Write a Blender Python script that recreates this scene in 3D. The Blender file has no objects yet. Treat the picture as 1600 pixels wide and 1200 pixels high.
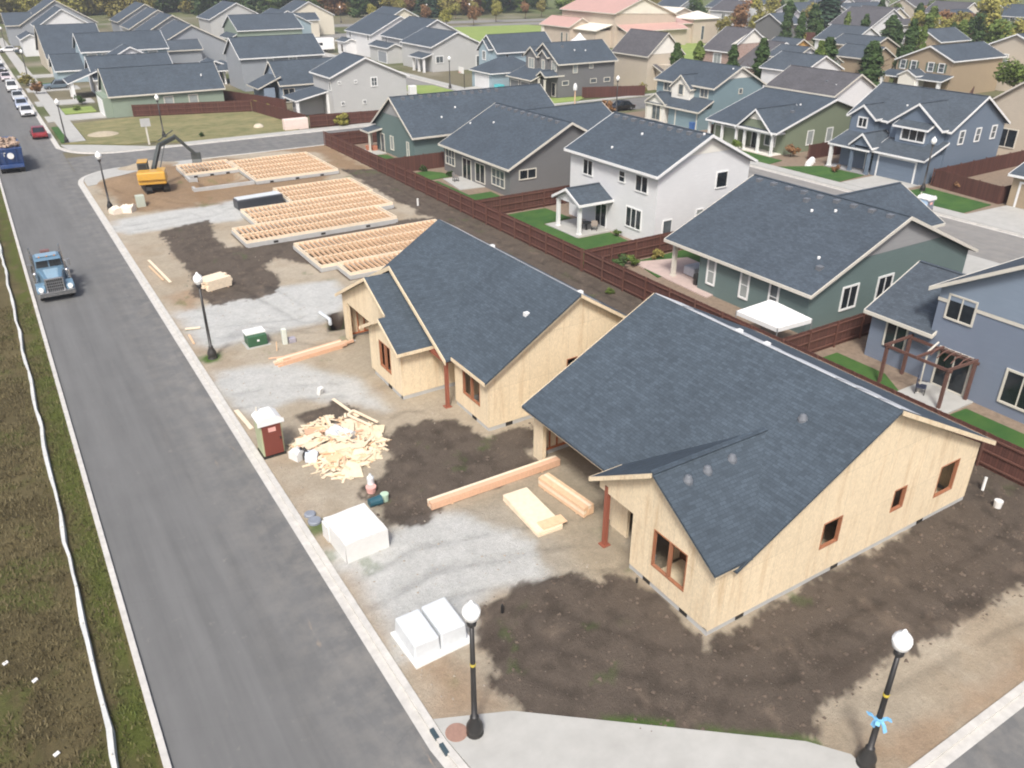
import bpy, bmesh, math, random
import numpy as np
from mathutils import Vector
from mathutils.geometry import tessellate_polygon
R = math.radians
random.seed(11)
sc = bpy.context.scene
col = sc.collection

# ------------------------------------------------------------------ camera, sky, sun, exposure
cam = bpy.data.cameras.new('camera'); camo = bpy.data.objects.new('camera', cam); col.objects.link(camo)
camo.location = (0, 0, 22); camo.rotation_euler = (R(90 - 27.737), 0, R(-31.992))
cam.sensor_width = 36; cam.lens = 28.755; cam.clip_start = 0.5; cam.clip_end = 3000
sc.camera = camo
SUN_EL, SUN_AZ = 51, 221            # elevation, compass bearing the light comes from (0 = +y, clockwise)
w = bpy.data.worlds.new('World'); sc.world = w; w.use_nodes = True
nt = w.node_tree; bg = nt.nodes['Background']
sky = nt.nodes.new('ShaderNodeTexSky'); sky.sky_type = 'NISHITA'; sky.sun_disc = False
sky.sun_elevation = R(SUN_EL); sky.sun_rotation = R(SUN_AZ); sky.dust_density = 5.0; sky.air_density = 0.8; sky.ozone_density = 0.6
nt.links.new(sky.outputs[0], bg.inputs[0]); bg.inputs[1].default_value = 0.125
sl = bpy.data.lights.new('sun', 'SUN'); sl.energy = 2.25; sl.angle = R(11); sl.color = (1, 1, .97)
so = bpy.data.objects.new('sun', sl); col.objects.link(so)
dv = Vector((math.sin(R(SUN_AZ)) * math.cos(R(SUN_EL)), math.cos(R(SUN_AZ)) * math.cos(R(SUN_EL)), math.sin(R(SUN_EL))))
so.rotation_euler = dv.to_track_quat('Z', 'Y').to_euler(); so.location = (0, 0, 80)
sc.view_settings.view_transform = 'Standard'; sc.view_settings.look = 'None'
sc.view_settings.exposure = 0.58; sc.view_settings.gamma = 1
sc.cycles.filter_width = 2.0
sc.cycles.max_bounces = 6; sc.cycles.diffuse_bounces = 3; sc.cycles.transparent_max_bounces = 4

# ------------------------------------------------------------------ materials
def srgb(r, g, b):
    f = lambda c: ((c / 255 + .055) / 1.055) ** 2.4 if c > 10 else c / 255 / 12.92
    return (f(r), f(g), f(b))
MATS = {}
def new_mat(name):
    m = bpy.data.materials.new(name); m.use_nodes = True
    return m, m.node_tree, m.node_tree.nodes['Principled BSDF']
def N(nt, t, **k):
    n = nt.nodes.new(t)
    for a, b in k.items():
        if a in n.inputs.keys(): n.inputs[a].default_value = b
        else: setattr(n, a, b)
    return n
def mix(nt, fac, a, b, mode='MIX'):
    n = nt.nodes.new('ShaderNodeMix'); n.data_type = 'RGBA'; n.blend_type = mode
    for i, v in ((0, fac), (6, a), (7, b)):
        if hasattr(v, 'node'): nt.links.new(v, n.inputs[i])
        else: n.inputs[i].default_value = v if i == 0 else (*v[:3], 1)
    return n.outputs[2]
def scale_c(c, k): return tuple(min(1, x * k) for x in c[:3])
def rng(nt, sock, lo, hi, a=0, b=1):
    n = nt.nodes.new('ShaderNodeMapRange'); nt.links.new(sock, n.inputs[0])
    for i, v in zip((1, 2, 3, 4), (lo, hi, a, b)): n.inputs[i].default_value = v
    return n.outputs[0]
def pos(nt): return nt.nodes.new('ShaderNodeNewGeometry').outputs['Position']
def uvn(nt): return nt.nodes.new('ShaderNodeTexCoord').outputs['UV']
def noise_out(nt, vec, scale, detail=3, rough=.6, stretch=None):
    if stretch:
        mp = nt.nodes.new('ShaderNodeMapping'); mp.inputs['Scale'].default_value = stretch
        nt.links.new(vec, mp.inputs[0]); vec = mp.outputs[0]
    n = N(nt, 'ShaderNodeTexNoise', Scale=scale, Detail=detail, Roughness=rough)
    nt.links.new(vec, n.inputs['Vector']); return n.outputs['Fac']
def bump(nt, b, h, strength, dist=.02):
    n = nt.nodes.new('ShaderNodeBump'); n.inputs['Strength'].default_value = strength; n.inputs['Distance'].default_value = dist
    nt.links.new(h, n.inputs['Height']); nt.links.new(n.outputs[0], b.inputs['Normal'])
def plain(name, c, rough=.7, var=.18, sc_=2.5, metal=0, bmp=0, big=.3, spec=.4, stretch=None):
    if name in MATS: return MATS[name]
    m, nt, b = new_mat(name); p = pos(nt)
    f = rng(nt, noise_out(nt, p, sc_, 4, .65, stretch), .25, .75)
    g = rng(nt, noise_out(nt, p, big, 2), .3, .7)
    c1 = mix(nt, f, scale_c(c, 1 - var), scale_c(c, 1 + var))
    c2 = mix(nt, g, c1, mix(nt, .12, c1, (0.2, .18, .15)))
    nt.links.new(c2, b.inputs['Base Color']); b.inputs['Roughness'].default_value = rough
    b.inputs['Metallic'].default_value = metal; b.inputs['Specular IOR Level'].default_value = spec
    if bmp: bump(nt, b, noise_out(nt, p, sc_ * 6, 3), bmp)
    MATS[name] = m; return m
def shingle(name, c):
    if name in MATS: return MATS[name]
    m, nt, b = new_mat(name); u = uvn(nt); p = pos(nt)
    br = N(nt, 'ShaderNodeTexBrick', Scale=1.0, offset=.37, offset_frequency=2)
    br.inputs['Brick Width'].default_value = .32; br.inputs['Row Height'].default_value = .145
    br.inputs['Mortar Size'].default_value = .012; br.inputs['Mortar Smooth'].default_value = .4
    br.inputs['Color1'].default_value = (*scale_c(c, .86), 1); br.inputs['Color2'].default_value = (*scale_c(c, 1.16), 1)
    br.inputs['Mortar'].default_value = (*scale_c(c, .74), 1)
    nt.links.new(u, br.inputs['Vector'])
    n1 = rng(nt, noise_out(nt, u, 1.6, 5, .7, (.7, 1.3, 1)), .3, .7, .9, 1.1)
    n2 = rng(nt, noise_out(nt, p, .35, 3), .3, .7, .9, 1.1)
    n3 = rng(nt, noise_out(nt, u, 14, 2, .6), .2, .8, .84, 1.16)
    n4 = rng(nt, noise_out(nt, u, .8, 3, .6, (7, .35, 1)), .3, .7, .93, 1.07)
    mm = nt.nodes.new('ShaderNodeMath'); mm.operation = 'MULTIPLY'; nt.links.new(n1, mm.inputs[0]); nt.links.new(n2, mm.inputs[1])
    m2 = nt.nodes.new('ShaderNodeMath'); m2.operation = 'MULTIPLY'; nt.links.new(mm.outputs[0], m2.inputs[0]); nt.links.new(n3, m2.inputs[1])
    m3 = nt.nodes.new('ShaderNodeMath'); m3.operation = 'MULTIPLY'; nt.links.new(m2.outputs[0], m3.inputs[0]); nt.links.new(n4, m3.inputs[1])
    cb = nt.nodes.new('ShaderNodeCombineColor')
    for i in range(3): nt.links.new(m3.outputs[0], cb.inputs[i])
    nt.links.new(mix(nt, 1.0, br.outputs['Color'], cb.outputs[0], 'MULTIPLY'), b.inputs['Base Color'])
    b.inputs['Roughness'].default_value = .82; b.inputs['Specular IOR Level'].default_value = .35
    bump(nt, b, br.outputs['Fac'], -.35, .02)
    MATS[name] = m; return m
def siding(name, c, lap=.19, vert=False):
    if name in MATS: return MATS[name]
    m, nt, b = new_mat(name); u = uvn(nt); p = pos(nt)
    sx = nt.nodes.new('ShaderNodeSeparateXYZ'); nt.links.new(u, sx.inputs[0])
    d = nt.nodes.new('ShaderNodeMath'); d.operation = 'DIVIDE'; d.inputs[1].default_value = lap; nt.links.new(sx.outputs[0 if vert else 1], d.inputs[0])
    fr = nt.nodes.new('ShaderNodeMath'); fr.operation = 'FRACT'; nt.links.new(d.outputs[0], fr.inputs[0])
    f = rng(nt, noise_out(nt, u, 3, 4, .6, (.4, 3, 1)), .3, .7)
    g = rng(nt, noise_out(nt, p, .5, 3), .3, .7)
    c1 = mix(nt, f, scale_c(c, .92), scale_c(c, 1.07)); c2 = mix(nt, g, c1, scale_c(c, .94))
    nt.links.new(c2, b.inputs['Base Color']); b.inputs['Roughness'].default_value = .65
    bump(nt, b, fr.outputs[0], -.6, .03)
    MATS[name] = m; return m
def boards(name, c, c2, wd=.14, ht=40, rough=.8):
    if name in MATS: return MATS[name]
    m, nt, b = new_mat(name); u = uvn(nt); p = pos(nt)
    mp = nt.nodes.new('ShaderNodeMapping'); mp.inputs['Rotation'].default_value = (0, 0, R(90)); nt.links.new(u, mp.inputs[0])
    br = N(nt, 'ShaderNodeTexBrick', Scale=1.0, offset=.5)
    br.inputs['Brick Width'].default_value = ht; br.inputs['Row Height'].default_value = wd
    br.inputs['Mortar Size'].default_value = .008
    br.inputs['Color1'].default_value = (*c, 1); br.inputs['Color2'].default_value = (*c2, 1); br.inputs['Mortar'].default_value = (*scale_c(c, .3), 1)
    nt.links.new(mp.outputs[0], br.inputs['Vector'])
    f = rng(nt, noise_out(nt, u, 4, 4, .7, (2, .3, 1)), .25, .75)
    g = rng(nt, noise_out(nt, p, .4, 3), .3, .7)
    c3 = mix(nt, f, br.outputs['Color'], mix(nt, .35, br.outputs['Color'], scale_c(c, 1.5)))
    c4 = mix(nt, g, c3, mix(nt, .3, c3, scale_c(c, .6)))
    nt.links.new(c4, b.inputs['Base Color']); b.inputs['Roughness'].default_value = rough
    bump(nt, b, br.outputs['Fac'], -.5, .02)
    MATS[name] = m; return m
def osb(name, c):
    m, nt, b = new_mat(name); u = uvn(nt); p = pos(nt)
    br = N(nt, 'ShaderNodeTexBrick', Scale=1.0, offset=0.0)
    br.inputs['Brick Width'].default_value = 1.22; br.inputs['Row Height'].default_value = 2.44; br.inputs['Mortar Size'].default_value = .016
    br.inputs['Color1'].default_value = (*scale_c(c, .88), 1); br.inputs['Color2'].default_value = (*scale_c(c, 1.08), 1); br.inputs['Mortar'].default_value = (*scale_c(c, .62), 1)
    nt.links.new(u, br.inputs['Vector'])
    v = N(nt, 'ShaderNodeTexVoronoi', Scale=16.0); mp = nt.nodes.new('ShaderNodeMapping'); mp.inputs['Scale'].default_value = (1.4, .6, 1)
    nt.links.new(u, mp.inputs[0]); nt.links.new(mp.outputs[0], v.inputs['Vector'])
    fl = rng(nt, v.outputs['Color'], 0, 1)
    c1 = mix(nt, .55, br.outputs['Color'], mix(nt, fl, scale_c(c, .76), scale_c(c, 1.22)))
    st = rng(nt, noise_out(nt, u, .9, 4, .7, (2.2, .2, 1)), .52, .74)
    c2 = mix(nt, st, c1, mix(nt, .5, c1, srgb(168, 128, 76)))
    g = rng(nt, noise_out(nt, p, .5, 2), .3, .7)
    nt.links.new(mix(nt, g, c2, mix(nt, .25, c2, scale_c(c, .8))), b.inputs['Base Color'])
    b.inputs['Roughness'].default_value = .78
    bump(nt, b, v.outputs['Distance'], .15, .01)
    MATS[name] = m; return m
def brick(name, c):
    m, nt, b = new_mat(name); u = uvn(nt)
    br = N(nt, 'ShaderNodeTexBrick', Scale=1.0)
    br.inputs['Brick Width'].default_value = .24; br.inputs['Row Height'].default_value = .085; br.inputs['Mortar Size'].default_value = .008
    br.inputs['Color1'].default_value = (*scale_c(c, .75), 1); br.inputs['Color2'].default_value = (*scale_c(c, 1.25), 1); br.inputs['Mortar'].default_value = (.45, .42, .38, 1)
    nt.links.new(u, br.inputs['Vector']); nt.links.new(br.outputs['Color'], b.inputs['Base Color']); b.inputs['Roughness'].default_value = .85
    MATS[name] = m; return m
def leafmat(name, c, c2):
    m, nt, b = new_mat(name); p = pos(nt)
    oi = nt.nodes.new('ShaderNodeObjectInfo')
    f = rng(nt, noise_out(nt, p, 1.1, 3, .7), .3, .7)
    c1 = mix(nt, f, scale_c(c, .6), scale_c(c2, 1.15))
    c3 = mix(nt, oi.outputs['Random'], c1, mix(nt, .5, c1, c2))
    nt.links.new(c3, b.inputs['Base Color']); b.inputs['Roughness'].default_value = .7; b.inputs['Specular IOR Level'].default_value = .2
    MATS[name] = m; return m
def paint(name, c, rough=.3, metal=0, coat=.5):
    if name in MATS: return MATS[name]
    m, nt, b = new_mat(name); p = pos(nt)
    d = rng(nt, noise_out(nt, p, 2.5, 4, .7), .45, .75)
    nt.links.new(mix(nt, d, c, mix(nt, .25, c, (.25, .22, .18))), b.inputs['Base Color'])
    nt.links.new(rng(nt, noise_out(nt, p, 6, 3), .3, .7, rough, min(1, rough + .25)), b.inputs['Roughness'])
    b.inputs['Metallic'].default_value = metal; b.inputs['Coat Weight'].default_value = coat
    MATS[name] = m; return m
def glass(name, c=(.012, .015, .018), rough=.08):
    m, nt, b = new_mat(name); p = pos(nt)
    nt.links.new(mix(nt, rng(nt, noise_out(nt, p, .9, 2), .35, .65), c, scale_c(c, 2.2)), b.inputs['Base Color'])
    b.inputs['Roughness'].default_value = rough; b.inputs['Specular IOR Level'].default_value = .55
    MATS[name] = m; return m

M = {}
def asphalt(name, c):
    m, nt, b = new_mat(name); p = pos(nt)
    f = rng(nt, noise_out(nt, p, 40, 4, .7), .3, .7)
    g = rng(nt, noise_out(nt, p, .35, 5, .65), .3, .7)
    s = rng(nt, noise_out(nt, p, .8, 4, .65, (1.4, .07, 1)), .35, .7)
    sp = rng(nt, noise_out(nt, p, 1.7, 5, .75), .62, .78)
    c1 = mix(nt, f, scale_c(c, .82), scale_c(c, 1.18))
    c2 = mix(nt, g, scale_c(c, .86), c1)
    c3 = mix(nt, s, c2, mix(nt, .45, c2, scale_c(c, 1.45)))
    c4 = mix(nt, sp, c3, mix(nt, .32, c3, srgb(178, 170, 158)))
    # pale dust tracked from the site along the right hand side, tan smears near the kerb
    sx = nt.nodes.new('ShaderNodeSeparateXYZ'); nt.links.new(p, sx.inputs[0])
    side = rng(nt, sx.outputs[0], 3.2, 7.0); du = rng(nt, noise_out(nt, p, .9, 6, .7), .42, .68)
    d1 = nt.nodes.new('ShaderNodeMath'); d1.operation = 'MULTIPLY'; nt.links.new(side, d1.inputs[0]); nt.links.new(du, d1.inputs[1])
    d2 = nt.nodes.new('ShaderNodeMath'); d2.operation = 'MULTIPLY'; nt.links.new(d1.outputs[0], d2.inputs[0]); d2.inputs[1].default_value = .32
    c4 = mix(nt, d2.outputs[0], c4, srgb(158, 152, 142))
    tn = rng(nt, noise_out(nt, p, 1.3, 5, .7, (1.6, .22, 1)), .66, .74); s3 = rng(nt, sx.outputs[0], 4.6, 6.4)
    d3 = nt.nodes.new('ShaderNodeMath'); d3.operation = 'MULTIPLY'; nt.links.new(tn, d3.inputs[0]); nt.links.new(s3, d3.inputs[1])
    c4 = mix(nt, d3.outputs[0], c4, srgb(160, 142, 122))
    cr = N(nt, 'ShaderNodeTexVoronoi', Scale=.16, feature='DISTANCE_TO_EDGE'); wp = nt.nodes.new('ShaderNodeMix'); wp.data_type = 'VECTOR'; wp.inputs[0].default_value = .12
    nz = N(nt, 'ShaderNodeTexNoise', Scale=1.2, Detail=5.0); nt.links.new(p, nz.inputs['Vector']); nt.links.new(p, wp.inputs[4]); nt.links.new(nz.outputs['Color'], wp.inputs[5]); nt.links.new(wp.outputs[1], cr.inputs['Vector'])
    c4 = mix(nt, rng(nt, cr.outputs['Distance'], .0008, .002, .12, 0), c4, scale_c(c, .45))
    nt.links.new(c4, b.inputs['Base Color']); b.inputs['Roughness'].default_value = .85; b.inputs['Specular IOR Level'].default_value = .3
    bump(nt, b, noise_out(nt, p, 60, 2), .2, .01)
    return m
M['asphalt'] = asphalt('asphalt', srgb(103, 103, 102))
M['asphalt_glare'] = asphalt('asphalt_glare', srgb(126, 124, 121))  # paler copy of the asphalt, grazing glare put into its colour
M['concrete'] = plain('concrete', srgb(170, 169, 164), .85, .09, 1.5, bmp=.08, big=.6)
M['kerb'] = plain('kerb_concrete', srgb(190, 187, 181), .85, .16, 2.5, bmp=.1, big=.8)
M['found'] = plain('foundation_concrete', srgb(176, 176, 174), .85, .1, 2)
M['roof'] = shingle('slate_shingle', srgb(69, 78, 87))
M['roof2'] = shingle('charcoal_shingle', srgb(73, 81, 89))
M['roof3'] = shingle('brown_grey_shingle', srgb(84, 83, 86))
M['roofnew'] = shingle('blue_grey_shingle', srgb(68, 78, 87))
M['roofcap'] = plain('ridge_underlay_sheen', srgb(196, 198, 200), .7, .12, 4)  # underlay colour, paled to carry sky sheen on the back slope too
M['osb'] = osb('osb_sheathing', srgb(222, 204, 173))
M['white'] = plain('white_trim', srgb(226, 226, 224), .55, .03, 3)
M['offwhite'] = plain('offwhite_trim', srgb(205, 200, 188), .6, .05, 3)
M['lumber'] = plain('fresh_lumber', srgb(222, 186, 150), .75, .14, 5, stretch=(1, 1, 4))
M['lumber2'] = plain('pale_lumber', srgb(230, 212, 186), .75, .12, 5)
M['stud'] = plain('red_stained_stud', srgb(176, 104, 66), .8, .2, 4)
M['post'] = plain('red_wood_post', srgb(140, 78, 58), .8, .15, 4, stretch=(4, 4, .5))
M['fence'] = boards('cedar_fence_boards', srgb(80, 51, 44), srgb(102, 66, 56))
M['fence_far'] = boards('dark_fence_boards', srgb(74, 44, 37), srgb(94, 57, 48))
M['vent'] = plain('pale_vent', srgb(104, 108, 114), .5, .1)
M['pergola_wood'] = plain('dark_stained_wood', srgb(96, 66, 58), .8, .2, 4)
M['dark'] = plain('dark_opening', (.012, .011, .01), .9, .2)
M['black'] = plain('black_metal', (.014, .014, .015), .4, .2, 3, spec=.5)
M['globe'] = plain('lamp_globe', srgb(240, 240, 236), .35, .02)
M['glass'] = glass('window_glass')
M['blind'] = plain('pale_blind_glass', srgb(150, 156, 154), .25, .2, 1.2, spec=.6)
M['greyglass'] = glass('greyish_glass', (.06, .07, .075))
M['trunk'] = plain('bark', srgb(84, 68, 54), .9, .25, 6)
M['rubber'] = plain('rubber', (.018, .018, .018), .8, .15)
M['chrome'] = plain('chrome', (.6, .6, .6), .25, .08, 3, metal=.9)
M['steel'] = plain('grey_steel', (.3, .31, .32), .5, .12, 3, metal=.5)
M['soil'] = plain('dark_soil', srgb(104, 92, 82), .95, .25, 3, bmp=.3)

# ------------------------------------------------------------------ mesh builder
class MB:
    def __init__(s): s.v = []; s.f = []; s.m = []
    def poly(s, pts, mi=0):
        n = len(s.v); s.v += [tuple(p) for p in pts]; s.f.append(tuple(range(n, n + len(pts)))); s.m.append(mi)
    def hexa(s, a, mi=0):       # 8 points: bottom 4, top 4
        n = len(s.v); s.v += [tuple(p) for p in a]
        for q in ((0, 3, 2, 1), (4, 5, 6, 7), (0, 1, 5, 4), (1, 2, 6, 5), (2, 3, 7, 6), (3, 0, 4, 7)):
            s.f.append(tuple(n + i for i in q)); s.m.append(mi)
    def box(s, x0, x1, y0, y1, z0, z1, mi=0):
        s.hexa([(x0, y0, z0), (x1, y0, z0), (x1, y1, z0), (x0, y1, z0), (x0, y0, z1), (x1, y0, z1), (x1, y1, z1), (x0, y1, z1)], mi)
    def obox(s, c, hx, hy, hz, rz=0, mi=0, rx=0, ry=0):
        from mathutils import Euler
        m = Euler((rx, ry, rz)).to_matrix(); c = Vector(c)
        s.hexa([c + m @ Vector(p) for p in ((-hx, -hy, -hz), (hx, -hy, -hz), (hx, hy, -hz), (-hx, hy, -hz), (-hx, -hy, hz), (hx, -hy, hz), (hx, hy, hz), (-hx, hy, hz))], mi)
    def beam(s, p, q, w, h, mi=0, up=(0, 0, 1)):
        p = Vector(p); q = Vector(q); d = (q - p).normalized(); u = Vector(up)
        if abs(d.dot(u)) > .98: u = Vector((1, 0, 0))
        r = d.cross(u).normalized() * (w / 2); t = r.cross(d).normalized() * (h / 2)
        s.hexa([p - r - t, p + r - t, q + r - t, q - r - t, p - r + t, p + r + t, q + r + t, q - r + t], mi)
    def prism(s, pts, d, mi=0):
        d = Vector(d); n = len(s.v); k = len(pts); pts = [Vector(p) for p in pts]
        s.v += [tuple(p) for p in pts] + [tuple(p + d) for p in pts]
        s.f.append(tuple(range(n, n + k))); s.f.append(tuple(range(n + k, n + 2 * k))); s.m += [mi, mi]
        for i in range(k): s.f.append((n + i, n + (i + 1) % k, n + k + (i + 1) % k, n + k + i)); s.m.append(mi)
    def lathe(s, c, prof, n=12, mi=0, axis=None):
        c = Vector(c); b = len(s.v)
        for r, z in prof:
            for i in range(n):
                a = 2 * math.pi * i / n
                s.v.append(tuple(c + (Vector((r * math.cos(a), r * math.sin(a), z)) if axis is None else
                                      (Vector((z, r * math.cos(a), r * math.sin(a))) if axis == 'x' else Vector((r * math.cos(a), z, r * math.sin(a)))))))
        for j in range(len(prof) - 1):
            for i in range(n):
                s.f.append((b + j * n + i, b + j * n + (i + 1) % n, b + (j + 1) * n + (i + 1) % n, b + (j + 1) * n + i)); s.m.append(mi)
        s.f.append(tuple(b + i for i in range(n))); s.f.append(tuple(b + (len(prof) - 1) * n + i for i in range(n))); s.m += [mi, mi]
    def tube(s, pts, rad, n=8, mi=0):
        b = len(s.v); k = len(pts); pts = [Vector(p) for p in pts]
        if not hasattr(rad, '__len__'): rad = [rad] * k
        for i, p in enumerate(pts):
            d = (pts[min(i + 1, k - 1)] - pts[max(i - 1, 0)]).normalized()
            u = Vector((0, 0, 1)) if abs(d.z) < .9 else Vector((1, 0, 0))
            r = d.cross(u).normalized(); t = r.cross(d)
            for j in range(n):
                a = 2 * math.pi * j / n; s.v.append(tuple(p + (r * math.cos(a) + t * math.sin(a)) * rad[i]))
        for i in range(k - 1):
            for j in range(n):
                s.f.append((b + i * n + j, b + i * n + (j + 1) % n, b + (i + 1) * n + (j + 1) % n, b + (i + 1) * n + j)); s.m.append(mi)
        s.f.append(tuple(b + j for j in range(n))); s.f.append(tuple(b + (k - 1) * n + j for j in range(n))); s.m += [mi, mi]
    def build(s, name, mats, parent=None, smooth=False, origin=None, bevel=0):
        if not isinstance(mats, (list, tuple)): mats = [mats]
        o = Vector(origin) if origin is not None else (WORLD[parent.name] if parent is not None else Vector((0, 0, 0)))
        V = np.array(s.v, dtype=np.float64).reshape(-1, 3) - np.array(o)
        me = bpy.data.meshes.new(name); me.from_pydata(V.tolist(), [], s.f)
        for m in mats: me.materials.append(m)
        me.polygons.foreach_set('material_index', s.m)
        uvl = me.uv_layers.new(name='UVMap'); uv = np.zeros(len(me.loops) * 2)
        for p in me.polygons:
            n = p.normal
            if abs(n.z) > .995: t = Vector((1, 0, 0)); b = Vector((0, 1, 0))
            else: t = Vector((-n.y, n.x, 0)).normalized(); b = n.cross(t)
            for li in p.loop_indices:
                c = me.vertices[me.loops[li].vertex_index].co + o
                uv[2 * li] = c.dot(t); uv[2 * li + 1] = c.dot(b)
        uvl.data.foreach_set('uv', uv)
        if smooth: me.polygons.foreach_set('use_smooth', [True] * len(me.polygons))
        me.update()
        ob = bpy.data.objects.new(name, me); col.objects.link(ob)
        if parent is not None: ob.parent = parent; WORLD[ob.name] = o
        else: ob.location = o; WORLD[ob.name] = o
        if bevel:
            bv = ob.modifiers.new('bevel', 'BEVEL'); bv.width = bevel; bv.segments = 2; bv.limit_method = 'ANGLE'
        return ob
WORLD = {}
def tag(o, label=None, cat=None, group=None, kind=None):
    if label: o['label'] = label
    if cat: o['category'] = cat
    if group: o['group'] = group
    if kind: o['kind'] = kind
    return o
def thing(name, label, cat, loc, group=None):
    o = bpy.data.objects.new(name, None); col.objects.link(o); o.location = loc; o.empty_display_size = .3
    WORLD[o.name] = Vector(loc); return tag(o, label, cat, group)

def copy_tree(o, parent=None):
    c = o.copy(); col.objects.link(c)
    if parent is not None: c.parent = parent
    for ch in list(o.children): copy_tree(ch, c)
    return c
def panel(mb, outer, holes, fn, nrm, th, mi=0):
    """wall sheet with openings; outer/holes are 2-D, fn maps 2-D to 3-D, nrm is the inward direction"""
    loops = [[Vector((a, b, 0)) for a, b in lp] for lp in [outer] + holes]
    flat = [p for lp in loops for p in lp]; tris = tessellate_polygon(loops); nrm = Vector(nrm) * th
    n = len(mb.v); k = len(flat)
    f3 = [Vector(fn(p.x, p.y)) for p in flat]
    mb.v += [tuple(p) for p in f3] + [tuple(p + nrm) for p in f3]
    for t in tris:
        mb.f.append(tuple(n + i for i in t)); mb.f.append(tuple(n + k + i for i in t)); mb.m += [mi, mi]
    b = n
    for lp in loops:
        c = len(lp)
        for i in range(c): mb.f.append((b + i, b + (i + 1) % c, b + k + (i + 1) % c, b + k + i)); mb.m.append(mi)
        b += c
def rect(a, b, c, d): return [(a, c), (b, c), (b, d), (a, d)]

# ------------------------------------------------------------------ ground, roads, kerbs
def vnoise(x, y, s, seed=0):
    x = np.asarray(x) / s; y = np.asarray(y) / s
    xi = np.floor(x).astype(np.int64); yi = np.floor(y).astype(np.int64); fx = x - xi; fy = y - yi
    fx = fx * fx * (3 - 2 * fx); fy = fy * fy * (3 - 2 * fy)
    def h(a, b):
        n = (a * 374761393 + b * 668265263 + seed * 974711) & 0x7fffffff
        n = ((n ^ (n >> 13)) * 1274126177) & 0x7fffffff
        return ((n ^ (n >> 16)) & 0xffff) / 65535.0
    return (h(xi, yi) * (1 - fx) + h(xi + 1, yi) * fx) * (1 - fy) + (h(xi, yi + 1) * (1 - fx) + h(xi + 1, yi + 1) * fx) * fy
def fbm(x, y, s, seed=0, o=4):
    r = 0; a = .5; t = 0
    for i in range(o): r = r + a * vnoise(x, y, s / 2 ** i, seed + i * 7); t += a; a *= .6
    return r / t
def sdist(x, y, poly):
    d = np.full(x.shape, 1e9); ins = np.zeros(x.shape, bool); n = len(poly)
    for i in range(n):
        ax, ay = poly[i]; bx, by = poly[(i + 1) % n]; ex, ey = bx - ax, by - ay; wx, wy = x - ax, y - ay
        t = np.clip((wx * ex + wy * ey) / (ex * ex + ey * ey + 1e-9), 0, 1)
        d = np.minimum(d, np.hypot(wx - ex * t, wy - ey * t))
        c = ((ay <= y) & (by > y)) | ((by <= y) & (ay > y))
        ins ^= c & (x < ax + (y - ay) * (bx - ax) / (by - ay + 1e-12))
    return np.where(ins, d, -d)
def sstep(a, b, t): t = np.clip((t - a) / (b - a), 0, 1); return t * t * (3 - 2 * t)

def sheet(name, pts, z, m, kind='structure', lab=None, cat=None):
    mb = MB(); mb.poly([(x, y, z) for x, y in pts]); o = mb.build(name, m); tag(o, kind=kind)
    return o
def ground_material(name, base, attr=True, gravel=True):
    m, nt, b = new_mat(name); p = pos(nt)
    at = nt.nodes.new('ShaderNodeAttribute'); at.attribute_name = 'Col'
    f = rng(nt, noise_out(nt, p, 5, 6, .7), .25, .75, .84, 1.16)
    f2 = rng(nt, noise_out(nt, p, 28, 3, .7), .25, .75, .88, 1.12)
    f3 = rng(nt, noise_out(nt, p, .9, 4, .6), .3, .7, .93, 1.07)
    a = nt.nodes.new('ShaderNodeMath'); a.operation = 'MULTIPLY'; nt.links.new(f, a.inputs[0]); nt.links.new(f2, a.inputs[1])
    a2 = nt.nodes.new('ShaderNodeMath'); a2.operation = 'MULTIPLY'; nt.links.new(a.outputs[0], a2.inputs[0]); nt.links.new(f3, a2.inputs[1])
    cb = nt.nodes.new('ShaderNodeCombineColor')
    for i in range(3): nt.links.new(a2.outputs[0], cb.inputs[i])
    c = mix(nt, 1.0, at.outputs['Color'], cb.outputs[0], 'MULTIPLY')
    v = N(nt, 'ShaderNodeTexVoronoi', Scale=4.5); nt.links.new(p, v.inputs['Vector'])
    st = rng(nt, v.outputs['Distance'], .05, .11, 1, 0)
    sel = rng(nt, v.outputs['Color'], .72, .74)
    mu = nt.nodes.new('ShaderNodeMath'); mu.operation = 'MULTIPLY'; nt.links.new(st, mu.inputs[0]); nt.links.new(sel, mu.inputs[1])
    mu2 = nt.nodes.new('ShaderNodeMath'); mu2.operation = 'MULTIPLY'; nt.links.new(mu.outputs[0], mu2.inputs[0]); mu2.inputs[1].default_value = .5
    c = mix(nt, mu2.outputs[0], c, srgb(190, 182, 170))
    nt.links.new(c, b.inputs['Base Color']); b.inputs['Roughness'].default_value = .95; b.inputs['Specular IOR Level'].default_value = .2
    bump(nt, b, noise_out(nt, p, 9, 7, .75), .9, .08)
    return m
def grid_obj(name, xs, ys, colfn, zfn, m, keep=None, kind='structure'):
    X, Y = np.meshgrid(xs, ys); x = X.ravel(); y = Y.ravel()
    z = zfn(x, y); c = colfn(x, y); nx, ny = len(xs), len(ys)
    i = np.arange(nx * ny).reshape(ny, nx)
    F = np.stack([i[:-1, :-1].ravel(), i[:-1, 1:].ravel(), i[1:, 1:].ravel(), i[1:, :-1].ravel()], 1)
    if keep is not None:
        cx = x[F].mean(1); cy = y[F].mean(1); F = F[keep(cx, cy)]
    me = bpy.data.meshes.new(name); me.from_pydata(np.stack([x, y, z], 1).tolist(), [], F.tolist())
    at = me.color_attributes.new('Col', 'FLOAT_COLOR', 'POINT')
    at.data.foreach_set('color', np.concatenate([c, np.ones((len(x), 1))], 1).astype(np.float32).ravel())
    me.materials.append(m); me.polygons.foreach_set('use_smooth', [True] * len(me.polygons)); me.update()
    o = bpy.data.objects.new(name, me); col.objects.link(o); tag(o, kind=kind); return o
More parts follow.
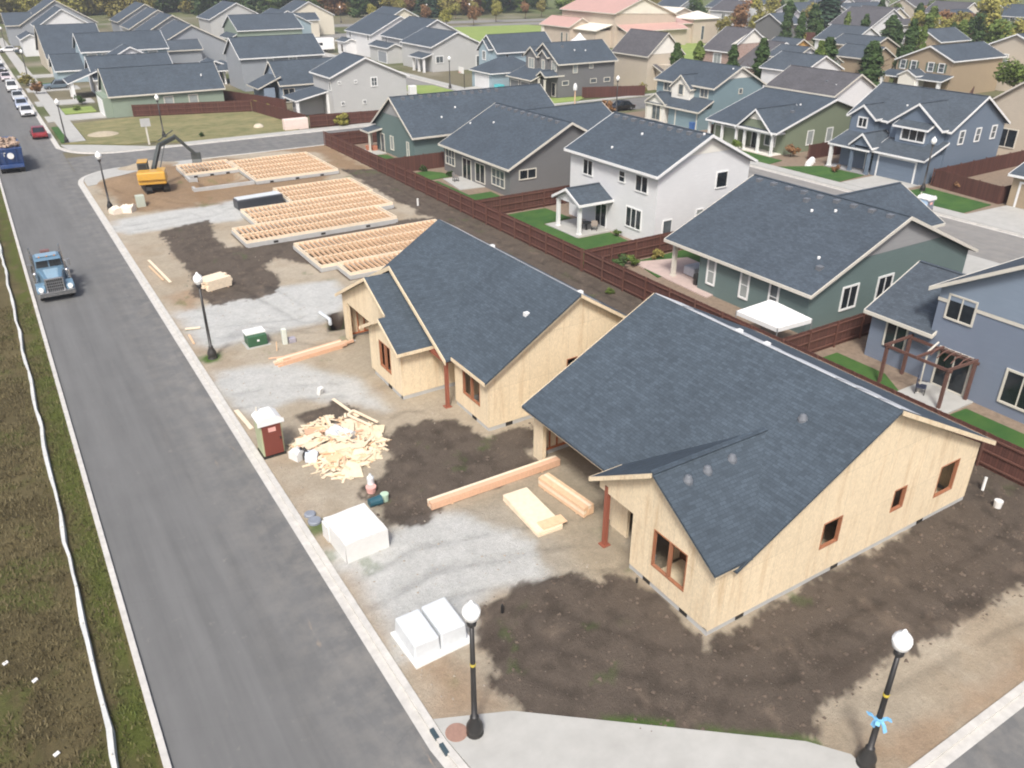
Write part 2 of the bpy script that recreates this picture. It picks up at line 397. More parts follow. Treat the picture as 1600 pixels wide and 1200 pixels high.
def lerp(c, col2, wgt): return c * (1 - wgt[:, None]) + np.array(col2)[None, :] * wgt[:, None]

SAND = srgb(160, 149, 131); DARK = srgb(84, 75, 67); GRAV = srgb(178, 178, 174); BROWN = srgb(132, 108, 82); RUST = srgb(146, 120, 94)
GREEN = srgb(70, 96, 40)
soil_polys = [
 [(11.40, 20.64), (12.73, 20.85), (15.06, 20.27), (17.16, 18.65), (17.48, 14.80), (33.29, 14.65), (36.50, 15.99), (36.95, 11.81), (32.04, 10.33), (28.15, 10.18), (25.08, 10.54), (22.16, 10.57), (18.70, 10.48), (16.83, 10.06), (13.32, 12.53), (10.38, 15.44), (9.97, 17.19), (10.51, 18.90)],
 [(29.5, 0), (37.5, 0), (37.5, 62), (37.5, 88), (33.5, 91), (33, 70), (34, 66), (30, 30)],
 [(13.29, 33.59), (15.09, 34.35), (17.27, 33.78), (18.02, 31.01), (20.93, 30.94), (18.75, 27.55), (15.66, 27.32), (12.89, 27.12), (10.66, 27.04), (10.67, 28.79), (10.54, 30.33), (11.98, 30.67), (13.00, 32.01)],
 [(10.70, 76.74), (15.46, 78.18), (14.62, 72.54), (15.04, 68.96), (19.73, 67.24), (20.85, 60.41), (17.38, 64.22), (16.25, 63.10), (16.19, 58.90), (14.48, 56.56), (10.37, 56.54), (9.74, 59.52), (10.67, 65.71), (10.44, 70.45)],
 [(16.57, 68.61), (30.37, 68.87), (34.91, 67.27), (33.75, 65.08), (27.20, 64.68), (19.40, 66.24)],
 [(10.46, 38.04), (12.68, 39.15), (13.47, 37.38), (12.23, 36.14), (10.74, 36.84)],
 [(10.94, 28.33), (12.46, 28.54), (13.06, 26.84), (11.41, 26.68)],
]
gravel_polys = [
 [(7.48, 26.70), (10.13, 26.53), (13.02, 26.76), (15.69, 25.65), (16.35, 23.06), (15.71, 20.08), (14.41, 20.67), (12.52, 20.98), (11.05, 20.66), (10.33, 19.38), (7.56, 19.69), (7.70, 22.55)],
 [(7.57, 46.04), (11.72, 45.16), (14.95, 40.94), (14.66, 36.64), (11.17, 40.09), (8.38, 39.73), (7.61, 41.04)],
 [(7.52, 56.96), (13.69, 57.05), (15.36, 57.83), (19.48, 56.84), (19.04, 52.54), (16.79, 49.85), (13.17, 49.61), (8.97, 49.34), (7.72, 50.68)],
 [(7.27, 82.57), (11.59, 83.10), (18.49, 84.15), (24.59, 84.76), (23.29, 79.76), (17.73, 76.76), (13.86, 77.51), (8.58, 77.18), (7.47, 78.53)],
]
tan_polys = [[(13.13, 26.97), (18.59, 26.86), (20.53, 24.40), (17.45, 19.00), (15.06, 20.27), (15.41, 22.63)], [(12.80, 29.23), (14.05, 29.38), (13.82, 28.29), (12.26, 27.79), (10.60, 28.27)]]
brown_polys = [[(8.47, 97.33), (12.38, 101.64), (16.72, 102.61), (22.15, 103.94), (28.05, 100.26), (18.35, 88.65), (15.22, 83.45), (10.29, 83.91), (9.57, 88.33)], [(17.28, 92.46), (29.75, 91.51), (31.66, 88.53), (26.29, 83.70), (16.45, 83.49)], [(26.97, 107.35), (37.33, 107.96), (36.29, 90.39), (34.09, 87.02), (33.44, 92.17), (34.55, 100.41)]]
rust_polys = [[(8.08, 60.11), (10.11, 61.11), (9.84, 56.18), (8.39, 56.42)], [(8.13, 19.34), (9.35, 19.27), (9.64, 17.72), (9.78, 16.05), (7.76, 16.72)], [(17.29, 9.09), (22.33, 8.52), (27.03, 8.58), (26.31, 7.31), (19.10, 7.70)]]
lots = [(19.3, 32.9, 58.95, 65.8), (20.6, 32.9, 56.2, 59.1), (18.4, 32.0, 72.6, 78.4), (16.1, 30.3, 68.1, 72.8), (23.5, 32.3, 78.2, 84.7), (23.1, 32.7, 88.9, 99.7), (17.3, 23.3, 95.5, 100.7)]
TRACKS = [[(7.5, 23.5), (11, 24.2), (14.5, 23.2), (17.2, 22.6)], [(7.5, 21.8), (11, 22.6), (15, 21.4), (17.4, 20.4)], [(7.5, 41.8), (10.5, 41.4), (14, 39.8), (17.5, 40.2)], [(7.5, 52.5), (11, 51.4), (15, 50.2), (18.5, 52.6)], [(7.5, 50.4), (12, 50.2), (16, 46.2)], [(7.5, 79), (12, 79.6), (16, 80.4), (18.4, 82)], [(9, 95), (11, 88), (15, 84), (16, 80)], [(34.2, 10), (34.8, 30), (34.2, 55), (34.6, 90)], [(13.2, 18.4), (15.5, 14.5), (20, 12.2), (30, 11.6), (35, 12)], [(12, 17), (14.5, 13), (20, 10.8), (31, 10)], [(12.4, 63), (14.5, 57), (15.5, 51)], [(13, 27.6), (15, 30), (15.4, 35)]]
def ruts(x, y):
    r = np.zeros(len(x)); q = np.zeros(len(x))
    for T in TRACKS:
        pts = []
        for i in range(len(T) - 1):
            for j in range(8): u = j / 8; pts.append((T[i][0] * (1 - u) + T[i + 1][0] * u, T[i][1] * (1 - u) + T[i + 1][1] * u))
        pts.append(T[-1])
        d = np.full(len(x), 99.)
        for (ax, ay), (bx, by) in zip(pts, pts[1:]):
            ex, ey = bx - ax, by - ay; t = np.clip(((x - ax) * ex + (y - ay) * ey) / (ex * ex + ey * ey), 0, 1); d = np.minimum(d, np.hypot(x - ax - ex * t, y - ay - ey * t))
        d = d + .25 * (fbm(x, y, 1.5, 41) - .5)
        k = np.exp(-((d - .85) / .2) ** 2) * sstep(.3, .55, fbm(x, y, 1.8, 43)); r = np.maximum(r, k); q = np.maximum(q, np.exp(-((d - .5) / .16) ** 2) * .5)
    return r, q
def site_col(x, y):
    c = np.tile(np.array(SAND), (len(x), 1)).astype(float)
    n1 = fbm(x, y, 2.4, 3) - .5; n4 = fbm(x, y, .45, 15, 3) - .5; n2 = fbm(x, y, .9, 5) - .5; n3 = fbm(x, y, 7, 9)
    nn = n1 * 2.6 + n2 * 1.1
    c = lerp(c, srgb(170, 160, 144), sstep(.45, .7, n3) * .6)
    c = lerp(c, srgb(150, 135, 114), sstep(.5, .75, fbm(x, y, 3, 21)) * .6)
    for P in gravel_polys: c = lerp(c, GRAV, sstep(-.7, .6, sdist(x, y, P) + nn * .35))
    for P in tan_polys: c = lerp(c, srgb(150, 139, 120), sstep(-.5, .5, sdist(x, y, P) + nn * .6) * .8)
    for P in rust_polys: c = lerp(c, RUST, sstep(-.5, .5, sdist(x, y, P) + nn * .6) * .6)
    for P in brown_polys: c = lerp(c, BROWN, sstep(-.9, .6, sdist(x, y, P) + nn) * .85)
    dk = np.zeros(len(x))
    for P in soil_polys: dk = np.maximum(dk, sstep(-.16, .14, sdist(x, y, P) + n1 * 1.1 + n2 * .9 + n4 * .7))
    c = lerp(c, DARK, dk * .95)
    worn = sstep(.66, .76, fbm(x, y, 1.0, 31)) * dk
    c = lerp(c, srgb(126, 112, 98), worn * .4)
    c = c * (1 - .25 * dk * sstep(.5, .7, fbm(x, y, .7, 35)))[:, None]
    rut, _ = ruts(x, y); c = c * (1 - .2 * rut)[:, None]
    for (a, b, d, e) in lots:
        ins = ((x > a) & (x < b) & (y > d) & (y < e)).astype(float); c = lerp(c, srgb(76, 64, 54), ins * .9)
    c = lerp(c, srgb(60, 50, 44), sstep(-.25, .05, sdist(x, y, [(15.9, 48.1), (17.0, 48.0), (17.9, 50.6), (16.9, 50.8)]) + n2 * .3))
    # pale dust along the kerb and a few green tufts
    c = lerp(c, srgb(166, 150, 130), np.clip(1 - (x - 7.5) / 1.2, 0, 1) * sstep(.4, .6, fbm(x, y, 2, 44)) * .6)
    gr = sstep(.66, .74, fbm(x, y, 1.1, 55)) * sstep(.5, .62, fbm(x, y, 6, 57))
    c = lerp(c, GREEN, gr * .35)
    lamp = np.hypot(x - 8.35, y - 48.1); c = lerp(c, GREEN, sstep(1.0, .45, lamp + n2))
    met = np.hypot(x - 7.95, y - 28.6); c = lerp(c, GREEN, sstep(.9, .3, met + n2) * .8)
    corner = sstep(.55, .1, np.abs((y - 15.83) + (x - 9.89) * .825) + n2 * .6) * ((x > 10) & (x < 17.5)) * sstep(.45, .6, fbm(x, y, 1.5, 61))
    c = lerp(c, GREEN, corner * .8)
    return c * (.94 + .12 * fbm(x, y, 1.2, 77))[:, None]
def site_z(x, y):
    z = .05 + .05 * (fbm(x, y, 2.2, 91) - .3) + .02 * fbm(x, y, .6, 92)
    for P in soil_polys[:4]: z = z + .05 * sstep(-.3, .6, sdist(x, y, P)) * (fbm(x, y, .8, 93) - .2)
    z = z + .55 * np.exp(-((x - 11.5) ** 2 / 4 + (y - 98) ** 2 / 3.5)) + .7 * np.exp(-((x - 15) ** 2 / 5 + (y - 104) ** 2 / 1.5)) + .4 * np.exp(-((x - 13) ** 2 / 3 + (y - 88) ** 2 / 2))
    z = z - .5 * sstep(0, 1.2, sdist(x, y, [(17.6, 90.6), (23, 92), (22.9, 95.4), (17.8, 94)]))
    for (a, b, d, e) in lots: z = np.where((x > a + .3) & (x < b - .3) & (y > d + .3) & (y < e - .3), -.12, z)
    z = z - .8 * sstep(0, .2, sdist(x, y, [(15.9, 48.1), (17.0, 48.0), (17.9, 50.6), (16.9, 50.8)]))
    rr_, qq_ = ruts(x, y); z = z - .05 * rr_ + .025 * qq_ + .035 * (fbm(x, y, .5, 95, 3) - .5)
    edge = np.minimum(1, (x - 7.5) / .8); return np.where(edge < 1, .07 * (1 - edge) + z * edge, z)
def site_keep(x, y):
    k = np.ones(len(x), bool)
    k &= ~((x < 12.6) & (y > 100) & (np.hypot(x - 12.6, y - 100) > 5.1))
    k &= ~((x < 15) & (y < 15) & (np.hypot(x - 15, y - 15) > 7.5))
    return k
mg = ground_material('site_earth', SAND)
xs = np.concatenate([np.arange(7.5, 36.9, .16), [36.95]])
ys = np.concatenate([np.arange(7.6, 36, .15), np.arange(36, 60, .22), np.arange(60, 105.2, .42)])
grid_obj('site_ground', xs, ys, site_col, site_z, mg, site_keep)

# verge: left of the road, brown grass with a green strip by the kerb
def verge_col(x, y):
    n = fbm(x, y, 2.2, 5); n2 = fbm(x, y, .8, 6)
    c = np.tile(np.array(srgb(91, 83, 58)), (len(x), 1)).astype(float)
    c = lerp(c, srgb(80, 72, 50), sstep(.45, .65, fbm(x, y, 1.6, 8)))
    c = lerp(c, srgb(104, 94, 66), sstep(.55, .7, fbm(x, y, 1.1, 10)) * .6)
    g = sstep(-1.5, -.5, x + (n - .5) * 1.6) * sstep(.32, .52, n2 + .1)
    c = lerp(c, srgb(78, 86, 38), g * .9)
    c = lerp(c, srgb(76, 84, 40), sstep(.58, .7, fbm(x, y, 1.4, 14)) * .6)
    c = lerp(c, srgb(100, 88, 60), sstep(-.45, -.2, x) * sstep(.4, .6, n2) * .8)
    return c
mv = ground_material('verge_earth', SAND)
grid_obj('verge', np.concatenate([[-60, -40, -25, -16], np.arange(-11, -.2, .2), [-.18]]), np.concatenate([[-20, 0], np.arange(8, 70, .25), np.arange(70, 130, .6), np.arange(130, 420, 6)]), verge_col,
         lambda x, y: .06 + .07 * (fbm(x, y, 1.2, 71) - .4), mv)
# wide ground everywhere else, with the building site left out
def wide_col(x, y):
    c = np.tile(np.array(srgb(112, 106, 86)), (len(x), 1)).astype(float)
    c = lerp(c, srgb(78, 90, 50), sstep(.42, .62, fbm(x, y, 14, 3)) * .8)
    c = lerp(c, srgb(142, 136, 124), sstep(.55, .7, fbm(x, y, 9, 13)) * .7)
    far = np.hypot(x, y)
    c = lerp(c, srgb(98, 106, 66), sstep(330, 430, far)); return c
mw = ground_material('wide_earth', SAND)
def wkeep(x, y): return ~((x > 7) & (x < 36.95) & (y > 7) & (y < 105)) & ~((x > -60) & (x < 7) & (y < 420))
gx = sorted(set([-300, -200, -100, -60] + [7] + list(np.arange(10, 36, 4)) + [36.95] + list(np.arange(40, 130, 3)) + list(np.arange(130, 420, 8)) + [500, 700, 900]))
gy = sorted(set([-300, -100, -40, 0, 7] + list(np.arange(10, 105, 4)) + [105] + list(np.arange(108, 200, 3)) + list(np.arange(200, 420, 8)) + [420, 500, 700, 900]))
grid_obj('ground', np.array(gx, float), np.array(gy, float), wide_col, lambda x, y: np.full(len(x), -.03), mw, wkeep)

# roads
def road(name, pts, z, m): return sheet(name, pts, z, m)
road('road', [(-.2, -30), (7.3, -30), (7.3, 5), (7.4, 7.6), (15.2, 7.6), (15.2, 16), (7.4, 16), (7.4, 99.5), (13, 99.5), (13, 106), (7.4, 106), (7.4, 118), (14, 118), (14, 119), (7.4, 119.5), (7.4, 420), (-.2, 420)], 0.0, M['asphalt'])
road('side_road', [(7.35, -20), (90, -20), (90, 7.3), (7.35, 7.3)], 0.004, M['asphalt'])
road('cross_road', [(7.45, 105.0), (66, 105.0), (74.6, 105.0), (150, 105.0), (150, 114.2), (7.45, 114.2)], 0.006, M['asphalt'])
road('back_road', [(66, -30), (74.6, -30), (74.6, 104.9), (66, 104.9)], 0.006, M['asphalt_glare'])
road('north_back_road', [(66, 114.3), (74.6, 114.3), (74.6, 240), (120, 262), (190, 262), (190, 271), (118, 271), (66, 246)], 0.006, M['asphalt_glare'])
road('park_road', [(100, 290), (260, 262), (262, 272), (102, 302)], 0.008, M['asphalt_glare'])

def arc(cx, cy, r, a0, a1, n=8): return [(cx + r * math.cos(R(a0 + (a1 - a0) * i / n)), cy + r * math.sin(R(a0 + (a1 - a0) * i / n))) for i in range(n + 1)]
def ribbon(mb, path, o0, o1, z0, z1, top_only=False, mi=0):
    P = [Vector((a, b, 0)) for a, b in path]; nn = []
    for i in range(len(P)):
        d = (P[min(i + 1, len(P) - 1)] - P[max(i - 1, 0)]).normalized(); nn.append(Vector((d.y, -d.x, 0)))   # right-hand normal
    for i in range(len(P) - 1):
        a0, b0, a1, b1 = P[i] + nn[i] * o0, P[i] + nn[i] * o1, P[i + 1] + nn[i + 1] * o0, P[i + 1] + nn[i + 1] * o1
        up = lambda p, z: (p.x, p.y, z)
        if top_only: mb.poly([up(a0, z1), up(b0, z1), up(b1, z1), up(a1, z1)], mi)
        else: mb.hexa([up(a0, z0), up(b0, z0), up(b1, z0), up(a1, z0), up(a0, z1), up(b0, z1), up(b1, z1), up(a1, z1)], mi)
def kerb(name, path, gutter=True):
    """path runs along the road edge of the gutter with the raised kerb on its right"""
    mb = MB(); ribbon(mb, path, .3, .55, -.05, .12)
    if gutter: ribbon(mb, path, -.02, .3, 0, .012, True)
    return tag(mb.build(name, M['kerb'], bevel=.012), kind='structure')
def subdiv(p, q, step): n = max(1, int(math.dist(p, q) / step)); return [(p[0] + (q[0] - p[0]) * i / n, p[1] + (q[1] - p[1]) * i / n) for i in range(n + 1)]
kerb('kerb',
     [(60, 7.13), (15, 7.13)] + [(15 + 7.87 * math.cos(R(a)), 15 + 7.87 * math.sin(R(a))) for a in range(262, 184, -8)] + [(7.0, 16), (7.0, 60), (7.0, 99.5)] +
     [(12.6 + 5.5 * math.cos(R(a)), 100 + 5.5 * math.sin(R(a))) for a in range(176, 92, -8)] + [(13, 105.2), (36.6, 105.2), (65, 105.2)])
kerb('kerb', [(65, 114.0), (14, 114.0)] + [(14 + 6.6 * math.cos(R(a)), 120.6 + 6.6 * math.sin(R(a))) for a in range(268, 182, -8)] + [(7.0, 121), (7.0, 300)])
mb = MB(); mb.box(-.2, .02, -20, 420, -.1, .11)
tag(mb.build('kerb', M['kerb'], bevel=.015), kind='structure')
kerb('kerb', [(74.6, -30), (74.6, 104)]); kerb('kerb', [(66, 104), (66, -30)]); kerb('kerb', [(74.6, 115), (74.6, 240)]); kerb('kerb', [(66, 240), (66, 115)])

# concrete footways, aprons and drives
def slab(name, pts, z=.13, th=.15, m='concrete'):
    mb = MB(); mb.prism([(x, y, z - th) for x, y in pts], (0, 0, th)); return tag(mb.build(name, M[m]), kind='structure')
slab('pavement', [(7.56, 16.9), (9.9, 15.83), (17.1, 9.95), (17.9, 8.9), (17.8, 7.7), (15.2, 7.72)] + arc(15, 15, 7.28, 262, 184, 8) + [(7.56, 16)], .135)
slab('pavement', arc(12.6, 100, 4.9, 176, 92, 6) + [(20.5, 104.6), (20.0, 102.9), (13.8, 102.2), (10.6, 100.2), (9.6, 98.0), (7.7, 97.6)], .15)
slab('pavement', [(7.71, 122.60), (11.58, 120.18), (17.39, 115.62)] + [(21.5, 114.6), (14.2, 114.6)] + arc(14, 120.6, 6.0, 266, 184, 6), .14)
slab('pavement', [(36.8, 104.6), (37.4, 104.6), (65, 104.6), (65, 103.2), (37.4, 103.2)], .14)
slab('pavement', [(21.6, 114.6), (65, 114.6), (65, 116.1), (21.6, 116.1)], .13)
slab('pavement', [(8.9, 124), (10.9, 124), (10.9, 300), (8.9, 300)], .13)
slab('pavement', [(75.3, 0), (77.0, 0), (77.0, 103), (75.3, 103)], .135)
slab('pavement', [(63.6, 0), (65.3, 0), (65.3, 103), (63.6, 103)], .135)
slab('pavement', [(75.3, 116), (150, 116), (150, 114.8), (75.3, 114.8)], .135)
slab('pavement', [(75.3, 117), (77, 117), (77, 238), (75.3, 238)], .135)
slab('driveway', [(77.1, 50.9), (83.2, 50.9), (83.2, 56.2), (77.1, 56.2)], .14)
slab('driveway', [(75.2, 29), (83.2, 29), (83.2, 41.5), (75.2, 41.9)], .15)
slab('driveway', [(77.1, 86.6), (84.6, 86.6), (84.6, 92), (77.1, 92)], .14)
slab('driveway', [(77.1, 74.5), (82, 74.5), (82, 78.5), (77.1, 78.5)], .14)
slab('driveway', [(77.1, 122.5), (82.2, 122.5), (82.2, 130.5), (77.1, 129)], .14)
slab('driveway', [(74, 131), (79.5, 131), (79.5, 140), (74, 140)], .14)
slab('driveway', [(59.5, 60.2), (66, 60.2), (66, 52), (58, 52)], .14)
slab('driveway', [(58.5, 72), (66, 72), (66, 78), (58.5, 78)], .14)
slab('driveway', [(59.5, 32), (66, 32), (66, 38), (59.5, 38)], .14)
for y0 in (141.5, 158, 176, 197): slab('driveway', [(8, y0 + .2), (16.6, y0), (16.6, y0 + 5), (8, y0 + 5.2)], .14)

def grass_mat(name, c, c2):
    m, nt, b = new_mat(name); p = pos(nt)
    f = rng(nt, noise_out(nt, p, 18, 4, .75), .3, .7); g = rng(nt, noise_out(nt, p, .7, 4), .35, .65)
    c1 = mix(nt, f, scale_c(c, .62), scale_c(c, 1.35)); c3 = mix(nt, g, c1, mix(nt, .7, c1, c2)); w1 = rng(nt, noise_out(nt, p, .32, 4, .65, (.5, 1, 1)), .48, .68); c4 = mix(nt, w1, c3, mix(nt, .55, c3, scale_c(c2, 1.25))); w2 = rng(nt, noise_out(nt, p, 1.8, 4, .7), .62, .74); nt.links.new(mix(nt, w2, c4, mix(nt, .5, c4, scale_c(c, .45))), b.inputs['Base Color'])
    b.inputs['Roughness'].default_value = .95; bump(nt, b, noise_out(nt, p, 30, 3), .6, .05); return m
M['lawn'] = grass_mat('lawn', srgb(46, 84, 32), srgb(66, 96, 38))
M['lawn_dry'] = grass_mat('dry_lawn', srgb(104, 106, 66), srgb(138, 128, 92))
M['lawn_pale'] = grass_mat('pale_lawn', srgb(122, 142, 70), srgb(138, 150, 84))
M['yard'] = plain('yard_soil', srgb(128, 112, 96), .95, .25, 3, bmp=.4)
M['beds'] = plain('bark_bed', srgb(104, 76, 62), .95, .3, 4, bmp=.4)
def lawn(pts, m='lawn', z=.11): return slab('lawn', pts, z, .16, m)
slab('yard', [(36.95, -20), (63.5, -20), (63.5, 103.1), (36.95, 103.1)], .05, .1, 'yard')
slab('yard', [(77.1, -20), (130, -20), (130, 103), (77.1, 103)], .05, .1, 'yard')
lawn([(37.2, 49.0), (44.5, 51.0), (44.8, 55.3), (41.4, 55.3), (41.2, 60.6), (44.5, 60.8), (44.3, 64.8), (37.2, 64.9)])
lawn([(37.2, 80.6), (42.9, 81.0), (42.6, 83.2), (41.6, 84.6), (37.2, 84.8)]); lawn([(37.2, 66.5), (42.8, 66.5), (43, 73), (40.4, 73), (40.4, 80), (37.2, 80)], 'lawn')
lawn([(37.2, 86), (41.2, 86), (41.2, 95), (39, 96), (39, 101), (37.2, 101)])
lawn([(37.2, 22.4), (40, 22.7), (41.4, 24.8), (41.4, 28.2), (37.2, 28.2)]); lawn([(37.2, 2), (41.5, 2), (41.5, 19.8), (37.2, 20.0)])
lawn([(40.8, 44.3), (41.6, 48), (47, 48.2), (47, 44.6)])
lawn([(77.2, 56.6), (82, 57), (81.8, 62.5), (77.2, 65)]); lawn([(77.2, 42.3), (82.3, 42.5), (83, 50), (77.2, 50.4)])
lawn([(77.2, 66.5), (80, 67), (80.2, 73.8), (77.2, 73.8)], 'lawn'); lawn([(77.2, 80), (84, 80), (84, 86), (77.2, 86)]); lawn([(77.2, 93), (83, 93), (83, 102), (77.2, 102)])
lawn([(77.3, 116.4), (85.8, 116.4), (90, 119.6), (84.5, 120.6), (82, 122), (77.3, 122)], 'lawn_pale')
lawn([(8.21, 123.71), (15.23, 118.85), (18.39, 118.81)] + [(22, 116.3), (36.9, 116.3), (38.9, 118), (36.4, 135), (33, 136), (19.6, 139.6), (11, 138.5), (11, 124)], 'lawn_dry', .10)
lawn([(8.0, 124.5), (9.3, 124.5), (9.3, 137), (8.0, 137)], 'lawn')
lawn([(11, 148.0), (15.5, 148.4), (15.5, 154), (11, 153.6)], 'lawn_pale'); lawn([(11, 180.5), (15, 181), (15, 188), (11, 188)], 'lawn')
lawn([(120, 215), (150, 205), (175, 235), (170, 262), (128, 268), (117, 245)], 'lawn_pale', .06)
lawn([(78, 125.2), (81.5, 125), (80.5, 122.6), (78, 122.8)], 'lawn'); lawn([(66.6, 132), (73.6, 132), (73.6, 146), (67, 150)], 'lawn_pale', .09)
lawn([(136, 133), (170, 150), (176, 190), (150, 182), (128, 150)], 'lawn_pale', .05)
# patios
slab('patio', [(41.3, 55.5), (45, 55.5), (45, 60.3), (41.3, 60.3)], .16)
slab('patio', [(40.6, 75.3), (43.6, 75.0), (43.6, 80.3), (41.3, 80.4)], .14)
slab('patio', [(39.8, 20.0), (42.5, 20.0), (42.5, 23.0), (39.8, 23.0)], .14)
M['patio_pink'] = plain('pinkish_paving', srgb(186, 166, 158), .85, .12, 2)
slab('patio', [(41.0, 39.2), (45.6, 40.0), (45.9, 46.5), (41.3, 48.0)], .14, .15, 'patio_pink')
slab('patio', [(38.8, 99.5), (41.2, 99), (41.5, 95.8), (39.6, 95.6)], .14)

# ------------------------------------------------------------------ house builder
class House:
    def __init__(s, name, label, cat, loc, walls, roofs, trim='white', group=None):
        s.root = thing(name, label, cat, (*loc, 0), group)
        s.w, s.r, s.t = MB(), MB(), MB(); s.wm = walls; s.rm = roofs; s.trim = trim; s.todo = []; s.vents = []
    def block(s, x0, x1, y0, y1, axis, zr, sl, rs=None, oh=.4, rk=.35, wi=0, ri=0, fascia=True, z0=0, th=.14, gable=None, zlo=None, roof=True, walls=True):
        P = (lambda a, b, z: (a, b, z)) if axis == 'y' else (lambda a, b, z: (b, a, z))
        D = (lambda d: (0, d, 0)) if axis == 'y' else (lambda d: (d, 0, 0))
        a0, a1, b0, b1 = (x0, x1, y0, y1) if axis == 'y' else (y0, y1, x0, x1)
        m = (a0 + a1) / 2 if rs is None else rs
        zt = lambda a: zr - sl * abs(a - m)
        if walls:
            pts = [(a0, z0), (a1, z0), (a1, zt(a1) - .15), (m, zr - .15), (a0, zt(a0) - .15)]
            s.w.prism([P(a, b0, z) for a, z in pts], D(b1 - b0), wi)
            if gable is not None:      # board panel in the upper gable, standing a little proud
                zg = zr - sl * (a1 - m) * .62
                for bb in (b0 - .02, b1):
                    s.w.prism([P(m - (zr - .2 - zg) / sl, bb, zg), P(m + (zr - .2 - zg) / sl, bb, zg), P(m, bb, zr - .2)], D(.02), gable)
        if not roof: return
        L, Rr = a0 - oh, a1 + oh
        ch = [(L, zt(L)), (m, zr), (Rr, zt(Rr)), (Rr, zt(Rr) - th), (m, zr - th), (L, zt(L) - th)]
        s.r.prism([P(a, b0 - rk, z) for a, z in ch], D(b1 - b0 + 2 * rk), ri)
        s.r.beam(P(m, b0 - rk, zr + .012), P(m, b1 + rk, zr + .012), .24, .03, ri)
        if fascia:
            for a, sg in ((L, -1), (Rr, 1)):
                q = [(a, zt(a) - .22), (a + sg * .09, zt(a) - .22), (a + sg * .09, zt(a) - .01), (a, zt(a) - .01)]
                s.t.prism([P(u, b0 - rk, z) for u, z in q], D(b1 - b0 + 2 * rk))
            f = [(L - .05, zt(L) - .01), (m, zr + .02), (Rr + .05, zt(Rr) - .01), (Rr + .05, zt(Rr) - .24), (m, zr - .22), (L - .05, zt(L) - .24)]
            s.t.prism([P(a, b0 - rk - .06, z) for a, z in f], D(.058)); s.t.prism([P(a, b1 + rk + .002, z) for a, z in f], D(.058))
    def hip(s, x0, x1, y0, y1, ze, sl, wi=0, ri=0, oh=.4, walls=True, z0=0):
        if walls: s.w.box(x0, x1, y0, y1, z0, ze - .1, wi)
        X0, X1, Y0, Y1 = x0 - oh, x1 + oh, y0 - oh, y1 + oh; h = min(X1 - X0, Y1 - Y0) / 2
        if X1 - X0 > Y1 - Y0: r0, r1 = (X0 + h, (Y0 + Y1) / 2, ze + h * sl), (X1 - h, (Y0 + Y1) / 2, ze + h * sl)
        else: r0, r1 = ((X0 + X1) / 2, Y0 + h, ze + h * sl), ((X0 + X1) / 2, Y1 - h, ze + h * sl)
        A, B, C2, D2 = (X0, Y0, ze), (X1, Y0, ze), (X1, Y1, ze), (X0, Y1, ze)
        if X1 - X0 > Y1 - Y0: fs = [(A, B, r1, r0), (B, C2, r1), (C2, D2, r0, r1), (D2, A, r0)]
        else: fs = [(A, B, r0), (B, C2, r1, r0), (C2, D2, r1), (D2, A, r0, r1)]
        for f in fs: s.r.poly(f, ri)
        s.r.poly([(p[0], p[1], ze - .02) for p in (A, B, C2, D2)], ri)
        s.t.box(X0 - .05, X0, Y0 - .05, Y1 + .05, ze - .2, ze - .01); s.t.box(X1, X1 + .05, Y0 - .05, Y1 + .05, ze - .2, ze - .01)
        s.t.box(X0, X1, Y0 - .05, Y0, ze - .2, ze - .01); s.t.box(X0, X1, Y1, Y1 + .05, ze - .2, ze - .01)
    def shed(s, x0, x1, y0, y1, zl, zh, d, ri=0, th=.13, fascia=True):
        z = {'+x': (zl, zh, zh, zl), '-x': (zh, zl, zl, zh), '+y': (zl, zl, zh, zh), '-y': (zh, zh, zl, zl)}[d]
        c = [(x0, y0), (x1, y0), (x1, y1), (x0, y1)]
        s.r.hexa([(a, b, q - th) for (a, b), q in zip(c, z)] + [(a, b, q) for (a, b), q in zip(c, z)], ri)
        if fascia:
            for i in range(4):
                a, b = c[i], c[(i + 1) % 4]; za, zb = z[i], z[(i + 1) % 4]
                n = Vector((b[1] - a[1], a[0] - b[0], 0)).normalized() * .05
                s.t.prism([(a[0], a[1], za - .2), (b[0], b[1], zb - .2), (b[0], b[1], zb - .005), (a[0], a[1], za - .005)], tuple(n))
    def win(s, face, pl, c, z, w, h, nx=2, ny=1, pane='glass', fr=.1, name='window', frame=None):
        s.todo.append((face, pl, c, z, w, h, nx, ny, pane, fr, name, frame))
    def box(s, *a, **k): s.w.box(*a, **k)
    def vent(s, x, y, z, k=0): s.vents.append((x, y, z, k))
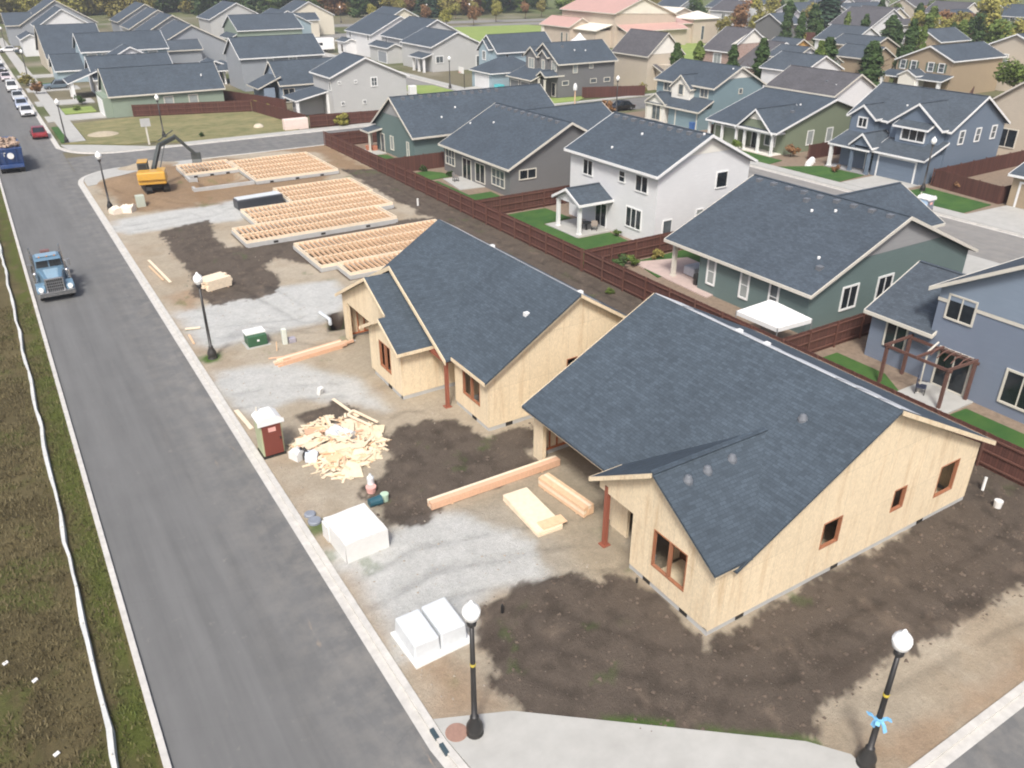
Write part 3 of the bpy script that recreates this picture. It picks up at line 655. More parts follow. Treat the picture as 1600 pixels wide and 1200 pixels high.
    def finish(s):
        rt = s.root; mats = [M[a] if isinstance(a, str) else a for a in s.wm]
        if s.w.f: s.w.build('wall', mats, rt)
        ro = s.r.build('roof', [M[a] for a in s.rm], rt) if s.r.f else None
        if s.t.f: s.t.build('trim', M[s.trim], rt)
        for face, pl, c, z, w_, h, nx, ny, pane, fr, name, frame in s.todo:
            sg = -1 if face[0] == '-' else 1
            def bx(mb, a0, a1, z0, z1, d0, d1):
                u, v = sorted((pl + sg * d0, pl + sg * d1))
                if face[1] == 'x': mb.box(u, v, a0, a1, z0, z1)
                else: mb.box(a0, a1, u, v, z0, z1)
            f = MB(); a0, a1, z0, z1 = c - w_ / 2, c + w_ / 2, z - h / 2, z + h / 2
            bx(f, a0 - fr, a0, z0 - fr, z1 + fr, -.02, .07); bx(f, a1, a1 + fr, z0 - fr, z1 + fr, -.02, .07)
            bx(f, a0, a1, z1, z1 + fr, -.02, .065); bx(f, a0, a1, z0 - fr, z0, -.02, .09)
            for i in range(1, nx): q = a0 + (a1 - a0) * i / nx; bx(f, q - .035, q + .035, z0, z1, -.02, .05)
            for i in range(1, ny): q = z0 + (z1 - z0) * i / ny; bx(f, a0, a1, q - .025, q + .025, -.02, .045)
            p = MB(); bx(p, a0, a1, z0, z1, -.02, .02)
            if name == 'garage_door':
                fo = f.build('garage_door', M[frame or s.trim], rt); po = MB()
                for i in range(4):
                    q0, q1 = z0 + (z1 - z0) * i / 4, z0 + (z1 - z0) * (i + 1) / 4
                    for j in range(4):
                        e0, e1 = a0 + (a1 - a0) * j / 4, a0 + (a1 - a0) * (j + 1) / 4
                        bx(po, e0 + .06, e1 - .06, q0 + .06, q1 - .05, .021, .035)
                bx(po, a0, a1, z0, z1, -.02, .02)
                po.build('panel', M[pane], fo)
            else:
                fo = f.build(name, M[frame or s.trim], rt); p.build('pane', M[pane], fo)
        for x, y, z, k in s.vents:
            v = MB()
            if k == 0: v.box(x - .2, x + .2, y - .2, y + .2, z - .2, z + .2); nm, mt = 'roof_vent', 'vent'
            else: v.lathe((x, y, z - .2), [(.11, 0), (.11, .3), (.07, .33)], 8); nm, mt = 'vent_pipe', 'white'
            v.build(nm, M[mt], ro, bevel=.02)
        return rt
    def column(s, x, y, z1, r=.13, mat=None, z0=0):
        c = MB(); c.box(x - r, x + r, y - r, y + r, z0, z1); c.box(x - r - .05, x + r + .05, y - r - .05, y + r + .05, z0, z0 + .25); c.box(x - r - .04, x + r + .04, y - r - .04, y + r + .04, z1 - .18, z1)
        c.build('porch_column', M[mat or s.trim], s.root)
    def door(s, face, pl, c, z0, w_=1.0, h=2.1, mat='dark_door'): s.win(face, pl, c, z0 + h / 2, w_, h, 1, 1, mat, .1, 'door')
for nm, c in dict(sage=(134, 147, 132), dgrey=(111, 111, 111), white_s=(212, 212, 212), green=(100, 117, 115), bluegrey=(117, 127, 143), bluegrey2=(104, 117, 132), ltblue=(151, 169, 177), blue=(118, 138, 144),
                  moss=(119, 128, 107), ltgrey=(181, 181, 179), beige=(188, 177, 160), tan=(160, 143, 119), greyhouse=(107, 109, 111), cream=(212, 204, 186), mid=(145, 149, 154), slateblue=(128, 141, 156)).items():
    M[nm] = siding('siding_' + nm, srgb(*c))
M['panel_white'] = siding('panel_white', srgb(226, 222, 212), .3, True)
M['panel_grey'] = siding('panel_grey', srgb(150, 150, 150), .3, True)
M['dark_door'] = plain('dark_door', srgb(60, 56, 54), .5, .1); M['brickred'] = brick('red_brick', srgb(158, 128, 116)); M['pinkbrick'] = siding('pink_siding', srgb(206, 158, 136))
M['redroof'] = plain('red_metal_roof', srgb(186, 150, 140), .6, .08, 2); M['creamroof'] = plain('cream_metal_roof', srgb(226, 220, 206), .6, .05, 1)
M['beige_plaster'] = plain('beige_plaster', srgb(190, 176, 160), .85, .06, 1); M['orange_roof'] = plain('orange_roof', srgb(196, 112, 84), .7, .1, 2)
M['yellow'] = plain('ochre_wall', srgb(206, 160, 92), .8, .08, 2)
NB = 'finished houses behind the building site'

# ------------------------------------------------------------------ the two houses being built
def stud_wall(mb, x0, x1, y0, y1, z0, z1, step=.42, mi=0):
    n = max(1, int(max(x1 - x0, y1 - y0) / step))
    for i in range(n + 1):
        t = i / n; x, y = x0 + (x1 - x0) * t, y0 + (y1 - y0) * t
        mb.box(x - .03, x + .03, y - .03, y + .03, z0 + .09, z1 - .09, mi)
    mb.box(min(x0, x1) - .045, max(x0, x1) + .045, min(y0, y1) - .045, max(y0, y1) + .045, z0, z0 + .08, mi); mb.box(min(x0, x1) - .045, max(x0, x1) + .045, min(y0, y1) - .045, max(y0, y1) + .045, z1 - .08, z1, mi)
M['shade_lining'] = plain('room_shade_brown', srgb(112, 74, 54), .85, .2, 3)  # dark brown stands in for the shade inside the rooms
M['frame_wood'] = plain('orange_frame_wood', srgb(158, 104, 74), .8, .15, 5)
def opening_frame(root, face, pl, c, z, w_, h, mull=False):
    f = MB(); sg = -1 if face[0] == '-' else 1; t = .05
    def bx(a0, a1, z0, z1):
        u, v = sorted((pl + sg * .015, pl - sg * .13))
        f.box(u, v, a0, a1, z0, z1) if face[1] == 'x' else f.box(a0, a1, u, v, z0, z1)
    a0, a1, z0, z1 = c - w_ / 2, c + w_ / 2, z - h / 2, z + h / 2
    bx(a0 - .005, a0 + t, z0, z1); bx(a1 - t, a1 + .005, z0, z1); bx(a0 + t, a1 - t, z1 - t, z1 + .005); bx(a0 + t, a1 - t, z0 - .005, z0 + t)
    if mull: bx(c - .05, c + .05, z0 + t, z1 - t)
    f.build('window_frame', M['frame_wood'], root)
hA = thing('unfinished_house', 'nearest unfinished house sheathed in bare strandboard with new blue grey shingles', 'house', (17.65, 14.94, 0), 'houses under construction')
A0, A1, B0, B1 = 17.65, 33.45, 14.94, 28.35
fz = MB()
for a in ((A0, A1, B0 + .02, B0 + .22), (A1 - .2, A1, B0 + .22, B1), (19.1, A1 - .2, B1 - .2, B1), (A0 + .02, A0 + .22, B0 + .22, 19.36), (A0 + .22, 18.9, 19.16, 19.36)): fz.box(*a, -.2, .34)
fz.box(19.1, A1 - .2, B0 + .22, B1 - .2, -.2, .03)
fo = fz.build('foundation', M['found'], hA)
for x in (19.3, 24.6, 30.2): v = MB(); v.box(x - .2, x + .2, B0 - .01, B0 + .05, .12, .3); v.build('foundation_vent', M['dark'], fo)
for y in (16.2, 18.3): v = MB(); v.box(A0 - .01, A0 + .06, y - .2, y + .2, .12, .3); v.build('foundation_vent', M['dark'], fo)
zA = lambda x: 7.11 - .526 * abs(x - 26.14) - .17
mb = MB()
wins = [(23.87, 2.2, 1.1, 1.25), (28.04, 2.2, .82, 1.1), (31.42, 2.0, 1.35, 1.6)]
panel(mb, [(A0, .3), (A1, .3), (A1, zA(A1)), (26.14, zA(26.14)), (19.25, zA(19.25)), (18.9, 3.2), (A0, 3.2)],
      [rect(c - w_ / 2, c + w_ / 2, z - h / 2, z + h / 2) for c, z, w_, h in wins], lambda a, b: (a, B0, b), (0, 1, 0), .14)
yf = [(17.76, 1.98, .72, 1.72), (16.72, 1.98, .84, 1.72)]
panel(mb, [(15.08, .3), (19.36, .3), (19.36, 2.75), (21.5, 2.75), (21.5, 3.05), (18.12, 5.28), (15.08, 3.3)], [rect(16.3, 18.12, 1.12, 2.84)], lambda a, b: (A0, a, b), (1, 0, 0), .14)
panel(mb, [(20.9, 0), (20.9, 2.15), (20.05, 2.15), (20.05, 0), (19.36, 0), (19.36, 3.0), (22.0, 3.0), (22.0, 0)], [], lambda a, b: (18.75, a, b), (1, 0, 0), .14)
mb.box(A0 + .14, 18.75, 19.22, 19.36, 0, 3.2)
mb.box(19.0, 33.3, B1 - .14, B1, .3, 3.0); mb.box(A1 - .14, A1, B0 + .14, B1 - .14, .3, 3.0)
panel(mb, [(19.0, 3.0), (A1, 3.0), (26.14, zA(26.14))], [], lambda a, b: (a, B1, b), (0, -1, 0), .14)
mb.box(18.95, 19.15, 27.55, B1, 0, 3.0); mb.box(18.97, 19.12, 22.0, 27.55, 2.55, 3.05); mb.box(18.97, 19.12, 22.0, 22.5, 0, 2.55)
mb.build('wall', M['osb'], hA)
for c, z, w_, h in wins: opening_frame(hA, '-y', B0, c, z, w_, h)
opening_frame(hA, '-x', A0, 17.21, 1.98, 1.82, 1.72, True)
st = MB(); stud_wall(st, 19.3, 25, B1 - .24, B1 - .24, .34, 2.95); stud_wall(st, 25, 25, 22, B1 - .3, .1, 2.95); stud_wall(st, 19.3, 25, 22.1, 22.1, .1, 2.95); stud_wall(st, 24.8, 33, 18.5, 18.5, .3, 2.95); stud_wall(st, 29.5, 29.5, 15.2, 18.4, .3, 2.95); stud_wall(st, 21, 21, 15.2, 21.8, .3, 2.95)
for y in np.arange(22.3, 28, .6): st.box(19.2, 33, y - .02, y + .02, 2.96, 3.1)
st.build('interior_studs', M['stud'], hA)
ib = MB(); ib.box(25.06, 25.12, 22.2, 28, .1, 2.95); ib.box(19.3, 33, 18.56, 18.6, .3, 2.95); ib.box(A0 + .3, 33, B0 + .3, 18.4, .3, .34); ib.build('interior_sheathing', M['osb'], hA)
ib = MB(); ib.box(18.95, 33.2, B0 + .2, B1 - .2, 3.12, 3.14); ib.box(17.85, 18.94, B0 + .2, 19.1, 2.92, 2.94); ib.box(19.6, 19.64, B0 + .2, 19.1, .3, 2.9); ib.box(19.7, 33, 17.2, 17.24, .3, 3.1); ib.build('added_shade_lining', M['shade_lining'], hA)  # ceiling and wall sheets added to keep the rooms dark
ps = MB(); ps.box(17.62, 17.8, 20.95, 21.13, .06, 3.05); ps.box(17.52, 17.9, 20.85, 21.23, .02, .12); ps.build('porch_post', M['post'], hA)
rf = MB(); ex, th = 7.79, .12
zr = lambda x: 7.11 - (.526 if x < 26.14 else .497) * abs(x - 26.14)
rf.prism([(26.14 - ex, 14.6, zr(26.14 - ex)), (26.14, 14.6, 7.11), (26.14 + ex, 14.6, zr(26.14 + ex)), (26.14 + ex, 14.6, zr(26.14 + ex) - th), (26.14, 14.6, 7.11 - th), (26.14 - ex, 14.6, zr(26.14 - ex) - th)], (0, 13.9, 0))
def cut_wing(mb, xf, ys, yr, yn, zs, zrd, zn, fx, th=.12, cap=True):
    """gable wing running in +x from the rake at xf until it meets the main slope; fx(z) is the x where that slope has height z"""
    S, Rg, Nn = (xf, ys, zs), (xf, yr, zrd), (xf, yn, zn)
    S2, R2, N2 = (fx(zs) + .12, ys, zs), (fx(zrd) + .12, yr, zrd), (fx(zn) + .12, yn, zn)
    dn = lambda p: (p[0], p[1], p[2] - th)
    for q in ((S, S2, R2, Rg), (Rg, R2, N2, Nn)):
        mb.poly(q); mb.poly([dn(p) for p in q])
        for i in range(4): mb.poly([q[i], q[(i + 1) % 4], dn(q[(i + 1) % 4]), dn(q[i])]) if i in (0, 3) or q[0] == Rg and i in (2, 3) else None
    if cap: mb.beam((xf, yr, zrd + .012), (fx(zrd), yr, zrd + .012), .24, .03)
cut_wing(rf, 17.25, 14.61, 18.12, 21.63, 3.33, 5.5, 3.33, lambda z: 26.14 - (7.11 - z) / .526)
roA = rf.build('roof', M['roofnew'], hA)
cp = MB()  # underlay strips, widened so they also stand in for the slope's sheen
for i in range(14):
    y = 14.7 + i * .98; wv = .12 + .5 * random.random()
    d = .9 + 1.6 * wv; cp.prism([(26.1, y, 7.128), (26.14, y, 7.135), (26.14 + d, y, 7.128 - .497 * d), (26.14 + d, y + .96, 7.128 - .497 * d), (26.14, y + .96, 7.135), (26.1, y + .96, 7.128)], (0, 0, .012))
cp.build('ridge_underlay_sheen', M['roofcap'], roA)
tr = MB()
def rake(tb, y, d, pts, h=.2):
    """board following a polyline of (u, z) in the plane y (or x) = const"""
    for (u0, z0), (u1, z1) in zip(pts, pts[1:]):
        q = [(u0, z0), (u1, z1), (u1, z1 - h), (u0, z0 - h)]
        tb.prism([(a, y, z) for a, z in q] if d == 'y' else [(y, a, z) for a, z in q], (0, -.05, 0) if d == 'y' else (-.05, 0, 0))
rake(tr, 14.598, 'y', [(26.14, 7.10), (33.93, 3.23)]); rake(tr, 14.70, 'y', [(19.0, 3.24), (26.14, 7.0)], .12); rake(tr, 28.552, 'y', [(18.35, 3.0), (26.14, 7.10), (33.93, 3.23)])
rake(tr, 17.248, 'x', [(18.12, 5.49), (21.63, 3.32)]); rake(tr, 17.36, 'x', [(14.61, 3.2), (18.12, 5.37)], .12)
tr.box(17.2, 18.9, 21.64, 21.68, 3.12, 3.31); tr.box(17.4, 18.9, 14.68, 14.72, 3.05, 3.2); tr.box(18.42, 18.46, 21.7, 28.5, 2.78, 2.9); tr.box(33.94, 33.98, 14.6, 28.5, 3.04, 3.22)
tr.build('trim', M['osb'], hA)
def new_vent(ro, x, y, z, white=False):
    v = MB(); v.lathe((x, y, z - .12), [(.2, 0), (.2, .13), (.12, .3), (.06, .34)], 10) if not white else v.box(x - .13, x + .13, y - .12, y + .12, z - .15, z + .12)
    v.build('roof_vent', M['vent' if not white else 'white'], ro)
for p in ((24.50, 23.30), (26.06, 23.31), (27.84, 23.22)): pass
for x, y in ((18.45, 17.5), (19.45, 17.55), (20.75, 17.6)): new_vent(roA, x, y, 5.5 - .618 * abs(y - 18.12))
new_vent(roA, 24.1, 17.3, zr(24.1)); new_vent(roA, 26.7, 23.3, zr(26.7), True); new_vent(roA, 26.6, 21.6, zr(26.6), True)

hB = thing('unfinished_house', 'second unfinished house beyond the nearest one, strandboard walls with lower front garage gable', 'house', (15.95, 31.5, 0), 'houses under construction')
fz = MB()
for a in ((18.28, 29.5, 31.52, 31.72), (18.28, 18.48, 31.72, 35.0), (18.48, 20, 34.8, 35.0), (15.97, 16.17, 37.0, 40.8), (15.97, 20, 36.97, 37.0 + .19), (29.3, 29.5, 31.72, 46.6), (16.6, 29.3, 46.4, 46.6)): fz.box(*a, -.2, .34)
fz.box(16.7, 29.3, 37.2, 46.4, -.2, .03); fz.box(18.5, 29.3, 31.72, 37.1, -.2, .02)
foB = fz.build('foundation', M['found'], hB)
for (x, y, d) in ((19.5, 31.5, 0), (25, 31.5, 0), (18.26, 33.0, 1), (15.95, 38.6, 1)):
    v = MB(); v.box(x - (.2 if not d else .02), x + (.2 if not d else .05), y - (.02 if not d else .2), y + (.05 if not d else .2), .1, .3); v.build('foundation_vent', M['dark'], foB)
mb = MB(); zB = lambda x: 6.7 - .62 * abs(x - 23.62) - .17
panel(mb, [(18.25, .3), (29.5, .3), (29.5, 2.9), (28.9, zB(28.9)), (23.62, zB(23.62)), (18.25, zB(18.25))], [rect(23.1, 23.8, 1.9, 3.0)], lambda a, b: (a, 31.5, b), (0, 1, 0), .14)
panel(mb, [(31.64, .3), (35.05, .3), (35.05, 3.0), (31.64, 3.0)], [rect(32.35, 34.15, 1.15, 2.78)], lambda a, b: (18.25, a, b), (1, 0, 0), .14)
mb.box(18.39, 20.5, 34.91, 35.05, .1, 3.0); mb.box(20.4, 20.54, 35.05, 36.95, .1, 3.0)
panel(mb, [(36.95, .3), (41.2, .3), (41.2, 2.95), (38.85, 4.15), (36.95, 3.15)], [rect(38.3, 39.8, 1.05, 2.68)], lambda a, b: (15.95, a, b), (1, 0, 0), .14)
mb.box(16.09, 20.5, 36.95, 37.09, .3, 3.15); mb.box(16.09, 16.6, 41.0, 41.2, .1, 2.95)
panel(mb, [(41.2, 2.75), (46.5, 2.75), (46.5, 3.1), (41.6, 5.6), (38.9, 4.2), (38.9, 3.9), (41.2, 2.9)], [], lambda a, b: (16.42, a, b), (1, 0, 0), .14)
mb.box(16.42, 16.62, 45.8, 46.5, 0, 2.75); mb.box(16.62, 29.3, 46.36, 46.5, .3, 3.0); mb.box(29.36, 29.5, 31.7, 46.4, .3, 2.9)
panel(mb, [(35.2, 2.9), (46.5, 2.9), (46.5, 3.3), (41.3, 6.0), (35.2, 2.95)], [], lambda a, b: (17.9, a, b), (1, 0, 0), .12)
panel(mb, [(18, 3.0), (29.5, 3.0), (23.62, zB(23.62))], [], lambda a, b: (a, 46.5, b), (0, -1, 0), .14)
mb.build('wall', M['osb'], hB)
opening_frame(hB, '-x', 18.25, 33.25, 1.965, 1.8, 1.63, True); opening_frame(hB, '-x', 15.95, 39.05, 1.865, 1.5, 1.63, True); opening_frame(hB, '-y', 31.5, 23.45, 2.45, .7, 1.1)
st = MB(); stud_wall(st, 16.8, 24, 46.28, 46.28, .3, 2.8); stud_wall(st, 23, 23, 41.5, 46.2, .1, 2.8); stud_wall(st, 22, 22, 31.8, 36.8, .3, 2.9); stud_wall(st, 18.3, 18.3, 41.1, 42.2, .1, 2.8); stud_wall(st, 19, 19, 37.2, 41, .3, 2.8); st.build('interior_studs', M['stud'], hB)
ib = MB(); ib.box(16.8, 23, 41.22, 41.28, .1, 2.8); ib.box(23.06, 23.1, 41.5, 46.2, .1, 2.8); ib.box(22.06, 22.1, 31.8, 36.8, .3, 2.9); ib.build('interior_sheathing', M['osb'], hB)
ib = MB(); ib.box(16.15, 29.2, 37.1, 41.1, 2.9, 2.92); ib.box(18.4, 29.2, 31.7, 36.9, 2.95, 2.97); ib.box(17.6, 17.64, 37.15, 41.15, .1, 2.9); ib.box(20.3, 20.34, 31.7, 34.85, .1, 2.95); ib.box(16.15, 17.6, 41.1, 41.14, .1, 2.7); ib.box(16.7, 29.2, 41.3, 46.3, 2.85, 2.87); ib.build('added_shade_lining', M['shade_lining'], hB)  # added dark sheets overhead and behind the openings, shading the interior
ps = MB(); ps.box(17.62, 17.8, 34.9, 35.08, .06, 2.95); ps.box(17.5, 17.9, 34.8, 35.2, .0, .1); ps.box(17.62, 18.25, 34.92, 35.06, 2.72, 2.95); ps.box(17.62, 17.8, 35.08, 36.95, 2.72, 2.95); ps.build('porch_post', M['post'], hB)
rf = MB(); zr2 = lambda x: 6.7 - .62 * abs(x - 23.62)
rf.prism([(17.9, 31.15, zr2(17.9)), (23.62, 31.15, 6.7), (29.95, 31.15, zr2(29.95)), (29.95, 31.15, zr2(29.95) - th), (23.62, 31.15, 6.7 - th), (17.9, 31.15, zr2(17.9) - th)], (0, 15.7, 0))
cut_wing(rf, 17.55, 34.7, 41.3, 46.84, 3.02, 6.3, 3.5, lambda z: 23.62 - (6.7 - z) / .62 if z > 3.2 else 18.0, cap=False)
rf.prism([(16.1, 36.55, 3.13), (16.1, 41.6, 5.78), (16.1, 46.75, 3.1), (16.1, 46.75, 2.98), (16.1, 41.6, 5.66), (16.1, 36.55, 3.01)], (1.9, 0, 0))
rf.prism([(15.62, 36.56, 3.131), (15.62, 38.86, 4.345), (15.62, 41.75, 2.85), (15.62, 41.75, 2.73), (15.62, 38.86, 4.225), (15.62, 36.56, 3.01)], (.478, 0, 0))
roB = rf.build('roof', M['roofnew'], hB)
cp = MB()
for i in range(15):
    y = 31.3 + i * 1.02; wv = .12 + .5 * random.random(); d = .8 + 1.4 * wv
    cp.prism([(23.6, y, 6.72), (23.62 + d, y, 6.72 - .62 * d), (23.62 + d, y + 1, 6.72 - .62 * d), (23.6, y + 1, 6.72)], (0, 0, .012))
cp.build('ridge_underlay_sheen', M['roofcap'], roB)
tr = MB(); rake(tr, 31.148, 'y', [(23.62, 6.69), (29.95, 2.76)]); rake(tr, 31.25, 'y', [(17.95, 3.05), (23.62, 6.56)], .12); rake(tr, 17.548, 'x', [(34.7, 3.01), (41.3, 6.29), (46.9, 3.49)], .26)
rake(tr, 15.618, 'x', [(36.56, 3.12), (38.86, 4.34), (41.75, 2.84)]); rake(tr, 16.098, 'x', [(39.0, 4.4), (41.6, 5.77), (46.75, 3.09)])
tr.box(17.85, 17.895, 31.2, 34.7, 2.95, 3.13); tr.box(15.6, 18, 36.5, 36.545, 2.93, 3.11)
tr.build('trim', M['osb'], hB)
new_vent(roB, 21.5, 33.0, zr2(21.5), True); new_vent(roB, 24.1, 31.9, zr2(24.1), True); new_vent(roB, 24.2, 41, zr2(24.2), True)

# ------------------------------------------------------------------ joisted floors on new foundations
def joist_floor(label, pts_blocks, steps, loc):
    t = thing('foundation_floor', label, 'floor frame', (*loc, 0), 'joisted floors on new foundations')
    wl = MB(); rimb = MB()
    for (x0, x1, y0, y1) in pts_blocks:
        for a in ((x0, x1, y0, y0 + .2), (x0, x1, y1 - .2, y1), (x0, x0 + .2, y0 + .2, y1 - .2), (x1 - .2, x1, y0 + .2, y1 - .2)):
            wl.box(*a, -.3, .38)
        for a in ((x0 + .06, x1 - .06, y0 + .06, y0 + .13), (x0 + .06, x1 - .06, y1 - .13, y1 - .06), (x0 + .06, x0 + .13, y0 + .13, y1 - .13), (x1 - .13, x1 - .06, y0 + .13, y1 - .13)):
            rimb.box(*a, .381, .62)
    fo = wl.build('stem_wall', M['found'], t); rimb.build('rim_board', M['lumber2'], t)
    for (x0, x1, y0, y1) in pts_blocks:
        n = max(2, int(round((x1 - x0 - .3) / .42)))
        for i in range(1, n):
            x = x0 + .13 + (x1 - x0 - .26) * i / n; j = MB(); j.box(x - .035, x + .035, y0 + .14, y1 - .14, .385, .61 + random.uniform(-.01, .01)); j.build('joist', M['lumber'], t)
        k = max(1, int(round((y1 - y0) / 2.0)))
        for i in range(1, k):
            y = y0 + (y1 - y0) * i / k; j = MB(); j.box(x0 + .14, x1 - .14, y - .06, y + .06, .2, .382)
            for q in range(n): j.box(x0 + .13 + (x1 - x0 - .26) * q / n + .04, x0 + .13 + (x1 - x0 - .26) * (q + 1) / n - .04, y - .022, y + .022, .45, .59)
            j.build('beam', M['lumber2'], t)
        for i in range(3):
            x = x0 + (x1 - x0) * (i + .6) / 3.3; v = MB(); v.box(x - .2, x + .2, y0 - .015, y0 + .05, .08, .27); v.build('foundation_vent', M['dark'], fo)
joist_floor('joisted floor on its foundation next to the second unfinished house', [(19.4, 32.8, 59.05, 65.7), (20.7, 32.8, 56.3, 59.04)], 0, (19.4, 56.3))
joist_floor('joisted floor on its foundation beside the black wrapped pack, middle of three', [(18.5, 31.9, 72.76, 78.34), (16.2, 30.2, 68.2, 72.75), (23.6, 32.2, 78.35, 84.6)], 0, (16.2, 68.2))
joist_floor('joisted floor on its foundation beside the excavator, farthest of three', [(23.2, 32.6, 89.0, 99.6), (17.4, 23.19, 95.6, 100.6)], 0, (17.4, 89))
mb = MB(); mb.box(16.8, 23.1, 89.2, 89.45, -.2, .42); mb.box(16.8, 17.05, 89.45, 90.3, -.2, .42); mb.box(17.3, 17.55, 94.0, 95.8, -.2, .42); mb.box(17.3, 18.2, 93.7, 93.95, -.2, .42)
tag(mb.build('garage_stem_wall', M['found']), 'bare concrete stem wall beside the pit near the excavator', 'foundation wall')

# ------------------------------------------------------------------ finished houses behind the fence
def ridge_vents(h, x, ys, z): 
    for y in ys: h.vent(x, y, z, 0)
h = House('house', 'white two storey house with a small gabled back porch behind the fence', 'house', (45.2, 50), ['white_s', 'panel_white'], ['roof'], group=NB)
h.block(45.2, 55.6, 50, 62.1, 'y', 8.9, .48, oh=.45, rk=.4, gable=1)
h.block(41.9, 45.4, 56.0, 59.3, 'x', 3.95, .5, oh=.4, rk=.35, walls=False)
h.w.prism([(41.85, 56.0, 2.7), (41.85, 59.3, 2.7), (41.85, 59.3, 2.95), (41.85, 57.65, 3.75), (41.85, 56.0, 2.95)], (.12, 0, 0), 0); h.w.box(41.97, 45.2, 56.0, 56.12, 2.65, 2.85); h.w.box(41.97, 45.2, 59.18, 59.3, 2.65, 2.85)
h.column(41.95, 59.25, 2.7, .14); h.column(41.95, 56.05, 2.7, .14)
for c, z, w_, hh, nx in ((59.4, 4.98, 1.3, 1.25, 2), (54.55, 5.15, .7, .85, 1), (51.95, 5.05, 1.45, 1.25, 2), (52.7, 1.95, 1.9, 1.6, 3)): h.win('-x', 45.2, c, z, w_, hh, nx, 2 if nx == 1 else 1)
h.win('-x', 45.2, 57.2, 1.2, 1.5, 2.0, 2, 1, 'glass', .08, 'door'); h.win('-y', 50, 52.4, 4.9, 1.2, 1.25, 1); h.win('-y', 50, 46.6, 1.2, .9, 2.0, 1, 1, 'greyglass', .08, 'door'); h.win('-y', 50, 50.2, 2.2, .7, .8, 1, 1, 'blind')
for i, y in enumerate(np.linspace(50.6, 61.5, 10)): h.vent(49.9, y, 8.66)
h.vent(48.6, 56.3, 8.04, 1); h.vent(46.3, 57.5, 6.93, 1); h.vent(50.2, 50.4, 8.8, 1)
h.win('+x', 55.6, 56, 1.2, 4.8, 2.2, 1, 1, 'white_s', .12, 'garage_door'); h.finish()

h = House('house', 'green grey single storey house with a broad slate roof and three narrow back windows', 'house', (41.75, 31.1), ['green', 'panel_grey'], ['roof'], trim='offwhite', group=NB)
h.block(41.75, 58.8, 31.1, 41.0, 'y', 6.75, .42, rs=50.1, roof=False, gable=1); h.block(46.0, 58.7, 41.0, 44.0, 'y', 6.73, .42, rs=50.1, roof=False)
h.block(41.75, 58.8, 31.1, 44.0, 'y', 6.75, .42, rs=50.1, walls=False, oh=.45, rk=.4)
h.block(51.5, 61.5, 35.5, 43.6, 'x', 5.6, .5, oh=.4, rk=.35, ri=0)
h.column(41.95, 43.85, 3.0, .14); h.w.box(41.8, 42.1, 41, 44, 2.8, 3.1)
for c in (39.75, 36.55, 33.95): h.win('-x', 41.75, c, 1.78, .62, 1.75, 1, 2, 'blind' if c > 36 else 'greyglass', .13, 'window', 'white')
h.win('-y', 31.1, 45.7, 1.9, 1.4, 1.45, 2, 1, 'glass', .13, 'window', 'white'); h.win('-y', 31.1, 49.35, 1.9, 1.4, 1.45, 2, 1, 'glass', .13, 'window', 'white')
for y in np.linspace(31.9, 43.4, 9): h.vent(49.6, y, 6.5)
for x, y, k in ((48.1, 37.0, 1), (48.7, 35.5, 1), (44.3, 32.9, 1), (43.5, 32.1, 0), (48.9, 38.2, 0)): h.vent(x, y, 6.75 - .42 * (50.1 - x), k)
h.win('+x', 61.5, 39.5, 1.2, 4.8, 2.2, 1, 1, 'white_s', .12, 'garage_door'); h.finish()

h = House('house', 'slate blue two storey house with a pergola on its back patio', 'house', (42.6, 9.5), ['bluegrey', 'slateblue'], ['roof2'], trim='offwhite', group=NB)
h.block(42.6, 58, 9.5, 23.4, 'x', 10.0, .58, oh=.4, rk=.45, roof=True)
h.block(42.7, 51, 23.4, 27.2, 'y', 5.25, .48, oh=.42, rk=.3)
h.w.prism([(42.57, 9.5, 5.2), (42.57, 23.4, 5.2), (42.57, 23.4, 5.75), (42.57, 16.45, 9.78), (42.57, 9.5, 5.75)], (.035, 0, 0), 1)
h.t.box(42.55, 42.6, 9.4, 21.2, 5.0, 5.18); h.t.box(42.55, 42.6, 22.9, 23.44, 5.0, 5.18)
h.win('-x', 42.7, 25.45, 1.95, 1.25, 1.4, 2); h.win('-x', 42.6, 22.05, 4.85, 1.45, 1.25, 2, 1); h.win('-x', 42.6, 17.9, 1.7, 1.7, 1.75, 2, 1, 'glass', .12); h.win('-x', 42.6, 21.65, 1.3, 1.8, 2.2, 2, 1, 'glass', .1, 'door'); h.win('-x', 42.6, 13, 4.85, 1.45, 1.25, 2)
h.win('-y', 9.5, 48, 1.8, 1.4, 1.4, 2); h.finish()

h = House('house', 'dark grey single storey house with white gridded windows beside its back patio', 'house', (43.5, 70), ['dgrey', 'dgrey'], ['roof'], trim='offwhite', group=NB)
h.block(43.5, 58.0, 70, 84.2, 'y', 6.85, .5, rs=50.7, oh=.45, rk=.4); h.block(51, 63.6, 75.6, 88.4, 'x', 6.2, .47, oh=.4, rk=.35)
h.win('-x', 43.5, 82.7, 1.8, 2.0, 1.6, 3, 2, 'greyglass'); h.win('-x', 43.5, 72.3, 1.6, 2.4, 1.6, 3, 2, 'greyglass')
h.win('-x', 43.5, 78.9, 1.2, 1.8, 2.2, 2, 1, 'glass', .08, 'door'); h.win('-x', 43.5, 76.0, 1.35, 1.9, 1.9, 2, 1, 'glass', .08); h.win('-y', 70, 45.6, 2.2, 1.9, .85, 2)
for y in np.linspace(71.5, 83.5, 10): h.vent(50.2, y, 6.6)
h.vent(47.9, 80.5, 5.45, 1); h.vent(46.9, 84, 4.95, 1); h.finish()

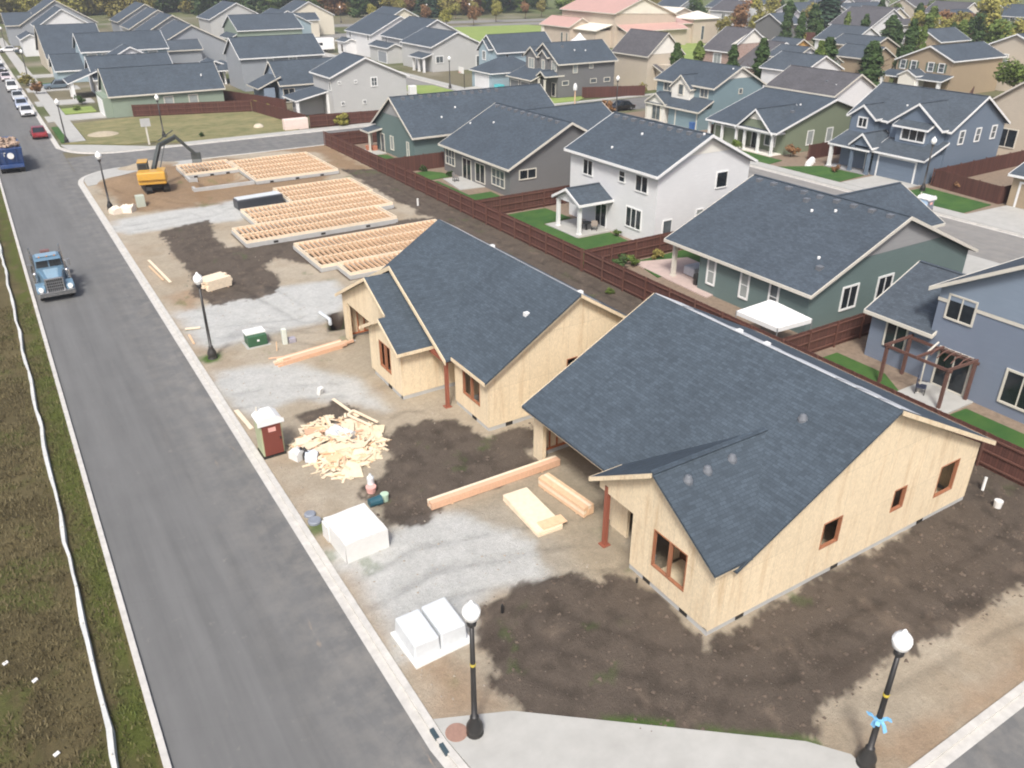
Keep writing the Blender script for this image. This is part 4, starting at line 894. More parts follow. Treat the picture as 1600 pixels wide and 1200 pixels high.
h = House('house', 'grey green single storey house at the cross road corner, its gable facing the site', 'house', (41.8, 88.4), ['green', 'panel_grey'], ['roof'], trim='offwhite', group=NB)
h.block(41.8, 62.5, 88.4, 99.3, 'x', 7.0, .64, oh=.45, rk=.4, gable=1)
h.win('-x', 41.8, 94.6, 1.5, .8, 1.5, 1, 1, 'blind'); h.win('-x', 41.8, 90.1, 1.5, .5, 1.6, 1, 2, 'blind'); h.win('-x', 41.8, 97.4, 1.1, 1.0, 2.1, 1, 1, 'greyglass', .08, 'door')
h.column(41.2, 99.7, 2.6, .14, z0=.1); h.shed(39.9, 41.9, 97.4, 99.9, 2.55, 2.9, '+x'); h.column(40.1, 97.6, 2.5, .1)
for x in np.linspace(43, 56, 12): h.vent(x, 93.4, 6.75)
h.vent(49, 91.5, 5.5, 1); h.vent(46.5, 90.3, 4.75, 1); h.finish()

# ------------------------------------------------------------------ houses across the back road
h = House('house', 'dark grey two storey house with stepped front gables beside the cross road', 'house', (81.3, 121.3), ['dgrey', 'panel_white'], ['roof'], trim='offwhite', group=NB)
h.block(85.1, 97.2, 121.3, 130, 'x', 8.5, .64, oh=.4, rk=.35)
h.block(84.5, 88, 127, 130.6, 'x', 7.7, .7, oh=.25, rk=.3); h.block(84.8, 88, 124.2, 126.8, 'x', 7.4, .7, oh=.25, rk=.3)
h.w.box(81.4, 85.1, 123.8, 131.2, 0, 3.0); h.shed(80.9, 85.1, 123.4, 131.6, 2.9, 4.4, '+x')
h.block(82.6, 86, 121.6, 123.6, 'x', 4.4, .6, oh=.3, rk=.3, walls=False); h.column(82.5, 121.6, 3.1, .14); h.column(82.5, 123.4, 3.1, .14)
h.win('-x', 81.4, 129.4, 1.2, 2.6, 2.2, 1, 1, 'dgrey', .12, 'garage_door'); h.win('-x', 81.4, 126, 1.2, 2.6, 2.2, 1, 1, 'dgrey', .12, 'garage_door')
h.win('-x', 84.5, 128.8, 5.0, 1.6, 1.5, 2, 1, 'blind', .14); h.win('-x', 84.8, 125.5, 5.0, .7, 1.4, 1, 1, 'blind', .14); h.win('-x', 85.1, 122.6, 5.0, 1.3, 1.4, 2, 1, 'blind', .14); h.win('-x', 85.1, 122.6, 1.2, 1.0, 2.1, 1, 1, 'glass', .1, 'door')
for c, z, w_, hh in ((88.6, 4.6, .8, 1.4), (92, 4.9, .7, .9)): h.win('-y', 121.3, c, z, w_, hh, 1, 2, 'blind')
for c in (86.6, 92.6, 95.6): h.win('-y', 121.3, c, 2.3, 1.2, .6, 1, 1, 'greyglass')
h.vent(90, 123.6, 7.25, 1); h.vent(92.2, 123.4, 7.1, 1); h.vent(88, 124.5, 7.8, 0); h.finish()

h = House('house', 'pale blue two storey house with a white front gable and a big white garage', 'house', (79.5, 134), ['ltblue', 'panel_white'], ['roof'], group=NB)
h.block(84.4, 97, 140.2, 147.2, 'x', 8.6, .75, oh=.4, rk=.35, gable=1); h.w.box(79.6, 85, 134.4, 141.5, 0, 3.0); h.hip(79.6, 90, 134.4, 141.5, 3.0, .55, walls=False); h.w.box(85, 92, 134.6, 140.2, 0, 2.9)
h.block(83.6, 87, 142, 145.6, 'x', 7.9, .8, oh=.3, rk=.3)
h.win('-x', 79.6, 137.8, 1.25, 4.8, 2.3, 1, 1, 'white_s', .14, 'garage_door'); h.win('-x', 83.6, 143.8, 5.0, 1.0, 1.4, 2, 1, 'greyglass', .14)
for c in (86.5, 90, 93.5): h.win('-y', 140.2, c, 5.0, .5, .5, 1, 1, 'greyglass', .05)
h.finish()

h = House('house', 'teal blue two storey house with a white front dormer and a blue garage door', 'house', (84.4, 86.2), ['blue', 'panel_white'], ['roof'], trim='offwhite', group=NB)
h.block(86.8, 96.4, 86.2, 98.0, 'y', 8.1, .5, rs=91.5, oh=.35, rk=.35, gable=1)
h.block(86.0, 90, 90.0, 93.8, 'x', 6.8, .8, oh=.25, rk=.25, wi=1)
h.w.box(84.6, 86.8, 86.3, 92.6, 0, 2.8); h.shed(84.1, 86.8, 86.0, 97.4, 2.6, 3.95, '+x'); h.block(84.3, 87, 93.2, 97, 'x', 4.1, .6, oh=.3, rk=.25, wi=1)
h.win('-x', 84.6, 88.9, 1.15, 4.2, 2.1, 1, 1, 'blue', .16, 'garage_door'); h.win('-x', 84.3, 94.9, 1.4, 1.7, 2.0, 2, 1, 'greyglass', .14)
h.win('-x', 86.8, 95.6, 4.7, 1.5, 1.0, 2, 1, 'greyglass', .14); h.win('-x', 86.0, 91.9, 4.8, .9, 1.3, 1, 1, 'greyglass', .14); h.win('-x', 86.8, 88.0, 4.7, 1.4, 1.0, 2, 1, 'greyglass', .14); h.win('-y', 86.2, 92, 4.8, .6, .6, 1, 1, 'greyglass', .08)
h.vent(90.8, 86.9, 7.75, 1); h.column(84.4, 97.2, 2.6, .12); h.finish()

h = House('house', 'moss green single storey house with a white columned front porch under a wide gable', 'house', (82.5, 69), ['moss', 'panel_white'], ['roof'], group=NB)
h.block(82.5, 99, 69.1, 80.2, 'y', 6.1, .31, rs=90.5, oh=2.2, rk=.4, gable=None)
h.block(80.5, 87, 69.6, 75.0, 'x', 5.3, .85, oh=.3, rk=.3, walls=False); h.w.prism([(80.6, 69.6, 2.75), (80.6, 75.0, 2.75), (80.6, 72.3, 5.05)], (.12, 0, 0), 0); h.w.prism([(80.57, 71.1, 4.0), (80.57, 73.5, 4.0), (80.57, 72.3, 5.03)], (.03, 0, 0), 1)
h.t.box(80.5, 80.75, 69.4, 75.2, 2.5, 2.76)
for y in (69.5, 71.7, 74.0, 75.4, 77.9, 80.2): h.column(80.7, y, 2.55, .14)
h.w.box(81.2, 82.5, 75.2, 80, 0, 2.8); h.win('-x', 81.2, 77.8, 1.2, 3.6, 2.1, 1, 1, 'moss', .1, 'garage_door')
h.win('-x', 82.5, 73.9, 1.1, .9, 2.0, 1, 1, 'glass', .1, 'door'); h.win('-x', 82.5, 71.4, 1.5, 1.6, 1.3, 2, 1, 'greyglass'); h.win('-y', 69.1, 87, 1.7, 1.0, 1.6, 1, 1, 'blind'); h.win('-y', 69.1, 90.6, 1.7, 1.0, 1.6, 1, 1, 'blind')
for x, y, k in ((85.6, 71.2, 0), (86.4, 72.2, 0), (85.8, 73.4, 0), (87.6, 71.8, 1)): h.vent(x, y, 6.1 - .31 * (90.5 - x), k)
h.box(80.4, 82.5, 69.4, 75.2, 0, .16, 1); h.finish()

h = House('house', 'blue grey two storey house with two front gables over a wide garage door', 'house', (82.9, 50.8), ['bluegrey2', 'panel_grey'], ['roof2'], group=NB)
h.block(86.3, 96.5, 50.8, 63.2, 'y', 8.6, .58, rs=91.4, oh=.35, rk=.35)
h.block(85.4, 91, 51.3, 57.2, 'x', 7.9, .72, rs=54.2, oh=.35, rk=.3); h.block(85.3, 91, 59.3, 62.4, 'x', 6.9, .72, oh=.3, rk=.3)
h.w.box(83.0, 86.3, 51.0, 57.0, 0, 2.9); h.shed(82.5, 86.3, 50.6, 57.1, 2.8, 4.3, '+x'); h.shed(82.2, 86.3, 57.12, 62.6, 2.75, 4.2, '+x')
h.block(82.3, 86, 56.9, 59.6, 'x', 4.45, .9, oh=.15, rk=.2, walls=False); h.w.box(84.2, 86.3, 57.2, 62.2, 0, 2.8); h.w.prism([(82.35, 57, 3.05), (82.35, 59.5, 3.05), (82.35, 58.25, 4.2)], (.1, 0, 0), 0)
h.w.box(84.7, 85.45, 52.4, 56.0, 3.7, 5.5); h.shed(84.3, 85.6, 52.1, 56.3, 5.5, 6.1, '+x')
h.win('-x', 83.0, 54.0, 1.2, 4.4, 2.2, 1, 1, 'bluegrey2', .18, 'garage_door', 'white'); h.win('-x', 84.7, 53.9, 4.75, 2.6, 1.15, 3, 1, 'glass', .16); h.win('-x', 85.3, 60.8, 4.95, 1.0, .9, 2, 1, 'glass', .16)
h.win('-x', 84.2, 58.2, 1.15, 1.0, 2.1, 1, 1, 'glass', .1, 'door')
for c in (88.6, 91.6, 94.6): h.win('-y', 50.8, c, 4.55, .75, 1.25, 1, 2, 'greyglass', .13)
for y in (57.2, 59.4): h.column(82.5, y, 3.0, .16, 'bluegrey2')
h.column(82.45, 62.2, 2.6, .17); h.vent(88.5, 57.8, 6.9, 1); h.box(82.2, 84.2, 57.1, 62.6, 0, .15, 1); h.finish()

h = House('house', 'tan house at the right edge with a white framed garage door facing the wide drive', 'house', (83.2, 28), ['tan'], ['roof2'], group=NB)
h.block(83.3, 97, 29.0, 41.6, 'y', 5.8, .36, oh=.4, rk=.35); h.win('-x', 83.3, 38.3, 1.25, 4.8, 2.3, 1, 1, 'tan', .2, 'garage_door'); h.win('-x', 83.3, 31.5, 1.6, 1.4, 1.3, 2); h.finish()
h = House('house', 'beige two storey house at the right edge behind the blue grey one', 'house', (105, 43), ['beige'], ['roof3'], trim='offwhite', group=NB)
h.block(105, 119, 44, 57.2, 'x', 11.3, .72, oh=.35, rk=.4); h.win('-x', 105, 54.6, 2.2, 2.2, 2.0, 2, 1, 'glass', .12); h.win('-x', 105, 48, 5.0, 1.4, 1.3, 2); h.finish()

# ------------------------------------------------------------------ farther houses, each with its own shape
FAR = 'houses of the neighbourhood farther off'
def far(label, cat, blocks, wall, roof='roof', trim='offwhite', wins=(), name='house', loc=None, extra=None, group=FAR, gable=None):
    b = blocks[0]; hh = House(name, label, cat, loc or (b[0], b[2]), [wall, 'panel_white', 'dgrey'], [roof], trim=trim, group=group)
    for b in blocks:
        k = dict(oh=.35, rk=.35)
        if len(b) > 7: k.update(b[7])
        hh.block(*b[:7], **k)
    for w_ in wins: hh.win(*w_)
    if extra: extra(hh)
    return hh.finish()
def ex(hh):
    hh.shed(40.2, 45.6, 125.2, 131.4, 2.6, 3.7, '+x'); hh.column(40.5, 125.5, 2.5, .2); hh.column(45.3, 125.5, 3.4, .2); hh.w.box(41.5, 45.5, 128, 131, 0, 2.6)
    for c in (129, 130.3): hh.win('-x', 41.5, c, 1.5, .6, 1.2, 1, 1, 'greyglass')
    hh.vent(48.6, 127.5, 7.0, 1); hh.vent(48.9, 127, 7.1, 1)
far('light grey two storey house with a blank gable end beside the dry lawn', 'house', [(45.4, 57.6, 123.4, 131.4, 'y', 8.3, .43, dict(rs=50.9))], 'ltgrey', trim='white',
    wins=[('-y', 123.4, 52.2, 4.7, .8, 1.1, 2, 2, 'greyglass', .16), ('-y', 123.4, 46.6, 4.9, .3, .3), ('-y', 123.4, 49.2, 4.9, .3, .3), ('-y', 123.4, 46.9, 1.9, .4, .4), ('-y', 123.4, 50.4, 1.9, .4, .4), ('-x', 45.4, 124.2, 4.4, .6, 1.0, 1, 1, 'greyglass')], extra=ex)
def ex(hh):
    for x in (24.6, 29.0): pass
    hh.vent(31, 142.5, 5.1, 1); hh.w.box(16.0, 17.1, 141.2, 148.8, 0, 2.9)
    hh.win('-x', 16.0, 145, 1.25, 4.8, 2.2, 1, 1, 'white_s', .14, 'garage_door', 'white')
far('sage green single storey house with two white windows beside the dry lawn', 'house', [(17, 33.6, 140.8, 149.8, 'x', 6.6, .72, dict(rk=.3))], 'sage', wins=[('-y', 140.8, 25.2, 1.75, 1.2, 1.3, 1, 1, 'blind', .14), ('-y', 140.8, 28.9, 1.75, 1.2, 1.3, 1, 1, 'blind', .14)], extra=ex)
def ex(hh):
    hh.column(14.2, 163.2, 2.7, .25); hh.column(14.2, 167, 2.7, .2); hh.shed(13.6, 18.4, 162.8, 170.2, 2.7, 4.4, '+x'); hh.win('-x', 18, 166, 1.3, 1.8, 2.0, 2, 1, 'glass', .15)
far('white house with a porch column and a grey car in its drive', 'house', [(18, 31, 163, 173, 'x', 6.3, .62), (22.6, 29.5, 174, 180, 'y', 7.0, .5)], 'white_s', trim='white', extra=ex)
far('two storey house with a white window band under a wide hip of slate roof', 'house', [(19.2, 34.5, 185, 196, 'x', 8.4, .5), (14.2, 19.4, 186.5, 196, 'x', 4.8, .5)], 'ltblue', trim='white', wins=[('-y', 185, x, 4.2, 1.5, 1.5, 1, 1, 'blind', .2) for x in (20.8, 23.4, 26, 29, 31.8)] + [('-y', 185, x, 1.7, 1.5, 1.5, 1, 1, 'blind', .15) for x in (29, 31.8)])
far('house with one deep plain slate slope facing the lawn, beside the main road', 'house', [(14.4, 25.6, 202, 224, 'x', 8.7, .5)], 'beige', wins=[('-x', 14.4, 206, 1.6, 2, 1.4, 2, 1, 'greyglass')])
far('house with a bright white gable above the deep slate slope', 'house', [(16.4, 28.4, 240, 254, 'y', 10.4, .62), (12.6, 16.5, 242, 253, 'y', 5, .5)], 'white_s', trim='white')
far('grey gabled house at the head of the main road in front of the wood', 'house', [(15, 33.5, 272, 290, 'y', 11.0, .6), (11.5, 18, 273, 283, 'x', 8, .55)], 'mid')
far('low grey house with a broad west slope behind the sage green one', 'house', [(36.6, 51.4, 204, 221, 'y', 8.2, .5), (36.8, 44, 198, 204.4, 'x', 5.5, .5)], 'mid', roof='roof2')
far('long slate roofed house second of the diagonal row below the wood', 'house', [(38, 53, 230, 243, 'y', 8.8, .55)], 'mid')
far('long slate roofed house with a pale strip along its slope, below the wood', 'house', [(38.6, 54, 251, 264, 'y', 9.0, .55)], 'ltgrey')
far('grey roofed house at the end of the diagonal row under the yellow trees', 'house', [(40, 56, 278, 292, 'y', 9.2, .55)], 'mid')
def ex(hh):
    hh.w.box(40.2, 42, 141, 147, 0, 2.5); hh.shed(39.2, 43.2, 140.9, 147.2, 2.55, 4.2, '+x')
far('low slate blue roofed house tucked behind the light grey gable', 'house', [(43, 56, 140.6, 149.4, 'x', 6.2, .7)], 'slateblue', extra=ex, wins=[('-y', 140.6, 44.2, 1.2, 1.8, 2.0, 2, 1, 'glass')])
far('grey two storey house with two small pale windows under a long white eave', 'house', [(41.4, 56.5, 157, 167, 'x', 8.7, .58)], 'mid', trim='white', wins=[('-y', 157, 46.6, 4.7, 1.0, 1.0, 1, 1, 'blind', .2), ('-y', 157, 50.8, 4.7, 1.3, 1.0, 2, 1, 'blind', .2)])  # panes take the pale blind colour
def ex(hh):
    for x, y in ((41, 168.6), (43.6, 168.4)): hh.column(x, y, 2.4, .15)
far('small slate roofed outbuilding with a covered terrace of timber posts', 'house', [(38.6, 41, 169.8, 175, 'y', 4.2, .4)], 'slateblue', trim='white', extra=lambda hh: (hh.hip(39.4, 44, 168, 175, 2.6, .5, walls=False), ex(hh)))
far('white two storey house with a low west porch beyond the trailer', 'house', [(82.4, 97.5, 194.2, 210, 'y', 9.0, .48), (79.8, 82.6, 204.6, 210, 'y', 3.7, .4)], 'white_s', trim='white', wins=[('-x', 82.4, 196.4, 4.4, .8, 1.2, 1, 1, 'greyglass'), ('-x', 82.4, 207.5, 4.4, .8, 1.2, 1, 1, 'greyglass'), ('-x', 79.8, 207, 1.4, 1.3, 1.7, 1, 1, 'dark_door', .2)])
far('pale grey two storey house with a garage beside the white one', 'house', [(84.2, 99.5, 179, 192.6, 'y', 9.0, .48), (80.8, 84.4, 182, 192, 'y', 4.2, .4)], 'ltgrey', trim='white', wins=[('-x', 80.8, 185, 1.25, 4.6, 2.2, 1, 1, 'mid', .15, 'garage_door'), ('-x', 84.2, 182, 4.4, .8, 1.2, 1, 1, 'greyglass'), ('-x', 84.2, 190, 4.4, .8, 1.2, 1, 1, 'greyglass')])
def ex(hh):
    for y in (164, 166.4, 168.8): hh.column(80.8, y, 2.8, .2)
    hh.shed(80.2, 83, 163.6, 170.2, 2.9, 3.7, '+x'); hh.win('-y', 163.6, 84.3, 2.4, 1.6, 1.2, 2, 1, 'greyglass', .14); hh.win('-y', 163.6, 93.6, 1.6, .8, 2.0, 1, 1, 'greyglass', .16); hh.win('-y', 163.6, 96.4, 1.6, .8, 2.0, 1, 1, 'greyglass', .16)
far('light grey gabled house with a white front colonnade above a short red fence', 'house', [(82.6, 99.5, 163.6, 178, 'y', 7.6, .42, dict(rs=88.6))], 'ltgrey', trim='white', extra=ex)
def ex(hh):
    hh.w.box(105.5, 108, 117.4, 119.6, 0, 4.4); hh.shed(104.6, 112, 117, 119.7, 3.4, 4.4, '+y'); hh.win('-y', 119.7, 107.5, 1.7, 2, 1.6, 2, 1, 'greyglass', .14)
far('beige two storey house with a steep charcoal roof in front of the red roofed hall', 'house', [(103.4, 111.6, 119.7, 129.6, 'y', 9.6, .85, dict(gable=None))], 'beige', roof='roof3', extra=lambda hh: (ex(hh), hh.w.prism([(103.8, 119.66, 6.1), (111.2, 119.66, 6.1), (107.5, 119.66, 9.2)], (0, .04, 0), 1)))
far('brick house with a pink side gable among the columnar trees', 'house', [(128.2, 140.5, 124.5, 131.5, 'y', 8.9, .62), (130, 146, 119.2, 124.4, 'y', 6.6, .5)], 'brickred', roof='roof3', trim='white', wins=[('-x', 128.2, 127.4, 3.4, 1.8, 1.6, 2, 1, 'blind', .25)], extra=lambda hh: hh.w.prism([(128.6, 124.46, 6.2), (140.1, 124.46, 6.2), (134.35, 124.46, 8.6)], (0, .03, 0), 1))
far('house with a charcoal roof and a plain white gable behind the moss green one', 'house', [(102.6, 113.2, 78.5, 90.6, 'y', 6.9, .5, dict(rs=107.4))], 'white_s', roof='roof3', trim='offwhite', extra=lambda hh: (hh.vent(104.6, 80, 5.4, 1), hh.vent(105, 82, 5.6)))
def ex(hh):
    for c, g in ((95.3, 0), (93.2, 0), (89.9, 0), (87.9, 0)):
        hh.win('-x', 142, c, 4.6, .9, 1.3, 1, 2, 'greyglass', .14)
        for d in (-.75, .75): hh.win('-x', 142, c + d, 4.6, .3, 1.3, 1, 1, 'shutter', .02, 'shutter', 'shutter')
    hh.shed(138.8, 142, 85.4, 97.6, 2.9, 3.6, '+x')
    for y in (86, 90, 93, 97): hh.column(139.2, y, 2.8, .25)
    hh.block(138.6, 141.5, 90.2, 93.4, 'x', 4.2, .5, oh=.2, rk=.2, wi=1)
M['shutter'] = plain('green_shutter', srgb(86, 104, 92), .6)
far('beige two storey house with green shutters and an arched white porch', 'house', [(142, 157, 86, 96.6, 'x', 8.0, .42, dict(rs=90.6))], 'tan', trim='white', extra=ex)
far('beige house at the far right behind the shuttered one', 'house', [(158, 172, 78, 92, 'x', 9.6, .42)], 'beige', trim='white', wins=[('-x', 158, 86.5, 5.4, 1.4, 1.3, 2, 1, 'blind', .15)])
far('brown gabled house between the columnar trees', 'house', [(150.6, 158.4, 108.4, 118, 'y', 7.6, .42, dict(rs=154.2))], 'tan', roof='roof2', trim='offwhite', wins=[('-y', 108.4, 152.4, 2.2, 1.0, .8, 1, 1, 'blind', .2)])
far('small white gabled house with an ochre house behind it', 'house', [(131, 138.5, 110.5, 117, 'y', 6.6, .45), (133.5, 138.5, 105.8, 110, 'y', 5.6, .5)], 'white_s', roof='roof2')
far('ochre house behind the small white gable', 'house', [(139.5, 146, 119, 125.6, 'y', 7.0, .5)], 'yellow', roof='roof2')
far('house with an ochre porch and a dark hipped roof among the columnar trees', 'house', [(143, 150, 103, 111, 'y', 6.6, .5)], 'tan', roof='roof2', wins=[('-y', 103, 146.5, 1.5, 4.0, 1.0, 1, 1, 'yellow', .2)])
far('grey roofed house left of the tallest columnar trees', 'house', [(120, 130, 99, 108, 'y', 6.6, .45)], 'white_s', roof='roof2', trim='white')
far('large white two storey house on the slope above the red fence', 'house', [(206, 222, 150, 163, 'y', 9.0, .5), (214, 226, 146, 150.4, 'x', 6.5, .5)], 'white_s', roof='roof3', trim='white')
far('dark timber house in front of the largest fir', 'house', [(196, 204, 171, 181, 'x', 7.2, .5)], 'dgrey', roof='roof2', trim='white')
far('white house with a grey roof far right above the shuttered house', 'house', [(222, 232, 106, 119, 'x', 7.6, .5)], 'white_s', roof='roof3', trim='white')
far('grey house at the top right edge of the view', 'house', [(262, 276, 128, 140, 'x', 7.6, .4)], 'ltgrey', roof='roof2', trim='white')
far('small grey house at the top beside the yellow tree', 'house', [(236, 248, 232, 243, 'y', 8, .5)], 'cream', roof='roof', trim='white')
far('long grey roofed house at the top beyond the white two storey one', 'house', [(242, 262, 184, 196, 'x', 8, .4)], 'ltgrey', roof='roof2', trim='white')
far('pale gabled house at the top above the rust coloured tree', 'house', [(258, 270, 158, 170, 'y', 9, .5)], 'cream', roof='roof3', trim='white')
far('low white walled house at the top right', 'house', [(292, 306, 170, 181, 'y', 7, .45)], 'white_s', roof='roof3', trim='white')
far('mid grey house at the top between two firs', 'house', [(276, 290, 220, 232, 'y', 8, .45)], 'mid', roof='roof2', trim='white')
far('slate roofed house beside the wood at the top left of centre', 'house', [(62, 78, 262, 276, 'y', 9.6, .5)], 'ltgrey', trim='white')
far('slate roofed house with a cream gable beside the wood', 'house', [(84, 99, 262, 274, 'y', 9.4, .5), (84, 92, 256, 262.5, 'x', 6.5, .5)], 'cream', trim='white')
far('slate blue roofed house behind the outbuilding', 'house', [(60, 76.5, 226, 240, 'x', 8.2, .45)], 'sage', trim='white', extra=lambda hh: hh.shed(58, 60, 228, 238, 3, 4, '+x'))
far('slate roofed house with pale front gables behind the trailer', 'house', [(70, 82.5, 236, 250, 'y', 8.6, .5), (67, 71, 239, 243, 'x', 6.5, .6)], 'ltblue', trim='white')
far('slate roofed house with a cream gable behind the white two storey one', 'house', [(98, 110, 222, 235, 'y', 9.0, .5)], 'cream', trim='white')

M['lilac'] = siding('siding_lilac', srgb(186, 184, 190))
for l, x, y, wd, dp, ax, zr_, wl, rf_ in (('white gabled house behind the long red fence at its upper end', 212, 204, 11, 12, 'y', 8.6, 'white_s', 'roof3'), ('lilac grey house left of the largest dark fir', 232, 196, 12, 10, 'x', 8.0, 'lilac', 'roof2'), ('cream gabled house behind the leafy columnar trees', 226, 160, 10, 12, 'y', 8.4, 'cream', 'roof3'),
        ('small tan house between the far columnar trees', 188, 118, 11, 9, 'x', 6.8, 'tan', 'roof2'), ('white house with a charcoal roof behind the small ochre house', 170, 128, 11, 10, 'y', 7.4, 'white_s', 'roof2'), ('long grey house above the far columnar pair', 240, 150, 16, 9, 'x', 7.6, 'ltgrey', 'roof'), ('pale gabled house at the upper right below the yellow tree', 244, 112, 11, 12, 'y', 8.2, 'cream', 'roof2'),
        ('blue grey house near the top right corner', 276, 146, 12, 11, 'y', 8.2, 'slateblue', 'roof'), ('beige house far off above the pale gabled one', 292, 196, 14, 10, 'x', 8.0, 'beige', 'roof3'), ('white walled house right of the tallest far fir', 262, 206, 12, 12, 'y', 8.4, 'white_s', 'roof2'), ('grey gabled house on the skyline above the hall', 216, 236, 11, 12, 'y', 8.2, 'mid', 'roof'), ('cream house on the skyline right of the hall', 256, 238, 12, 10, 'x', 8.0, 'cream', 'roof2'), ('pale grey house among the skyline trees', 306, 226, 13, 11, 'y', 8.4, 'ltgrey', 'roof3')):
    far(l, 'house', [(x, x + wd, y, y + dp, ax, zr_, .5)], wl, roof=rf_, trim='white', wins=[('-x', x, y + dp / 2, 4.2, 1.4, 1.3, 2, 1, 'greyglass', .15), ('-y', y, x + wd / 2, 1.8, 1.4, 1.3, 2, 1, 'greyglass', .15)])
# the red roofed hall
h = House('hall', 'large beige hall with pale red metal roofs', 'hall', (146, 183), ['beige_plaster', 'creamroof'], ['redroof', 'creamroof'], trim='offwhite')
h.block(146, 167, 183, 207, 'y', 11.8, .36, rs=155, oh=.6, rk=.5, gable=None); h.w.prism([(146.2, 182.9, 8.3), (166.8, 182.9, 7.6), (155, 182.9, 11.4)], (0, .1, 0), 1)
h.block(139.4, 147, 194, 207.5, 'y', 6.8, .5, oh=.5, rk=.4); h.w.box(139.2, 139.5, 206, 207.4, 0, 4.4, 1)
h.w.box(141, 146.2, 184.5, 194, 0, 4.2); h.shed(140.5, 146, 184, 194, 4.3, 5.6, '+x', 1)
h.shed(146.5, 168, 178.6, 182.9, 4.2, 5.6, '+y', 0); h.w.box(147, 168, 179.4, 182.9, 0, 4.2)
h.hip(172, 181, 181, 189, 6.2, .4, ri=1); h.w.box(166.8, 172.2, 182, 190, 0, 5.2); h.shed(166.8, 172.2, 181.4, 190, 5.2, 6.6, '+y', 0); h.block(170, 186, 192, 204, 'y', 8.4, .35, ri=1)
h.win('-y', 181, 175.4, 2.6, .9, 3.4, 1, 1, 'greyglass', .1); h.win('-x', 139.4, 197.5, 1.8, .8, 2.6, 1, 1, 'greyglass', .1); h.win('-x', 139.4, 195.2, 1.8, .6, 2.6, 1, 1, 'greyglass', .1)
h.finish()
t = thing('canopy', 'white pointed canopy in front of the hall', 'canopy', (131, 178, 0)); mb = MB()
mb.lathe((131, 178, 2.6), [(2.6, 0), (1.2, .9), (.05, 2.1)], 8); mb.build('cover', M['white'], t); mb = MB()
for a in range(4): mb.box(131 + 1.8 * math.cos(a * 1.57 + .8) - .05, 131 + 1.8 * math.cos(a * 1.57 + .8) + .05, 178 + 1.8 * math.sin(a * 1.57 + .8) - .05, 178 + 1.8 * math.sin(a * 1.57 + .8) + .05, 0, 2.65)
mb.build('leg', M['white'], t)

# ------------------------------------------------------------------ fences
def fence(label, a, b, h=1.83, rails=0, mat='fence', post_step=2.44, z0=.02, group='red brown board fences'):
    """boards from a to b; rails = +1/-1 puts rails and posts on the left / right of the run"""
    t = thing('board_fence', label, 'fence', (*a, 0), group)
    A, B = Vector((*a, 0)), Vector((*b, 0)); L = (B - A).length; d = (B - A) / L; n = Vector((-d.y, d.x, 0))
    mb = MB(); k = max(1, int(L / .15)); rr = random.Random(len(label))
    for i in range(k):
        p, q = A + d * (L * i / k), A + d * (L * (i + 1) / k); off = n * rr.uniform(-.006, .006); hh = h + rr.uniform(-.012, .012)
        mb.hexa([p - n * .012 + off + Vector((0, 0, z0)), q - n * .012 + off + Vector((0, 0, z0)), q + n * .012 + off + Vector((0, 0, z0)), p + n * .012 + off + Vector((0, 0, z0)),
                 p - n * .012 + off + Vector((0, 0, hh)), q - n * .012 + off + Vector((0, 0, hh)), q + n * .012 + off + Vector((0, 0, hh)), p + n * .012 + off + Vector((0, 0, hh))])
    mb.build('boards', M[mat], t)
    s = rails if rails else 1
    for z in (.3, h * .52, h - .22):
        r = MB(); o = n * (.05 * s) + Vector((0, 0, z)); r.beam(A + o, B + o, .06, .09); r.build('rail', M['fence_rail'], t)
    k = max(1, round(L / post_step))
    for i in range(k + 1):
        p = A + d * (L * i / k) + n * (.125 * s); r = MB(); r.obox(p + Vector((0, 0, h / 2 + .03)), .045, .045, h / 2 + .03, math.atan2(d.y, d.x)); r.build('post', M['fence_rail'], t)
M['fence_rail'] = plain('fence_rail', srgb(98, 64, 54), .8, .15, 3)
fence('long red brown fence behind the joisted floors, rails showing towards the site', (36.8, 48.6), (36.8, 104.4), 1.85, 1)
fence('long red brown fence behind the two unfinished houses, boards showing towards the site', (36.8, 48.4), (36.8, -6), 1.9, -1)
fence('red brown fence between the white house and the green grey house', (36.95, 48.45), (62, 48.45), 1.8, -1)
fence('red brown fence between the dark grey house and the white house', (36.95, 65.4), (62, 65.4), 1.8, -1)
fence('red brown fence between the dark grey house and the corner house', (36.95, 85.6), (51, 85.6), 1.8, 1)
fence('red brown fence along the cross road beside the corner house', (36.95, 103.0), (52, 103.0), 1.8, -1)
fence('red brown fence between the green grey house and the slate blue house', (36.95, 29.0), (62, 29.0), 1.8, -1)
fence('short red brown fence beside the blue grey house with two front gables', (84.3, 50.2), (83.2, 42.4), 1.8, 1)
fence('red brown fence behind the tan house at the right', (83.3, 42.3), (104, 42.3), 1.8, 1); fence('red brown fence along the garden of the blue grey house', (84.4, 50.3), (104, 50.6), 1.8, 1, 'fence_far')
fence('red brown fence between the moss green house and the blue grey house', (83.2, 65.8), (100, 65.8), 1.8, 1, 'fence_far')
fence('short red brown fence between the teal blue house and the moss green house', (82.6, 81.8), (86.6, 82), 1.8, 1, 'fence_far')
fence('red brown fence beside the dark grey house with stepped gables', (88.5, 118.8), (99, 114.8), 1.8, 1, 'fence_far')
fence('red brown fence between the sage green house and the dry lawn', (19.6, 139.9), (36.2, 135.2), 1.8, -1, 'fence_far'); fence('red brown fence from the sage green garden down to the pink pallet', (36.3, 135.1), (38.9, 118.0), 1.8, 1, 'fence_far')
fence('red brown fence in front of the light grey house', (39.4, 117.3), (51.4, 115.6), 1.8, -1, 'fence_far'); fence('red brown fence behind the sage green house', (34.4, 150.5), (41, 133), 1.8, 1, 'fence_far')
